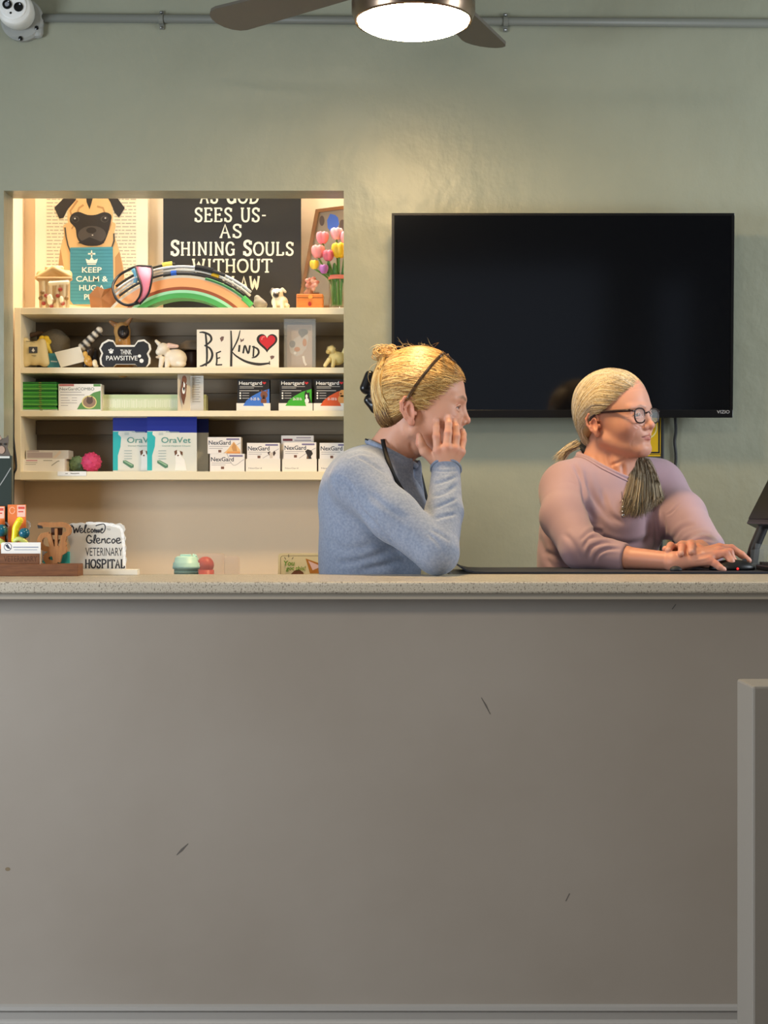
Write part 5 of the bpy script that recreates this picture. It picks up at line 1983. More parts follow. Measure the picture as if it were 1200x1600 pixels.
rgt = [(1018, 545, .02), (1020, 600, -.005), (1005, 690, -.012), (985, 740, -.012), (935, 795, -.005)]
L_, R_, M_ = [smooth_path(hz1(q, 4.50), 5) for q in (lft, rgt, mid)]
V, Fc = [], []
for i in range(len(L_)):
    for s_ in (L_[i], M_[i], R_[i]):
        V.append(s_)
    for s_ in (R_[i], M_[i], L_[i]):
        V.append((s_[0], s_[1] + .003, s_[2]))
for i in range(len(L_) - 1):
    for a in range(6):
        b = (a + 1) % 6
        Fc.append((i * 6 + a, i * 6 + b, i * 6 + 6 + b, i * 6 + 6 + a))
mesh_np('chest_band', np.array(V), np.array(Fc), PNK, hn)
for q in (lft, rgt):
    bm = bmesh.new()
    b_tube(bm, smooth_path(hz1(q, 4.498), 5), .0028, 8)
    from_bm('trim', bm, BLKS, hn, True)
bm = bmesh.new()
b_tube(bm, smooth_path(hz1([(1015, 545, .02), (930, 540, .03), (870, 560, .05), (800, 600, .06), (758, 660, .03), (762, 720, .0), (790, 770, -.01), (850, 800, -.015), (930, 785, -.012)], 4.50), 6), .0042, 8)
from_bm('strap', bm, BLKS, hn, True)
bm = bmesh.new()
b_tube(bm, smooth_path(hz1([(890, 560, .03), (910, 600, .03), (905, 650, .03)], 4.50), 5), .006, 8)
from_bm('lining', bm, mat('harness_blue', (110, 178, 206), .7), hn, True)

# right end of the top
solid_fig('pug_figurine', 'small cream pug figurine with a dark muzzle sitting at the right of the rainbow', 'figurine', (at(436, 0, 4.53).x, 4.53, Z1), [
    pe(437, 472, 4.535, 13, 11, 11, (226, 214, 186)), pe(433, 459, 4.53, 9.5, 8.5, 9, (230, 218, 190)), pe(431, 461, 4.514, 4.6, 4.0, 4, (52, 44, 40), .002),
    pc((426, 452, 4.53), (423, 457, 4.525), 2.6, 1.8, (90, 78, 66), .002), pc((441, 452, 4.53), (446, 456, 4.525), 2.8, 2.0, (206, 192, 160), .002),
    pe(428, 457, 4.512, 1.2, 1.2, 1.2, (20, 18, 18), .0005), pe(436, 457, 4.512, 1.2, 1.2, 1.2, (20, 18, 18), .0005),
    pc((430, 470, 4.518), (429, 481, 4.515), 3.2, 3.2, (232, 222, 196), .003), pc((440, 471, 4.518), (441, 481, 4.515), 3.2, 3.2, (232, 222, 196), .003), pe(448, 478, 4.53, 5, 4, 6, (220, 206, 176))], .0018, GLAZE)
solid_fig('stone_figurine', 'small grey stone figurine between the rainbow foot and the cream pug', 'figurine', (at(406, 0, 4.55).x, 4.55, Z1), [
    pe(405, 474, 4.55, 9, 9, 8, (150, 142, 128)), pe(402, 466, 4.55, 5, 5, 5, (160, 152, 136)), pe(411, 476, 4.55, 7, 6, 7, (134, 126, 112))], .002, MATTE)
OAK = mat('orange_wood', (206, 122, 52), .5, var=(30, (178, 96, 38), .6, (1, 1, 6)))
ch, cho = standing('wooden_chest', 'little orange wooden chest with a brass clasp under the flowers', 'box', 463, 505, 459, Z1, 4.515, .055, OAK, bev=.003)
flat('lid_seam', [rect(463.5, 464.5, 504.5, 465.5)], 4.5148, ink((120, 66, 28)), ch, cho)
picture('clasp', [([ell(485, 464, 3.6, 3.0)], ink((222, 150, 60), .3)), ([ell(484, 475, 2.6, 3.4)], ink((150, 30, 24)))], 4.514, ch, cho, .0015)
op = []
for i in range(14):
    a = i * 2.4
    op.append(pe(487 + (3 + .45 * i) * math.cos(a), 443 + (3 + .55 * i) * math.sin(a), 4.528 - .001 * (i % 5), 3.6, 3.2, 3.0, [(196, 132, 116), (168, 96, 76), (222, 170, 150)][i % 3], .001))
op += [pc((484, 452, 4.53), (482, 459, 4.53), 5, 7, (150, 96, 70), .002), pc((474, 458, 4.53), (498, 458, 4.53), 1.5, 1.5, (120, 84, 60), .002)]
solid_fig('copper_ornament', 'rose coloured copper ornament standing on the orange wooden chest', 'ornament', (at(486, 0, 4.53).x, 4.53, at(0, 459, 4.515).z), op, .0018, mat('copper_paint', (190, 130, 110), .35, vcol=True))
FRM = mat('walnut_frame', (128, 88, 52), .45)
fr = thing('picture_frame', 'tilted brown wooden picture frame behind the flowers', 'picture frame', (at(510, 0, 4.63).x, 4.63, Z1))
q = [(493, 327), (580, 316), (562, 483), (464, 483)]
qi_ = [(498, 331.5), (574, 322), (557, 477), (470, 478)]
for i in range(4):
    j = (i + 1) % 4
    flat('rail', [[q[i], q[j], qi_[j], qi_[i]]], 4.63, FRM, fr, fr.location, thick=-.018)
flat('mount_board', [qi_], 4.636, mat('frame_grey', (150, 140, 122), .4), fr, fr.location, thick=-.004)
picture('butterfly', [([[(524, 336), (516, 334), (511, 344), (512, 356), (518, 364), (524, 362), (530, 350), (528, 340)]], ink((72, 112, 206))),
                      ([ell(503, 345, 4, 8), ell(535, 352, 5, 9)], ink((96, 84, 76)))], 4.636, fr, fr.location)
vs_ = thing('vase', 'clear glass vase with a pink ribbon at the right end of the top shelf', 'vase', (at(529, 0, 4.55).x, 4.55, Z1))
GLS = mat('clear_glass', (225, 240, 232), .04, trans=1.0, ior=1.2, alpha=.35)
s_ = 4.55 / F
zt = at(0, 428, 4.55).z - Z1
bm = bmesh.new()
b_lathe(bm, [(13 * s_, 0.001), (15.5 * s_, .006), (15.5 * s_, zt), (14.3 * s_, zt), (14.3 * s_, .010), (4 * s_, .009)], 32, caps=True)
from_bm('glass', bm, GLS, vs_, True)
bm = bmesh.new()
zr_ = at(0, 434.5, 4.55).z - Z1
b_lathe(bm, [(15.7 * s_, zr_ - .006), (16.3 * s_, zr_ - .006), (16.3 * s_, zr_ + .006), (15.7 * s_, zr_ + .006)], 32, caps=False)
from_bm('ribbon', bm, mat('coral_ribbon', (232, 128, 104), .5), vs_, True)
bq = thing('bouquet', 'pink, yellow and purple tulips standing in the glass vase', 'flowers', (at(529, 0, 4.55).x, 4.55, Z1 + .012))
bo = bq.location
fl = [(504, 372, 4.54, 12, (238, 138, 148)), (497, 394, 4.53, 13, (240, 150, 150)), (513, 400, 4.52, 11, (226, 110, 130)), (526, 366, 4.55, 12, (244, 182, 186)),
      (530, 392, 4.52, 15, (244, 196, 40)), (541, 372, 4.54, 12, (240, 160, 170)), (491, 414, 4.53, 9, (240, 206, 66)), (506, 421, 4.52, 9, (176, 106, 178)), (545, 402, 4.55, 12, (236, 140, 150))]
GRN = mat('stem_green', (92, 140, 62), .5)
for i, (x, y, d, r, c) in enumerate(fl):
    bm = bmesh.new()
    b_tube(bm, smooth_path([Vector(at(529 + (x - 529) * .25, 478, 4.55)) - bo, Vector(at(529 + (x - 529) * .35, 440, 4.55)) - bo, Vector(at(x, y + r * .6, d)) - bo], 5), .0026, 6)
    from_bm('stem', bm, GRN, bq, True)
    pr = []
    for k in range(6):
        a = 2 * PI * k / 6 + i
        pr.append(elp(np.array(at(x, y, d)) + np.array((math.cos(a), math.sin(a), .1)) * r * .38 * d / F, np.array((.42, .42, .80)) * r * d / F,
                      rot3('Z', math.degrees(a)) @ rot3('Y', 14), .002, '+', tuple(min(255, int(v * (1.0 if k % 2 else .9))) for v in c)))
    sculpt('bloom', pr, .0018, mat('petal', (230, 150, 150), .5, vcol=True), bq, bo, c)
for x0, y0, x1, y1 in ((520, 440, 512, 408), (526, 440, 522, 412), (535, 440, 540, 414)):
    sculpt('leaf', [elp((np.array(at(x0, y0, 4.54)) + np.array(at(x1, y1, 4.53))) / 2, (.008, .003, .032), rot3('Y', (x1 - x0) * 1.5), .002, '+', (78, 128, 60))], .002, mat('petal', (230, 150, 150), .5, vcol=True), bq, bo)

# ------------------------------------------------------------------ first shelf inside
z3p = lambda pts: [(20 + x / 4.2857, 470 + y / 4.2857) for x, y in pts]
z4p = lambda pts: [(280 + x / 4.2857, 470 + y / 4.2857) for x, y in pts]
KRAFT = mat('cream_pouch', (224, 204, 150), .7)
bg_ = thing('gift_pouch', 'cream paper pouch with a dark square label at the left end of the upper shelf', 'bag', (at(55, 0, 4.515).x, 4.515, Z2))
sculpt('pouch', [cap(at(40, 533, 4.525), at(40, 566, 4.53), .011, .014, .01, '+', (226, 206, 152)), cap(at(66, 535, 4.525), at(70, 566, 4.53), .011, .014, .01, '+', (226, 206, 152)), elp(at(55, 552, 4.528), (.030, .018, .036), None, .012, '+', (226, 206, 152)),
                 halfspace(np.array(at(20, 600, 4.4)), np.array(at(100, 500, 4.7)), (0, 4.5, Z2), (0, 0, -1), .001)], .0022, MATTE, bg_, bg_.location)
flat('label', [z3p(rect(108, 308, 165, 350))], 4.508, ink((70, 70, 74)), bg_, bg_.location, .001)
flat('printed_mark', [z3p([(137, 316), (148, 334), (138, 344), (126, 334)])], 4.507, ink((236, 230, 214)), bg_, bg_.location, .001)
strokes('printed_lines', [(z3p([(88, 270), (148, 276)]), 1.2), (z3p([(125, 366), (158, 368)]), .9)], 4.508, ink((140, 124, 90)), bg_, bg_.location)
solid_fig('plush_toy', 'round grey plush toy behind the cream pouch', 'soft toy', (at(84, 0, 4.60).x, 4.60, Z2), [
    pe(86, 541, 4.60, 23, 27, 22, (112, 104, 88)), pe(72, 529, 4.59, 9, 9, 8, (120, 110, 92)), pe(101, 532, 4.59, 8, 9, 8, (104, 98, 84)), pe(80, 563, 4.595, 18, 8, 16, (104, 96, 80)),
    pc((48, 524, 4.6), (66, 520, 4.6), 4, 3, (110, 82, 58))], .0028, mat('plush', (110, 100, 86), .9, vcol=True, bump=(300, .6, 3, None, .003)))
fy = []
for k in range(6):
    fy.append(pe(69 + 6.5 * math.cos(k * 1.05), 534 + 6 * math.sin(k * 1.05), 4.545, 5, 4.5, 3, (232, 196, 52), .001))
fy += [pe(69, 534, 4.540, 3, 3, 3, (206, 152, 40), .001), pc((72, 538, 4.545), (79, 551, 4.55), 5, 3, (232, 200, 70), .002), pc((76, 546, 4.55), (80, 572, 4.55), 1.5, 1.5, (92, 120, 60), .002)]
solid_fig('silk_flower', 'yellow artificial flower between the pouch and the grey plush toy', 'flower', (at(72, 0, 4.545).x, 4.545, Z2), fy, .0016, mat('petal', (230, 150, 150), .5, vcol=True))
tcard, tco = standing('teal_card', 'small teal card behind the white card on the upper shelf', 'card', 74.5, 93, 552, Z2, 4.535, .001, mat('teal_paper', (72, 150, 168), .6))
strokes('printed_lines', [(z3p([(255, 405), (298, 408)]), 2)], 4.535, ink((220, 232, 232)), tcard, tco)
wc = flat('white_card', [z3p([(280, 345), (450, 305), (486, 405), (322, 447)])], 4.518, mat('card_white', (236, 228, 208), .6), None, (at(108, 0, 4.518).x, 4.518, Z2))
wc.location = (at(108, 0, 4.518).x, 4.518, Z2)
tag(wc, 'blank white card leaning askew on the upper shelf', 'card')
zb = []
for i in range(9):
    t = i / 8
    x, y = lerp(466, 580, t), lerp(312, 195, t)
    p = z3p([(x, y)])[0]
    zb.append(pe(p[0], p[1], 4.55, 7.5 - 2 * t, 5, 7, (34, 30, 30) if i % 2 else (226, 216, 198), .001, rot=rot3('Y', 45)))
zb += [pc((140, 548, 4.55), (134, 572, 4.55), 7, 5, (60, 52, 48), .003), pc((148, 550, 4.56), (150, 573, 4.56), 6, 4, (40, 36, 36), .003), pc((154, 514, 4.55), (159, 524, 4.55), 2, 1.4, (30, 28, 28), .001)]
solid_fig('zebra_figurine', 'black and white striped zebra figurine left of the bone sign', 'figurine', (at(142, 0, 4.55).x, 4.55, Z2), zb, .0017, GLAZE)
solid_fig('gold_figurine', 'tiny golden figurine in front of the striped zebra', 'figurine', (at(138, 0, 4.515).x, 4.515, Z2), [
    pe(137, 563, 4.515, 6, 8, 5, (206, 158, 72)), pe(133, 553, 4.515, 4, 4.5, 4, (216, 170, 84)), pe(141, 568, 4.512, 5, 5, 5, (188, 134, 60))], .0016, GLAZE)
solid_fig('small_shell', 'tiny cream shell beside the golden figurine', 'shell', (at(148, 0, 4.51).x, 4.51, Z2), [pe(148, 567, 4.51, 4, 5.5, 4, (232, 218, 184)), pe(150, 572, 4.51, 4, 3, 4, (220, 204, 168))], .0016, GLAZE)
TANF, DKF = (188, 142, 84), (34, 28, 28)
solid_fig('dog_figurine', 'tan dog figurine with a black muzzle looking over the bone sign', 'figurine', (at(191, 0, 4.575).x, 4.575, Z2), [
    pe(191, 518, 4.575, 13, 15, 13, TANF), pc((192, 526, 4.58), (192, 574, 4.585), 11, 16, (206, 152, 82), .006), pe(193, 519, 4.552, 9.0, 10.5, 9, DKF, .002),
    pe(193, 522, 4.538, 4.5, 3.4, 3, (64, 58, 58), .001), pe(193, 517, 4.536, 3.6, 2.4, 2.5, (14, 12, 12), .0005),
    pc((181, 508, 4.575), (173, 503, 4.57), 4.4, 3.0, (160, 112, 70), .003), pc((199, 505, 4.575), (205, 497, 4.57), 4.2, 2.4, (160, 112, 70), .003),
    pe(186, 511, 4.560, 1.7, 1.6, 1.6, (24, 18, 16), .0005), pe(199, 510, 4.560, 1.7, 1.6, 1.6, (24, 18, 16), .0005)], .0019, GLAZE)

bone = lambda g: z3p([(640 - g * .6, 262 - g), (600 - g, 285 - g * .4), (582 - g, 320), (597 - g, 352), (585 - g, 385), (590 - g, 425), (612 - g * .5, 443), (672, 443), (690, 425 + g * .2), (820, 425 + g * .2), (838, 443), (895 + g * .5, 443), (915 + g, 420), (918 + g, 385), (905 + g, 355),
                  (922 + g, 325), (915 + g, 290), (880 + g * .4, 262 - g), (838, 268 - g), (815, 300 - g), (690, 300 - g), (672, 268 - g)])
bs_ = thing('bone_sign', 'black bone-shaped sign with white lettering in front of the tan dog', 'sign', (at(196, 0, 4.51).x, 4.51, Z2))
flat('rim', [bone(4)], 4.512, mat('sign_white', (236, 230, 216), .5), bs_, bs_.location, thick=-.012)
flat('panel', [bone(-9)], 4.512, mat('sign_black', (26, 25, 27), .5), bs_, bs_.location, .0012)
text('lettering', 'THINK', 20 + 758 / 4.2857, 470 + 343 / 4.2857, 7.6, 4.5105, WHT, bs_, bs_.location, width=17.5, bold=.01)
text('lettering', 'PAWSITIVE', 20 + 730 / 4.2857, 470 + 383 / 4.2857, 7.2, 4.5105, WHT, bs_, bs_.location, width=49, bold=.01)
flat('paw_print', [z3p(ell(658, 343, 13, 11)), z3p(ell(645, 330, 5, 6)), z3p(ell(657, 325, 5, 6)), z3p(ell(670, 330, 5, 6))], 4.5105, WHT, bs_, bs_.location)
flat('dots', [z3p(ell(848, 370, 11, 11)), z3p(ell(862, 402, 14, 14))], 4.5105, WHT, bs_, bs_.location)

IV = (238, 226, 204)
solid_fig('lamb_figurine', 'white ceramic lamb figurine right of the bone sign', 'figurine', (at(268, 0, 4.525).x, 4.525, Z2), [
    pe(274, 560, 4.53, 18, 15, 13, IV, .008), pe(255, 545, 4.52, 9.5, 9.5, 9, IV, .006), pe(249, 550, 4.515, 6, 5.5, 5.5, IV, .004), pc((264, 540, 4.518), (277, 541, 4.512), 4.5, 2.6, (232, 196, 176), .002),
    pc((249, 538, 4.53), (244, 533, 4.535), 3.5, 2.5, IV, .003), pc((253, 560, 4.515), (251, 573, 4.512), 4.2, 3.6, IV, .004), pc((262, 562, 4.514), (261, 573, 4.512), 4.2, 3.8, IV, .004), pe(283, 568, 4.52, 8, 6, 8, IV, .005),
    pe(247, 558, 4.513, 4, 2.2, 3, (214, 196, 170), .002), pe(250, 545, 4.5115, .9, .9, .7, (60, 48, 40), .0005)], .0018, GLAZE)
pt = thing('lidded_pot', 'dark brown pot with a grey domed lid between the lamb and the white sign', 'pot', (at(299, 0, 4.60).x, 4.60, Z2))
s_ = 4.60 / F
bm = bmesh.new()
b_lathe(bm, [(9 * s_, 0), (13 * s_, .004), (14 * s_, .03), (12 * s_, .055), (11 * s_, .062)], 28)
from_bm('body', bm, mat('pot_brown', (58, 36, 30), .4), pt, True)
bm = bmesh.new()
b_lathe(bm, [(11 * s_, .061), (23 * s_, .062), (22 * s_, .068), (17 * s_, .082), (9 * s_, .090), (1 * s_, .092)], 28)
from_bm('lid', bm, mat('pot_grey', (120, 108, 94), .6), pt, True)

bk, bko = standing('wooden_sign', 'white sign painted with black brush words and a red heart', 'sign', 307.5, 435.5, 515, Z2, 4.51, .02, mat('sign_cream', (240, 232, 214), .55))
BR = [(z4p([(135, 212), (165, 212), (205, 230), (215, 262), (190, 290), (168, 300)]), [1.5, 3, 3.4, 3.4, 2.5, 1.5]), (z4p([(168, 300), (205, 318), (222, 360), (205, 405), (160, 432), (138, 438)]), [1.5, 3, 3.6, 3.4, 3, 1.5]),
      (z4p([(176, 214), (184, 300), (186, 380), (180, 438)]), [2.6, 3.2, 3, 2.2]),
      (z4p([(250, 352), (252, 400), (248, 432)]), 2.6), (z4p([(246, 352), (280, 338)]), 2.2), (z4p([(250, 388), (275, 380)]), 2), (z4p([(246, 430), (288, 428)]), 2.2),
      (z4p([(347, 200), (350, 300), (348, 440)]), [2, 3, 3.6]), (z4p([(408, 198), (392, 260), (352, 340)]), [1.4, 2.4, 2]), (z4p([(352, 340), (385, 372), (450, 408), (530, 425), (606, 418)]), [1.5, 2.6, 3.6, 4.4, 2.4]), (z4p([(604, 404), (606, 428)]), 1.6),
      (z4p([(404, 296), (400, 342)]), 3), (z4p([(428, 352), (440, 300), (462, 352), (474, 298)]), 2.8), (z4p([(500, 302), (496, 374)]), 2.6), (z4p([(488, 306), (524, 322), (532, 350), (512, 374), (486, 382)]), [2, 3, 3.2, 2.8, 1.6])]
strokes('lettering', BR, 4.51, ink((44, 42, 40)), bk, bko)
heart = lambda s, cx, cy: z4p([(cx + s * x, cy - s * y) for x, y in [(16 * math.sin(t) ** 3 / 16, (13 * math.cos(t) - 5 * math.cos(2 * t) - 2 * math.cos(3 * t) - math.cos(4 * t)) / 16) for t in np.linspace(0, 2 * PI, 40, endpoint=False)]])
picture('heart', [([heart(70, 588, 275)], ink((40, 34, 34))), ([heart(54, 590, 272)], ink((206, 36, 48))), (ribbon(z4p([(552, 262), (556, 245), (572, 240)]), 1.6), ink((240, 120, 120)))], 4.51, bk, bko)
picture('small_hearts', [([z4p([(272, 250), (286, 238), (300, 240), (296, 262), (282, 276)]), z4p([(408, 250), (420, 262), (434, 250), (432, 266), (412, 278)]), z4p([(608, 372), (622, 366), (638, 370), (634, 384), (616, 394)])], ink((120, 92, 84)))], 4.51, bk, bko)
flat('seam', [rect(359.0, 515.5, 359.6, 573)], 4.51, ink((196, 186, 166)), bk, bko)

af = thing('acrylic_photo_frame', 'clear acrylic stand with a photo of a patterned cat right of the white sign', 'photo frame', (at(468, 0, 4.53).x, 4.53, Z2))
fx0, fx1, fzt = at(443.5, 0, 4.53).x, at(493, 0, 4.53).x, at(0, 498, 4.53).z
box_obj('acrylic_block', fx0, fx1, 4.53, 4.552, Z2, fzt, mat('acrylic', (200, 205, 205), .08, alpha=.28), af, .001, off=af.location)
ph_ = box_obj('photo', at(448.5, 0, 4.545).x, at(487.5, 0, 4.545).x, 4.553, 4.554, Z2 + .002, at(0, 507, 4.545).z, ink((206, 172, 144)), af, off=af.location)
picture('cat_print', [([z4p(rect(722, 168, 752, 436)), z4p(rect(752, 168, 885, 200))], ink((176, 140, 116))), ([z4p([(735, 300), (770, 255), (810, 230), (850, 200), (866, 250), (850, 320), (820, 360), (780, 372), (745, 345)])], ink((222, 204, 186))),
                      ([z4p(ell(758, 290, 20, 24)), z4p(ell(830, 210, 34, 22)), z4p([(800, 220), (850, 190), (862, 215), (820, 250)])], ink((96, 84, 78))), ([z4p(ell(790, 325, 20, 16)), z4p(ell(840, 280, 14, 26))], ink((190, 128, 84))),
                      (ribbon(z4p([(830, 370), (838, 410), (850, 432)]), 3.4) + [z4p(ell(775, 350, 9, 9))], ink((240, 232, 222)))], 4.5525, ph_, (0, 0, 0) if False else af.location)
solid_fig('yellow_dog_figurine', 'little pale yellow puppy figurine at the right end of the upper shelf', 'figurine', (at(524, 0, 4.525).x, 4.525, Z2), [
    pe(526, 560, 4.53, 13, 11, 10, (226, 206, 138), .005), pe(518, 547, 4.52, 7, 7, 7, (226, 208, 146), .004), pe(513, 550, 4.512, 4, 3.4, 4, (206, 180, 110), .003), pc((519, 541, 4.52), (525, 545, 4.516), 3, 2.4, (72, 58, 42), .001),
    pc((513, 543, 4.52), (511, 549, 4.518), 2.4, 2, (96, 78, 52), .001), pc((514, 562, 4.515), (508, 571, 4.51), 3.6, 3.2, (232, 216, 158), .003), pc((522, 564, 4.514), (520, 572, 4.51), 3.6, 3.2, (226, 206, 140), .003), pc((535, 556, 4.53), (538, 545, 4.53), 3, 2, (232, 218, 160), .002)], .0018, GLAZE)

# ------------------------------------------------------------------ second shelf: leaflets and cartons
for i in range(15):
    y1 = 639.5 - i * 3.2
    y0 = y1 - 2.7
    g = [(56, 140, 52), (74, 168, 62), (34, 108, 40), (96, 176, 70)][i % 4] if i > 0 else (222, 220, 206)
    dx = rr_.uniform(-1.6, .6)
    zb_, zt_ = Z3 + i * .00575, Z3 + i * .00575 + .0052
    x0, x1 = at(34.5, 0, 4.505).x, at(89 + dx, 0, 4.505).x
    o_ = (0.5 * (x0 + x1), 4.505, zb_)
    b_ = box_obj('booklet', x0, x1, 4.505 + rr_.uniform(0, .004), 4.655, zb_, zt_, mat('leaflet_%02x%02x%02x' % g, g, .4), off=o_)
    b_.location = o_
    flat('printed_edge', [rect(62 + dx, 800 - (zb_ + .0036 - CZ) / 4.505 * F, 66 + dx, 800 - (zb_ + .0016 - CZ) / 4.505 * F)], 4.505, ink((150, 130, 60)), b_, o_, .0005)
    if i == 0:
        tag(b_, 'white pad lying under the stack of green booklets', 'pad')
    elif i == 14:
        tag(b_, 'topmost green booklet of the stack at the left end of the shelf', 'booklet', 'green booklets in the stack')
    else:
        tag(b_, 'green booklet within the stack at the left end of the shelf', 'booklet', 'green booklets in the stack')
CWH = mat('carton_white', (236, 230, 218), .5)
cbx, cbo = standing('medicine_box', 'wide white and green carton with a cat in an oval beside the green booklets', 'box', 91.5, 158, 600, Z3, 4.51, .05, CWH)
text('lettering', 'NexGardCOMBO', 20 + 430 / 4.2857, 470 + 590 / 4.2857, 4.6, 4.51, ink((70, 84, 70)), cbx, cbo, width=54)
picture('print', [([z3p(rect(310, 558, 410, 572))], ink((186, 112, 104))), ([z3p([(588, 602), (540, 615), (490, 650), (450, 690), (430, 727), (588, 727)]), z3p(rect(540, 558, 588, 574))], ink((92, 142, 74))),
                  ([z3p(ell(512, 678, 50, 44))], ink((222, 206, 130))), ([z3p(ell(513, 678, 43, 37))], ink((150, 120, 96))), ([z3p(ell(515, 670, 22, 22)), z3p([(496, 658), (500, 636), (510, 650)]), z3p([(522, 650), (532, 636), (536, 660)])], ink((92, 72, 60)))], 4.51, cbx, cbo)
strokes('printed_lines', [(z3p([(318, 612), (460, 612)]), .9), (z3p([(318, 630), (480, 630)]), .9)] + [(z3p([(322, 650 + 17 * k), (370 + 12 * (k % 3), 650 + 17 * k)]), .7) for k in range(4)] + [(z3p([(395, 650 + 17 * k), (430, 650 + 17 * k)]), .7) for k in range(3)], 4.51, ink((150, 140, 134)), cbx, cbo)
pcx, pco = standing('pale_carton', 'long low pale green carton beside the cat medicine box', 'box', 158.5, 322, 616.5, Z3, 4.54, .05, mat('carton_pale', (206, 216, 178), .45))
vl = []
for k in range(58):
    x = 162 + k * 2.7
    vl.append(([(x, 625 + rr_.uniform(-1, 1)), (x, 637 + rr_.uniform(-1, 1))], rr_.uniform(.6, 1.4)))
strokes('printed_lines', vl, 4.54, ink((232, 234, 214)), pcx, pco)
flat('lid_band', [rect(159, 617, 321.5, 622.5)], 4.54, ink((190, 206, 160)), pcx, pco)
lf = thing('folded_leaflet', 'standing folded leaflet with a brown and white dog picture', 'leaflet', (at(298, 0, 4.51).x, 4.51, Z3))
lo_ = lf.location
LW = mat('leaflet_white', (232, 226, 212), .5)
for nm, xa, da, xb, db, yt, m in (('dog_panel', 277.5, 4.50, 297.5, 4.53, 584.5, LW), ('text_panel', 297.5, 4.53, 318, 4.52, 587, mat('leaflet_grey', (196, 190, 176), .5))):
    a, b = at(xa, yt, da), at(xb, yt, db)
    bm = bmesh.new()
    vs = [bm.verts.new(Vector(p) - lo_) for p in ((a.x, da, Z3), (b.x, db, Z3), (b.x, db, b.z), (a.x, da, a.z), (a.x, da + .001, Z3), (b.x, db + .001, Z3), (b.x, db + .001, b.z), (a.x, da + .001, a.z))]
    for f in ((0, 1, 2, 3), (7, 6, 5, 4), (0, 4, 5, 1), (1, 5, 6, 2), (2, 6, 7, 3), (3, 7, 4, 0)):
        bm.faces.new([vs[i] for i in f])
    from_bm(nm, bm, m, lf)
dgp = picture('dog_print', [([z4p(ell(34, 530, 17, 30)), z4p([(18, 540), (8, 600), (14, 650), (30, 700), (44, 640), (52, 560)])], ink((112, 66, 40))), ([z4p([(30, 540), (26, 590), (34, 610), (40, 560)]), z4p(ell(30, 600, 10, 24))], ink((240, 236, 226)))], 4.499, lf, lo_)
strokes('printed_lines', [(z4p([(88, 515 + 16 * k), (140 - 8 * (k % 2), 515 + 16 * k)]), .8) for k in range(11)], 4.5185, ink((140, 134, 122)), lf, lo_)


def heart_box(x0, dx, c, label, num, art):
    b_, o_ = standing('medicine_box', label, 'box', x0, x0 + 50, 592.5, Z3, 4.515, .05, mat('carton_black', (22, 21, 23), .45), 'black medicine boxes on the middle shelf')
    q = lambda pts: [(x0 + (x - 390) / 4.2857, 470 + y / 4.2857) for x, y in pts]
    sh_ = lambda p: q(p)
    text('lettering', 'Heartgard', x0 + 20.3, 598.4, 5.6, 4.515, WHT, b_, o_, width=35.5, bold=.012)
    strokes('printed_lines', [(q([(404, 574), (560, 574)]), .8), (q([(404, 584), (500, 584)]), .9), (q([(404, 602), (534, 602)]), 1.1)] + [(q([(422, 618 + 17 * k), (468, 618 + 17 * k)]), .9) for k in range(3)], 4.515, ink((186, 184, 180)), b_, o_)
    flat('bullets', [q(ell(409, 618 + 17 * k, 6, 6)) for k in range(3)], 4.515, WHT, b_, o_)
    flat('heart_mark', [q([(556, 548), (563, 541), (570, 547), (577, 541), (583, 549), (570, 560)])], 4.515, ink((206, 40, 44)), b_, o_)
    picture('print', [([q([(428, 703), (450, 668), (488, 638), (540, 610), (604, 590), (604, 690), (568, 705)])], ink(c))] + [([q(p) for p in ps], ink(cc)) for ps, cc in art], 4.515, b_, o_)
    text('weight_lettering', num, x0 + (508 - 390) / 4.2857, 470 + 657 / 4.2857, 4.0, 4.5142, WHT, b_, o_, width=14, bold=.012)
    X0, X1 = at(x0 - 1.5, 0, 4.51).x, at(x0 + 51.5, 0, 4.51).x
    box_obj('tray', X0, X1, 4.508, 4.514, Z3, at(0, 630, 4.51).z, CWH, b_, off=o_)
    flat('tray_print', [q([(428, 703), (440, 684), (560, 684), (568, 705)])], 4.508, ink(c), b_, o_)
    return b_


heart_box(371, 0, (62, 118, 206), 'black medicine box with a blue curve and brown puppy, leftmost of three', '0-25 lb',
          [([ell(568, 630, 24, 26), [(546, 610), (552, 594), (560, 608)], [(578, 606), (590, 594), (594, 614)], ell(566, 672, 20, 24)], (128, 78, 56)), ([ell(566, 640, 9, 8)], (58, 36, 30))])
heart_box(437, 0, (62, 172, 44), 'black medicine box with a green curve and black and white dog, middle of three', '26-50 lb',
          [([[(556, 620), (566, 600), (575, 618), (590, 612), (590, 640), (604, 690), (560, 692)]], (34, 32, 34)), ([ell(570, 640, 7, 14), ell(572, 670, 14, 18)], (238, 236, 232))])
heart_box(491.5, 0, (214, 88, 40), 'black medicine box with an orange curve and golden dog, rightmost of three', '51-100 lb',
          [([ell(575, 620, 20, 24), ell(572, 660, 26, 28)], (226, 158, 88)), ([ell(566, 622, 6, 6)], (110, 64, 36))])

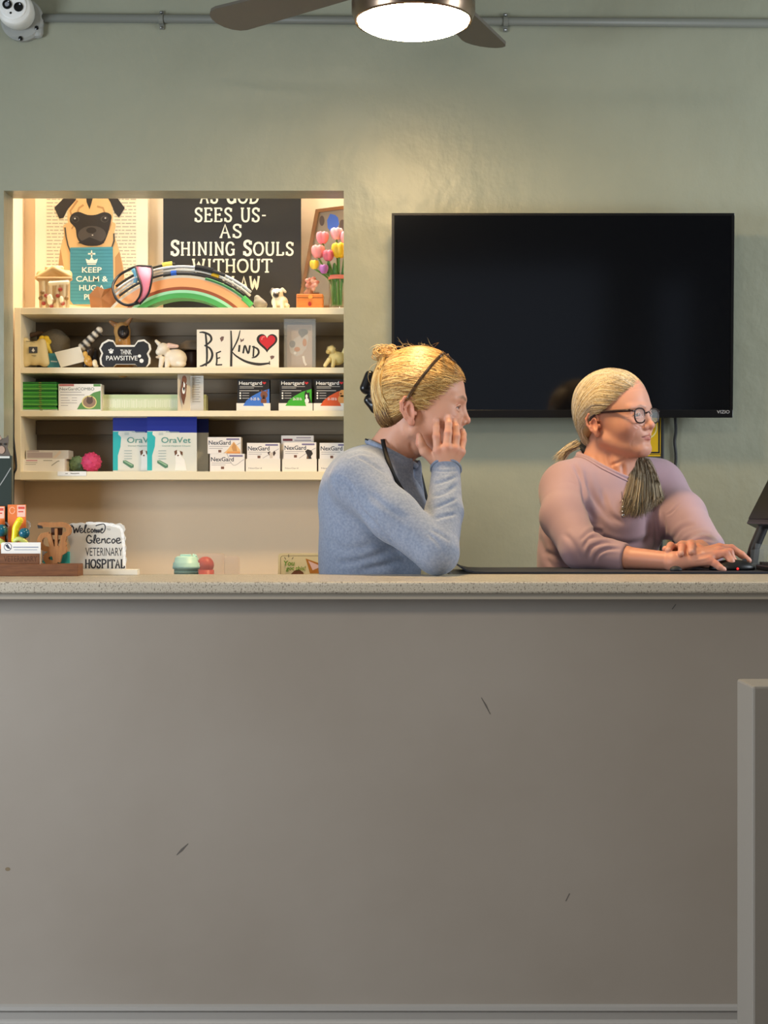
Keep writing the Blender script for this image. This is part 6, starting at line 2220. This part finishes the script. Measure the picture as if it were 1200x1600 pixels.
# ------------------------------------------------------------------ lowest shelf
z5p = lambda pts: [(x / 4.2857, 630 + y / 4.2857) for x, y in pts]
z6p = lambda pts: [(280 + x / 4.2857, 630 + y / 4.2857) for x, y in pts]
b_, o_ = standing('medicine_box', 'flat white carton at the left end of the lowest shelf, lower of two', 'box', 35, 101, 717, Z4, 4.51, .09, CWH)
flat('printed_bar', [z5p(rect(175, 380, 250, 388))], 4.51, ink((206, 150, 160)), b_, o_)
strokes('printed_lines', [(z5p([(290, 384), (350, 384)]), 1.2), (z5p([(170, 398), (250, 398)]), .8), (z5p([(170, 410), (240, 410)]), .8), (z5p([(345, 418), (385, 390), (398, 388)]), 1.4)], 4.51, ink((160, 156, 140)), b_, o_)
b_, o_ = standing('medicine_box', 'flat white carton with a grey front lying on another at the left end', 'box', 40.5, 107, 703.5, at(0, 717, 4.51).z + .0005, 4.53, .07, mat('carton_grey', (206, 200, 190), .5))
flat('printed_bar', [z5p(rect(182, 316, 262, 326)), z5p(rect(182, 330, 352, 366))], 4.53, ink((176, 160, 156)), b_, o_)
flat('printed_band', [z5p([(352, 366), (400, 318), (412, 330), (376, 366)])], 4.53, ink((214, 196, 176)), b_, o_)
s_ = 4.55 / F


def rubber_ball(px, py, r, d, c, label):
    o_ = np.array(at(px, py, d))
    o_[2] = Z4 + r * d / F
    pr = [elp(o_, np.array((1, 1, 1)) * r * d / F, None, .001, '+', c)]
    for k in range(46):
        t = math.acos(1 - 2 * (k + .5) / 46)
        f_ = k * 2.39996
        pr.append(cap(o_ + r * d / F * np.array((math.sin(t) * math.cos(f_), math.sin(t) * math.sin(f_), math.cos(t))), o_ + r * 1.04 * d / F * np.array((math.sin(t) * math.cos(f_), math.sin(t) * math.sin(f_), math.cos(t))), .0026, .0026, .002, '+', c))
    org = (o_[0], o_[1], Z4)
    return solid_fig('rubber_ball', label, 'ball', org, pr, .0018, mat('rubber', (200, 60, 100), .6, vcol=True), 'ball toys on the lowest shelf')


rubber_ball(121, 722, 12.5, 4.585, (118, 150, 116), 'dull green knobbly ball behind the pink one on the lowest shelf')
rubber_ball(143, 720, 15.0, 4.535, (206, 62, 106), 'bright pink knobbly ball on the lowest shelf')


def pouch(x0, x1, d, label, full=True, words=True):
    X0, X1 = at(x0, 0, d).x, at(x1, 0, d).x
    zt = at(0, 651.5 if full else 653, d).z
    o_ = (0.5 * (X0 + X1), d, Z4)
    w = (X1 - X0) / 2
    h = zt - Z4
    bm = bmesh.new()
    b_prof = [(0, .034), (.02, .038), (h * .5, .030), (h * .82, .014), (h - .012, .005), (h, .004)]
    rings = [[bm.verts.new((-w, 0, z)), bm.verts.new((w, 0, z)), bm.verts.new((w * .96, y, z)), bm.verts.new((-w * .96, y, z))] for z, y in b_prof]
    for a, b in zip(rings[:-1], rings[1:]):
        for i in range(4):
            bm.faces.new((a[i], a[(i + 1) % 4], b[(i + 1) % 4], b[i]))
    bm.faces.new(rings[0][::-1])
    bm.faces.new(rings[-1])
    p = from_bm('treat_pouch', bm, mat('pouch_white', (222, 222, 210), .4))
    p.location = o_
    tag(p, label, 'pouch', 'dental chew pouches')
    q = lambda pts: [(x0 + (x - 985) / 4.2857, 630 + y / 4.2857) for x, y in pts]
    yt = 651.5 if full else 653
    W_ = (x1 - x0) * 4.2857
    picture('print', [([q([(985, 190), (1022, 190), (1022, 205), (1040, 230), (1036, 290), (1018, 350), (1018, 450), (985, 450)])], ink((40, 178, 178))), ([[(x0, yt), (x1, yt), (x1, 676), (x0 + 36, 676), (x0 + 34, 673.5), (x0, 673.5)]], ink((22, 40, 140), .35)),
                      ([q(ell(1035, 203, 15, 15))], ink((226, 226, 214))), ([q([(1052, 384), (1070, 382), (1124, 412), (1124, 430), (1106, 436), (1052, 400)])], ink((84, 128, 100))), ([q([(1056, 388), (1068, 386), (1118, 414), (1112, 420)])], ink((150, 186, 150))),
                      ([q([(1172, 330), (1190, 318), (1206, 330), (1212, 352), (1236, 380), (1250, 450), (1170, 450), (1176, 400)])], ink((240, 238, 230))),
                      ([q([(1166, 322), (1184, 312), (1186, 336), (1172, 352)]), q([(1204, 318), (1222, 326), (1222, 352), (1208, 340)]), q(ell(1192, 350, 6, 5))], ink((112, 74, 48)))], d, p, o_)
    if not words:
        return p
    text('lettering', 'OraVet', x0 + (1178 - 985) / 4.2857, 630 + 246 / 4.2857, 9.0, d - .0012, ink((84, 150, 140)), p, o_, width=46, bold=.004)
    text('small_lettering', 'Dental Hygiene Chews', x0 + (1180 - 985) / 4.2857, 630 + 285 / 4.2857, 2.0, d - .0012, ink((110, 160, 150)), p, o_, width=44)
    strokes('printed_lines', [(q([(1060, 318 + 18 * k), (1112, 318 + 18 * k)]), .8) for k in range(4)] + [(q([(1110, 192), (1200, 194)]), 1.0), (q([(1062, 200), (1092, 200)]), .8), (q([(1062, 210), (1092, 210)]), .8)], d - .0012, ink((150, 170, 166)), p, o_)
    return p


pouch(248, 326, 4.60, 'navy and white treat pouch mostly hidden behind the front pouch, rightmost', True, False)
pouch(176.5, 254, 4.555, 'teal and white treat pouch with a navy top, left of the front one')
pouch(230, 307.5, 4.512, 'teal and white treat pouch with a navy top, standing foremost with a puppy')


def chew_box(x0, x1, yt, ytray, d, label, dog, tray=True, orange=False, zb=None, txt=True, dt=.05):
    zb = Z4 if zb is None else zb
    b_, o_ = standing('medicine_box', label, 'box', x0, x1, yt, zb, d, dt, mat('chew_carton', (238, 232, 226), .45), 'white chew boxes on the lowest shelf')
    w_ = x1 - x0
    if txt:
        text('lettering', 'NexGard', x0 + w_ * .36, yt + 8.5, 6.4, d, ink((74, 78, 90)), b_, o_, width=w_ * .66, bold=.02)
        strokes('printed_lines', [([(x0 + 2.5, yt + 14.5), (x0 + w_ * .62, yt + 14.5)], .8), ([(x0 + 2.5, yt + 17.5), (x0 + w_ * .45, yt + 17.5)], .8), ([(x0 + w_ * .48, min(ytray, yt + 30) - 1), (x0 + w_ * .68, yt + 18), (x0 + w_ * .98, yt + 9)], .8)], d, ink((170, 164, 164)), b_, o_)
        picture('print', [([rect(x0 + w_ * .56, yt + 2, x0 + w_ * .95, yt + 4.6)], ink((120, 112, 150))), ([rect(x0 + w_ * .32, yt + 20, x0 + w_ * .41, yt + 24)], ink((116, 78, 62)))] + [([[(x0 + w_ * a, yt + b) for a, b in p] for p in ps], ink(c)) for ps, c in dog], d, b_, o_)
    if tray:
        X0, X1 = at(x0 - 2, 0, d - .006).x, at(x1 + 1, 0, d - .006).x
        tr = box_obj('tray', X0, X1, d - .007, d - .002, zb, at(0, ytray, d - .006).z, CWH, b_, off=o_)
        text('tray_lettering', 'NexGard', x0 + w_ * .25, 731.5, 2.4, d - .007, ink((120, 116, 122)), b_, o_, width=w_ * .4)
    return b_


dogA = [([[(.62, 15), (.70, 13), (.74, 17), (.70, 21)], [(.78, 16), (.84, 12), (.88, 16), (.82, 21)]], (72, 56, 50)), ([[(.68, 15), (.80, 15), (.78, 24), (.70, 24)]], (214, 200, 186))]
dogB = [([[(.66, 14), (.74, 11), (.86, 13), (.90, 18), (.84, 22), (.88, 30), (.80, 32), (.70, 28), (.72, 20)]], (44, 38, 38)), ([[(.72, 20), (.76, 24), (.74, 28)]], (150, 110, 80))]
dogO = [([[(.50, 25), (.62, 18), (.78, 7), (.98, 20), (.98, 25.5)]], (236, 190, 130)), ([[(.56, 25.5), (.60, 22.5), (.98, 22.5), (.98, 25.5)]], (232, 158, 84)), ([[(.72, 16), (.78, 8), (.86, 14), (.88, 22), (.76, 22)]], (206, 150, 92))]
zmid = at(0, 709, 4.512).z
chew_box(328, 382, 709, 709, 4.512, 'white chew box lying lowest in the leftmost stack of two', [], False, True)
chew_box(324.5, 376.5, 683, 709, 4.514, 'white chew box with an orange corner and dog, on top of the leftmost stack', dogO, False, True, zmid + .0005)
chew_box(386, 437, 692, 717, 4.515, 'white chew box with a black and white dog, in a white display tray', dogA)
chew_box(443, 494, 691, 717, 4.515, 'white chew box with a sitting black dog, in front of a taller box', dogB)
b_, o_ = standing('medicine_box', 'white chew box standing half hidden behind the black dog box', 'box', 439.5, 490, 680.5, Z4, 4.575, .05, mat('chew_carton', (238, 232, 226), .45))
flat('printed_bar', [rect(442, 685.5, 457, 689)], 4.575, ink((120, 52, 60)), b_, o_)
strokes('printed_lines', [([(463, 684), (486, 684)], 2), ([(460, 688), (486, 688)], 1.6)], 4.575, ink((170, 160, 168)), b_, o_)
chew_box(499.5, 551, 692, 717, 4.515, 'white chew box at the right end of the lowest shelf, partly cut by the wall', [])

# ================================================================== ON AND BEHIND THE COUNTER
DESKM = mat('desk_laminate', (120, 112, 100), 0.5)
dk_ = thing('desk', 'work desk behind the counter under the older woman\'s hands', 'desk', (.80, 3.51, 0))
box_obj('desktop', -.65, .62, -.147, .15, .920, .9438, DESKM, dk_, .002)
for x in (-.30, .55):
    for y in ((-.14, -.10), (.10, .14)) if x > 0 else ((-.14, -.10),):
        box_obj('leg', x, x + .04, y[0], y[1], 0, .92, DESKM, dk_)
ld = thing('desk', 'low work desk behind the counter under the cups on the left', 'desk', (-.72, 3.72, 0))
box_obj('desktop', -.36, .40, -.34, .34, .745, .77, DESKM, ld, .002)
for x in (-.34, .34):
    for y in (-.3, .26):
        box_obj('leg', x, x + .04, y, y + .04, 0, .745, DESKM, ld)
LZ = .77
PAD = mat('desk_pad_dark', (38, 42, 52), .55)
bm = bmesh.new()
px0, px1 = at(719, 0, 3.42).x, 1.38
path = [(px0 + .0, .960), (px0 + .012, .9535), (px0 + .03, .9495), (px0 + .06, .9485), (px1, .9485)]
lo_v, hi_v = [], []
for x, z in path:
    lo_v.append([bm.verts.new((x, y, z - .0040)) for y in (3.375, 3.655)])
    hi_v.append([bm.verts.new((x, y, z)) for y in (3.375, 3.655)])
for i in range(len(path) - 1):
    bm.faces.new((hi_v[i][0], hi_v[i + 1][0], hi_v[i + 1][1], hi_v[i][1]))
    bm.faces.new((lo_v[i][1], lo_v[i + 1][1], lo_v[i + 1][0], lo_v[i][0]))
    bm.faces.new((lo_v[i][0], lo_v[i + 1][0], hi_v[i + 1][0], hi_v[i][0]))
    bm.faces.new((hi_v[i][1], hi_v[i + 1][1], lo_v[i + 1][1], lo_v[i][1]))
bm.faces.new((lo_v[0][1], lo_v[0][0], hi_v[0][0], hi_v[0][1]))
bm.faces.new((lo_v[-1][0], lo_v[-1][1], hi_v[-1][1], hi_v[-1][0]))
tag(from_bm('desk_pad', bm, PAD), 'dark desk pad with a lifted left corner under the older woman\'s arms', 'desk pad')
PZ = .9487
ms = thing('computer_mouse', 'black computer mouse under the older woman\'s right hand', 'mouse', (at(1141, 0, 3.475).x, 3.475, PZ))
mc = np.array(ms.location)
sculpt('shell', [elp(mc + np.array((.004, 0, .004)), (.052, .030, .020), None, .006), halfspace(mc - .1, mc + .1, mc, (0, 0, -1), .001)], .002, mat('mouse_black', (16, 16, 18), .4), ms, mc)
bm = bmesh.new()
b_lathe(bm, [(.005, -.002), (.005, .002)], 16, (.032, 0, .0215), 'y')
from_bm('scroll_wheel', bm, mat('wheel_grey', (70, 70, 72), .5), ms)
bm = bmesh.new()
b_sphere(bm, (.010, -.0295, .004), .0028, 10)
from_bm('red_light', bm, mat('mouse_red', (230, 40, 40), .4, emit=((255, 40, 40), 1.0)), ms)
wr = np.array((at(1056, 0, 3.43).x, 3.43, PZ))
solid_fig('wrist_rest', 'small dark rounded wrist rest under the older woman\'s wrist', 'wrist rest', tuple(wr), [elp(wr + np.array((0, 0, .002)), (.014, .012, .009), None, .003, '+', (40, 42, 46)), halfspace(wr - .1, wr + .1, wr, (0, 0, -1), .001)], .0016, MATTE)
kb = thing('keyboard', 'black computer keyboard right of the mouse on the desk pad', 'keyboard', (.985, 3.452, PZ))
box_obj('case', -.135, .19, -.055, .060, 0, .012, BLACK, kb, .003)
bm = bmesh.new()
for i in range(14):
    for j in range(5):
        b_box(bm, -.128 + i * .022, -.128 + i * .022 + .018, -.048 + j * .021, -.048 + j * .021 + .017, .011, .018)
from_bm('keys', bm, mat('key_black', (26, 26, 28), .6), kb)
mn = thing('monitor', 'black computer monitor tilted back at the right edge of the desk', 'monitor', (.872, 3.585, PZ))
R_ = Matrix.Rotation(math.radians(27), 4, 'Y')
T_ = Matrix.Translation((-.012, -.09, .105))


def mn_box(name, a, m, bev=.003):
    bm = bmesh.new()
    b_box(bm, *a, bev)
    bm.transform(T_ @ R_)
    return from_bm(name, bm, m, mn)


mn_box('housing', (0.002, .030, -.19, .16, 0, .29), BLACK)
mn_box('screen', (-.0005, .003, -.182, .152, .012, .282), mat('monitor_screen', (8, 8, 10), .35, spec=.2), 0)
bm = bmesh.new()
b_tube(bm, [(-.020, -.020, .012), (-.012, -.020, .05), (.022, -.02, .13), (.055, -.02, .19)], [.016, .013, .013, .016], 12)
from_bm('stand', bm, mat('stand_dark', (34, 34, 36), .35), mn, True)
bm = bmesh.new()
b_lathe(bm, [(.045, 0), (.045, .008), (.020, .014)], 32, (-.010, -.015, 0))
from_bm('base', bm, mat('stand_dark', (34, 34, 36), .35), mn, True)
ac = thing('acrylic_holder', 'small clear acrylic holder beside the monitor stand', 'holder', (at(1184, 0, 3.525).x, 3.525, PZ + .0))
ACR = mat('clear_acrylic', (150, 156, 158), .08, alpha=.16)
bm = bmesh.new()
b_box(bm, -.014, .016, -.006, -.003, 0, .058)
bm.transform(Matrix.Rotation(math.radians(8), 4, 'Y'))
from_bm('front_plate', bm, ACR, ac)
bm = bmesh.new()
b_box(bm, -.014, .016, .010, .013, 0, .045)
from_bm('rear_plate', bm, ACR, ac)
bm = bmesh.new()
b_box(bm, -.014, .016, -.006, .013, 0, .003)
from_bm('foot_plate', bm, ACR, ac)

# ---- left end of the counter
CT = CTZ + .0002
WD = mat('walnut_wood', (124, 78, 44), .55, var=(26, (90, 52, 28), .7, (1, 1, 8)))
WD2 = mat('carved_wood', (168, 112, 60), .55, var=(30, (140, 88, 44), .6, (6, 1, 1)))
z7p = lambda pts: [(x / 5.217, 770 + y / 5.217) for x, y in pts]
ch_ = thing('card_holder', 'dark walnut card holder with a carved emblem at the left end of the counter', 'card holder', (at(50, 0, 3.25).x, 3.25, CT))
hO = ch_.location
zs_ = at(0, 881.5, 3.25).z
box_obj('base_slab', at(-45, 0, 3.25).x, at(122, 0, 3.25).x, 3.25, 3.305, CT, zs_, WD, ch_, .001, off=hO)
fb = box_obj('front_board', at(-40, 0, 3.262).x, at(61, 0, 3.262).x, 3.262, 3.268, zs_, at(0, 865, 3.262).z, WD, ch_, .001, off=hO)
text('carved_lettering', 'VETERINARY', 32, 873, 9, 3.262, mat('carving_dark', (84, 48, 24), .7), ch_, hO, width=52)
box_obj('back_board', at(-40, 0, 3.29).x, at(63, 0, 3.29).x, 3.29, 3.296, zs_, at(0, 858, 3.29).z, WD, ch_, .001, off=hO)
snake = [(312, 268), (350, 258), (420, 262), (500, 258), (552, 280), (556, 325), (520, 342)]
em = z7p
polys = ribbon(smooth_path(em(snake), 5), 7.5) + ribbon(em([(395, 335), (425, 450), (455, 566)]), 7.0) + ribbon(em([(528, 335), (500, 450), (470, 566)]), 7.0) + ribbon(em([(457, 290), (457, 575)]), 4.2)
polys += ribbon(smooth_path(em([(400, 340), (345, 350), (322, 395), (345, 445), (400, 462), (470, 455), (515, 440)]), 5), 8) + ribbon(smooth_path(em([(515, 440), (520, 475), (470, 495), (400, 500), (372, 530), (395, 565), (450, 572)]), 5), 8)
polys += ribbon(smooth_path(em([(530, 340), (505, 380), (525, 420), (500, 450)]), 5), 6)
polys += [em([(345, 240), (375, 240), (370, 262), (335, 270)])]
flat('emblem', polys, 3.284, WD2, ch_, hO, thick=-.010)
flat('emblem_hole_shade', [em([(415, 285), (510, 285), (505, 345), (418, 345)]), em([(430, 380), (490, 380), (470, 430), (445, 430)]), em([(352, 505), (400, 510), (415, 570), (372, 562)]), em([(322, 352), (352, 350), (352, 460), (330, 445)])], 3.293, mat('carving_shadow', (70, 40, 22), .7), ch_, hO, thick=-.002)  # dark patches put behind the emblem's holes, their shade given as colour
flat('snake_tongue', [em([(304, 262), (340, 268), (345, 290), (310, 290)])], 3.283, mat('carving_black', (34, 26, 22), .6), ch_, hO, thick=-.006)
CARDM = mat('business_card', (234, 230, 222), .55)
for k in range(7):
    d = 3.2685 + .0028 * k
    x0, x1 = at(4 - .4 * k, 0, d).x, at(63.5 - .2 * k, 0, d).x
    o_ = (0.5 * (x0 + x1), d, zs_)
    c_ = box_obj('business_card', x0, x1, d, d + .0012, zs_, at(0, 847.5 + .3 * k, 3.27).z, CARDM, off=o_)
    c_.location = o_
    if k == 0:
        tag(c_, 'white business card with a round logo, foremost in the walnut card holder', 'business card', 'business cards in the walnut holder')
        picture('logo', [([ell(12.3, 854.5, 6.2, 6.2)], ink((70, 76, 96))), ([ell(12.3, 854.5, 5.2, 5.2)], ink((236, 234, 230))), ([[(8, 852), (12, 850), (15, 855), (17, 858), (12, 857)]], ink((50, 54, 72)))], d, c_, o_)
        strokes('printed_lines', [([(20.5, 855), (60, 855)], 1.3), ([(22, 859), (58, 859)], .8)], d, ink((110, 124, 150)), c_, o_)
    else:
        tag(c_, 'white business card behind the foremost card in the walnut card holder', 'business card', 'business cards in the walnut holder')
tl, tlo = standing('teal_card', 'teal card standing on the counter behind the carved wooden emblem', 'card', 67, 109, 862, CT, 3.315, .003, mat('teal_bright', (64, 196, 184), .5))
flat('white_corner', [z7p([(345, 466), (380, 470), (340, 575), (345, 575)])], 3.315, WHT, tl, tlo)
FROST = mat('frosted_acrylic', (226, 220, 208), .25, alpha=.86)
ws = thing('welcome_sign', 'frosted white plaque with black lettering standing on the counter', 'sign', (at(155, 0, 3.318).x, 3.318, CT))
wo = ws.location
out = [(560, 260), (590, 246), (620, 250), (660, 242), (700, 250), (740, 238), (790, 246), (830, 238), (870, 250), (905, 244), (940, 256), (975, 246), (1010, 268), (1022, 300), (1008, 330), (1026, 370), (1014, 410), (1030, 450), (1018, 500), (1034, 545), (1022, 590), (1026, 622),
       (560, 622), (572, 560), (560, 500), (574, 440), (556, 390), (552, 330), (570, 300)]
zpb = at(0, 889.5, 3.318).z
flat('plaque', [z7p(out)], 3.322, FROST, ws, wo, thick=-.005)
flat('glitter_edge', ribbon(smooth_path(z7p([(700, 248), (790, 250), (870, 256), (940, 270), (985, 290), (1000, 340), (1008, 420), (1014, 520), (1014, 610)]), 4), [3 + 2 * abs(math.sin(i)) for i in range(33)]), 3.322, mat('glitter_white', (246, 242, 234), .3, bump=(500, .8, 2, None, .002)), ws, wo)
box_obj('base', at(118, 0, 3.318).x, at(216, 0, 3.318).x, 3.308, 3.34, CT, zpb, mat('sign_base_white', (232, 224, 206), .5), ws, .001, off=wo)
DKI = ink((38, 38, 44))
cur = [([(572, 292), (590, 272), (602, 300), (606, 328), (622, 290), (632, 322), (648, 280), (656, 266)], 2.0), ([(650, 312), (668, 306), (672, 292), (660, 290), (652, 312), (662, 326), (680, 318)], 1.5), ([(680, 318), (700, 280), (704, 262), (694, 268), (690, 320), (704, 324)], 1.6),
       ([(732, 298), (720, 292), (712, 308), (718, 324), (736, 316)], 1.5), ([(752, 294), (742, 308), (750, 324), (762, 310), (752, 294)], 1.5), ([(768, 326), (772, 296), (778, 304), (784, 326), (790, 300), (800, 326), (806, 300), (814, 326)], 1.6), ([(818, 310), (836, 300), (832, 290), (820, 306), (830, 328), (850, 312), (858, 280), (846, 256), (800, 262), (780, 270)], 1.6),
       ([(604, 286), (584, 262), (572, 268)], 1.2)]
strokes('lettering', [(z7p(p), w) for p, w in cur], 3.322, DKI, ws, wo)
text('lettering', 'TO', 886 / 5.217, 770 + 298 / 5.217, 2.8, 3.322, DKI, ws, wo, width=5.5)
cur = [([(742, 360), (722, 346), (706, 372), (712, 402), (732, 410), (746, 390), (728, 386)], 2.0), ([(752, 408), (766, 380), (772, 348), (762, 350), (758, 400), (768, 412)], 1.7), ([(776, 394), (796, 388), (796, 372), (780, 374), (776, 398), (790, 412), (806, 404)], 1.7),
       ([(812, 410), (816, 376), (822, 384), (834, 374), (838, 396), (844, 412)], 1.7), ([(876, 378), (862, 372), (850, 390), (858, 410), (878, 402)], 1.7), ([(900, 374), (886, 390), (894, 411), (910, 394), (900, 374)], 1.7),
       ([(920, 394), (942, 386), (940, 370), (922, 376), (920, 400), (934, 412), (954, 402)], 1.7)]
cur = [([(706 + (x - 706) * 1.14, y) for x, y in p], w) for p, w in cur]
strokes('lettering', [(z7p(p), w) for p, w in cur], 3.322, DKI, ws, wo)
text('lettering', 'VETERINARY', 848 / 5.217, 770 + 480 / 5.217, 13, 3.322, DKI, ws, wo, width=58)
flat('lettering', serif_lines('HOSPITAL', 694 / 5.217, 1018 / 5.217, 770 + 545 / 5.217, 770 + 612 / 5.217, 2.3, (), .10), 3.322, DKI, ws, wo)

# toy packs and the cat pack
def toy_pack(x0, x1, yt, d, bx, by, br, label, worm):
    b_, o_ = standing('pet_toy_pack', label, 'pet toy', x0, x1, yt, CT, d, .0015, mat('toy_card_orange', (226, 118, 52), .5), 'toy packs on the counter')
    w_ = x1 - x0
    picture('print', [([[(x0 + w_ * .52, yt + 1), (x1 - 1, yt + 1), (x1 - 1, yt + 19), (x0 + w_ * .52, yt + 19)]], ink((236, 190, 170))), ([rect(x0 + w_ * .58, yt + 3, x1 - 2, yt + 7), rect(x0 + w_ * .58, yt + 10, x1 - 4, yt + 12)], ink((214, 80, 60))),
                      (ribbon(ell(x0 + w_ * .25, yt + 9, 4, 5), 1.4), ink((240, 170, 130)))], d, b_, o_)
    oo = Vector(o_)
    bm = bmesh.new()
    b_sphere(bm, Vector(at(bx, by, d - .014)) - oo, br * d / F, 22)
    from_bm('ball', bm, mat('toy_teal', (26, 92, 112), .18), b_, True)
    if worm:
        bm = bmesh.new()
        b_tube(bm, [Vector(p) - oo for p in smooth_path([at(x, y, d - .016) for x, y in worm], 5)], .0075, 12)
        b_sphere(bm, Vector(at(worm[0][0], worm[0][1], d - .016)) - oo, .0075, 12)
        b_sphere(bm, Vector(at(worm[-1][0], worm[-1][1], d - .016)) - oo, .0075, 12)
        from_bm('worm', bm, mat('toy_yellow', (232, 214, 30), .4), b_, True)
    bm = bmesh.new()
    b_tube(bm, [Vector(p) - oo for p in smooth_path([at(bx - 16, 846, d - .02), at(bx - 8, 842, d - .022), at(bx + 1, 847, d - .02), at(bx + 5, 853, d - .018)], 5)], .0055, 10)
    from_bm('tail', bm, mat('toy_lime', (196, 206, 110), .4), b_, True)
    bm = bmesh.new()
    b_tube(bm, [Vector(p) - oo for p in smooth_path([at(x1 + 1, yt + 25, d - .012), at(x1 + 6, yt + 30, d - .014), at(x1 + 4, yt + 45, d - .014), at(x1 + 5, yt + 56, d - .01)], 5)], .0022, 8)
    from_bm('plastic_tie', bm, ACR, b_, True)


toy_pack(12, 40.5, 788.5, 3.335, 38, 833, 8.4, 'orange carded pet toy with a teal ball and a yellow worm, right one', [(31, 813), (25, 824), (24, 834), (23, 844)])
toy_pack(-32, 7.5, 791, 3.337, 2, 829, 10, 'orange carded pet toy with a teal ball at the photo\'s left edge', [(-8, 816), (-9, 830), (-6, 846)])
cp, cpo = standing('treat_box', 'tall dark green pack with a cat picture at the far left of the counter', 'box', -58, 17.5, 712, CT, 3.3445, .013, mat('pack_green', (30, 42, 34), .45))
flat('white_band', [rect(-50, 712.8, 15, 716)], 3.3445, ink((206, 206, 196)), cp, cpo)
strokes('grey_line', [([(-10, 772), (4, 752), (17, 731)], 1.4)], 3.3445, ink((150, 150, 146)), cp, cpo)
picture('cat_cutout', [([[(-30, 714), (-26, 690), (-12, 684), (0, 679), (3, 685), (9, 684), (13, 680), (14, 688), (12, 700), (17, 712), (17, 714)]], ink((92, 80, 68))), ([ell(3, 703, 5, 6), [(1, 681), (3, 686), (0, 688)]], ink((170, 140, 120))), ([ell(0, 694, 1.6, 1.6), ell(8, 694, 1.6, 1.6)], ink((30, 30, 26)))], 3.3475, cp, cpo, .0015)

# ---- cups behind the counter
TEAL = mat('mint_plastic', (200, 246, 240), .35)
sh = thing('shaker_bottle', 'mint green shaker bottle lid showing above the counter', 'bottle', (at(291, 0, 3.60).x, 3.60, LZ))
s_ = 3.60 / F
zl = at(0, 886, 3.6).z - LZ
bm = bmesh.new()
b_lathe(bm, [(15 * s_, 0), (16 * s_, .004), (19 * s_, zl - .012), (19 * s_, zl - .010)], 32)
from_bm('body', bm, mat('mint_body', (190, 224, 210), .35), sh, True)
bm = bmesh.new()
h = lambda y: at(0, y, 3.6).z - LZ
b_lathe(bm, [(19.4 * s_, h(899)), (18.6 * s_, h(889.5)), (21.2 * s_, h(888.5)), (21.2 * s_, h(884)), (20.2 * s_, h(883.4)), (20.6 * s_, h(879.5)), (18.6 * s_, h(878.5)), (17.2 * s_, h(871.5)), (14.0 * s_, h(869)), (2 * s_, h(868.5))], 40)
ldd = from_bm('lid', bm, TEAL, sh, True)
bm = bmesh.new()
b_box(bm, -9 * s_, 8 * s_, -6 * s_, 6 * s_, h(870), h(866), .0015)
b_tube(bm, [(10 * s_, 0, h(867.5)), (14.5 * s_, 0, h(869)), (16.5 * s_, 0, h(875))], .004, 8)
from_bm('flip_cap', bm, TEAL, ldd)
CLR = mat('clear_plastic', (240, 214, 204), .12, alpha=.20)
cpk = thing('plastic_tub', 'clear plastic tub holding red sweets behind the mint shaker bottle', 'tub', (at(340, 0, 3.70).x, 3.70, LZ))
bm = bmesh.new()
s_ = 3.70 / F
hh_ = at(0, 865, 3.70).z - LZ
b_box(bm, -36 * s_, 8 * s_, 0, .06, 0, hh_, .006)
from_bm('box', bm, CLR, cpk)
bm = bmesh.new()
b_box(bm, 9 * s_, 32 * s_, .005, .05, 0, hh_ - .006, .006)
from_bm('side_box', bm, CLR, cpk)
bm = bmesh.new()
b_lathe(bm, [(13 * s_, .003), (13.5 * s_, .012), (13.5 * s_, hh_ - .040)], 24, (-21 * s_, .028, 0))
b_sphere(bm, (-21 * s_, .028, at(0, 883.5, 3.70).z - LZ), 13.5 * s_, 20)
from_bm('red_contents', bm, mat('candy_red', (214, 88, 78), .4), cpk, True)
gt = thing('greeting_card', 'rounded card with green lettering and an orange cat ear behind the blue sweater', 'card', (at(480, 0, 3.80).x, 3.80, LZ))
go = gt.location


def rrect(x0, y0, x1, y1, r):
    o = []
    for cx, cy, a in ((x1 - r, y0 + r, -90), (x1 - r, y1 - r, 0), (x0 + r, y1 - r, 90), (x0 + r, y0 + r, 180)):
        o += [(cx + r * math.cos(math.radians(a + 18 * i)), cy + r * math.sin(math.radians(a + 18 * i))) for i in range(6)]
    return o


z8p = lambda pts: [(230 + x / 3.636, 830 + y / 3.636) for x, y in pts]
yb_ = 800 - (LZ - CZ) / 3.80 * F
flat('card', [rrect(434.5, 864.5, 545, yb_, 5)], 3.80, mat('card_cream', (232, 214, 166), .55), gt, go, thick=-.004)
bl = rrect(438.5, 868.5, 541, yb_ - 4, 4)
picture('print', [(ribbon(bl + bl[:1], .8), ink((150, 132, 92))), ([z8p([(900, 155), (1000, 190), (1010, 240), (925, 240)])], ink((190, 120, 40))), ([z8p([(915, 168), (990, 200), (940, 222)])], ink((238, 196, 186))),
                  (ribbon(z8p([(780, 148), (788, 160)]), .9) + ribbon(z8p([(803, 132), (804, 148)]), .9) + ribbon(z8p([(830, 148), (822, 158)]), .9), ink((90, 84, 70))),
                  ([z8p([(815, 245), (835, 225), (860, 215), (885, 232), (890, 245)])], ink((120, 72, 40)))], 3.80, gt, go)
text('lettering', 'You', 230 + 806 / 3.636, 830 + 181 / 3.636, 7.6, 3.798, ink((104, 150, 44)), gt, go, width=17, bold=.02, shear=.15)
text('lettering', 'got this!', 230 + 844 / 3.636, 830 + 210 / 3.636, 6.4, 3.798, ink((104, 150, 44)), gt, go, width=31, bold=.015, shear=.15)
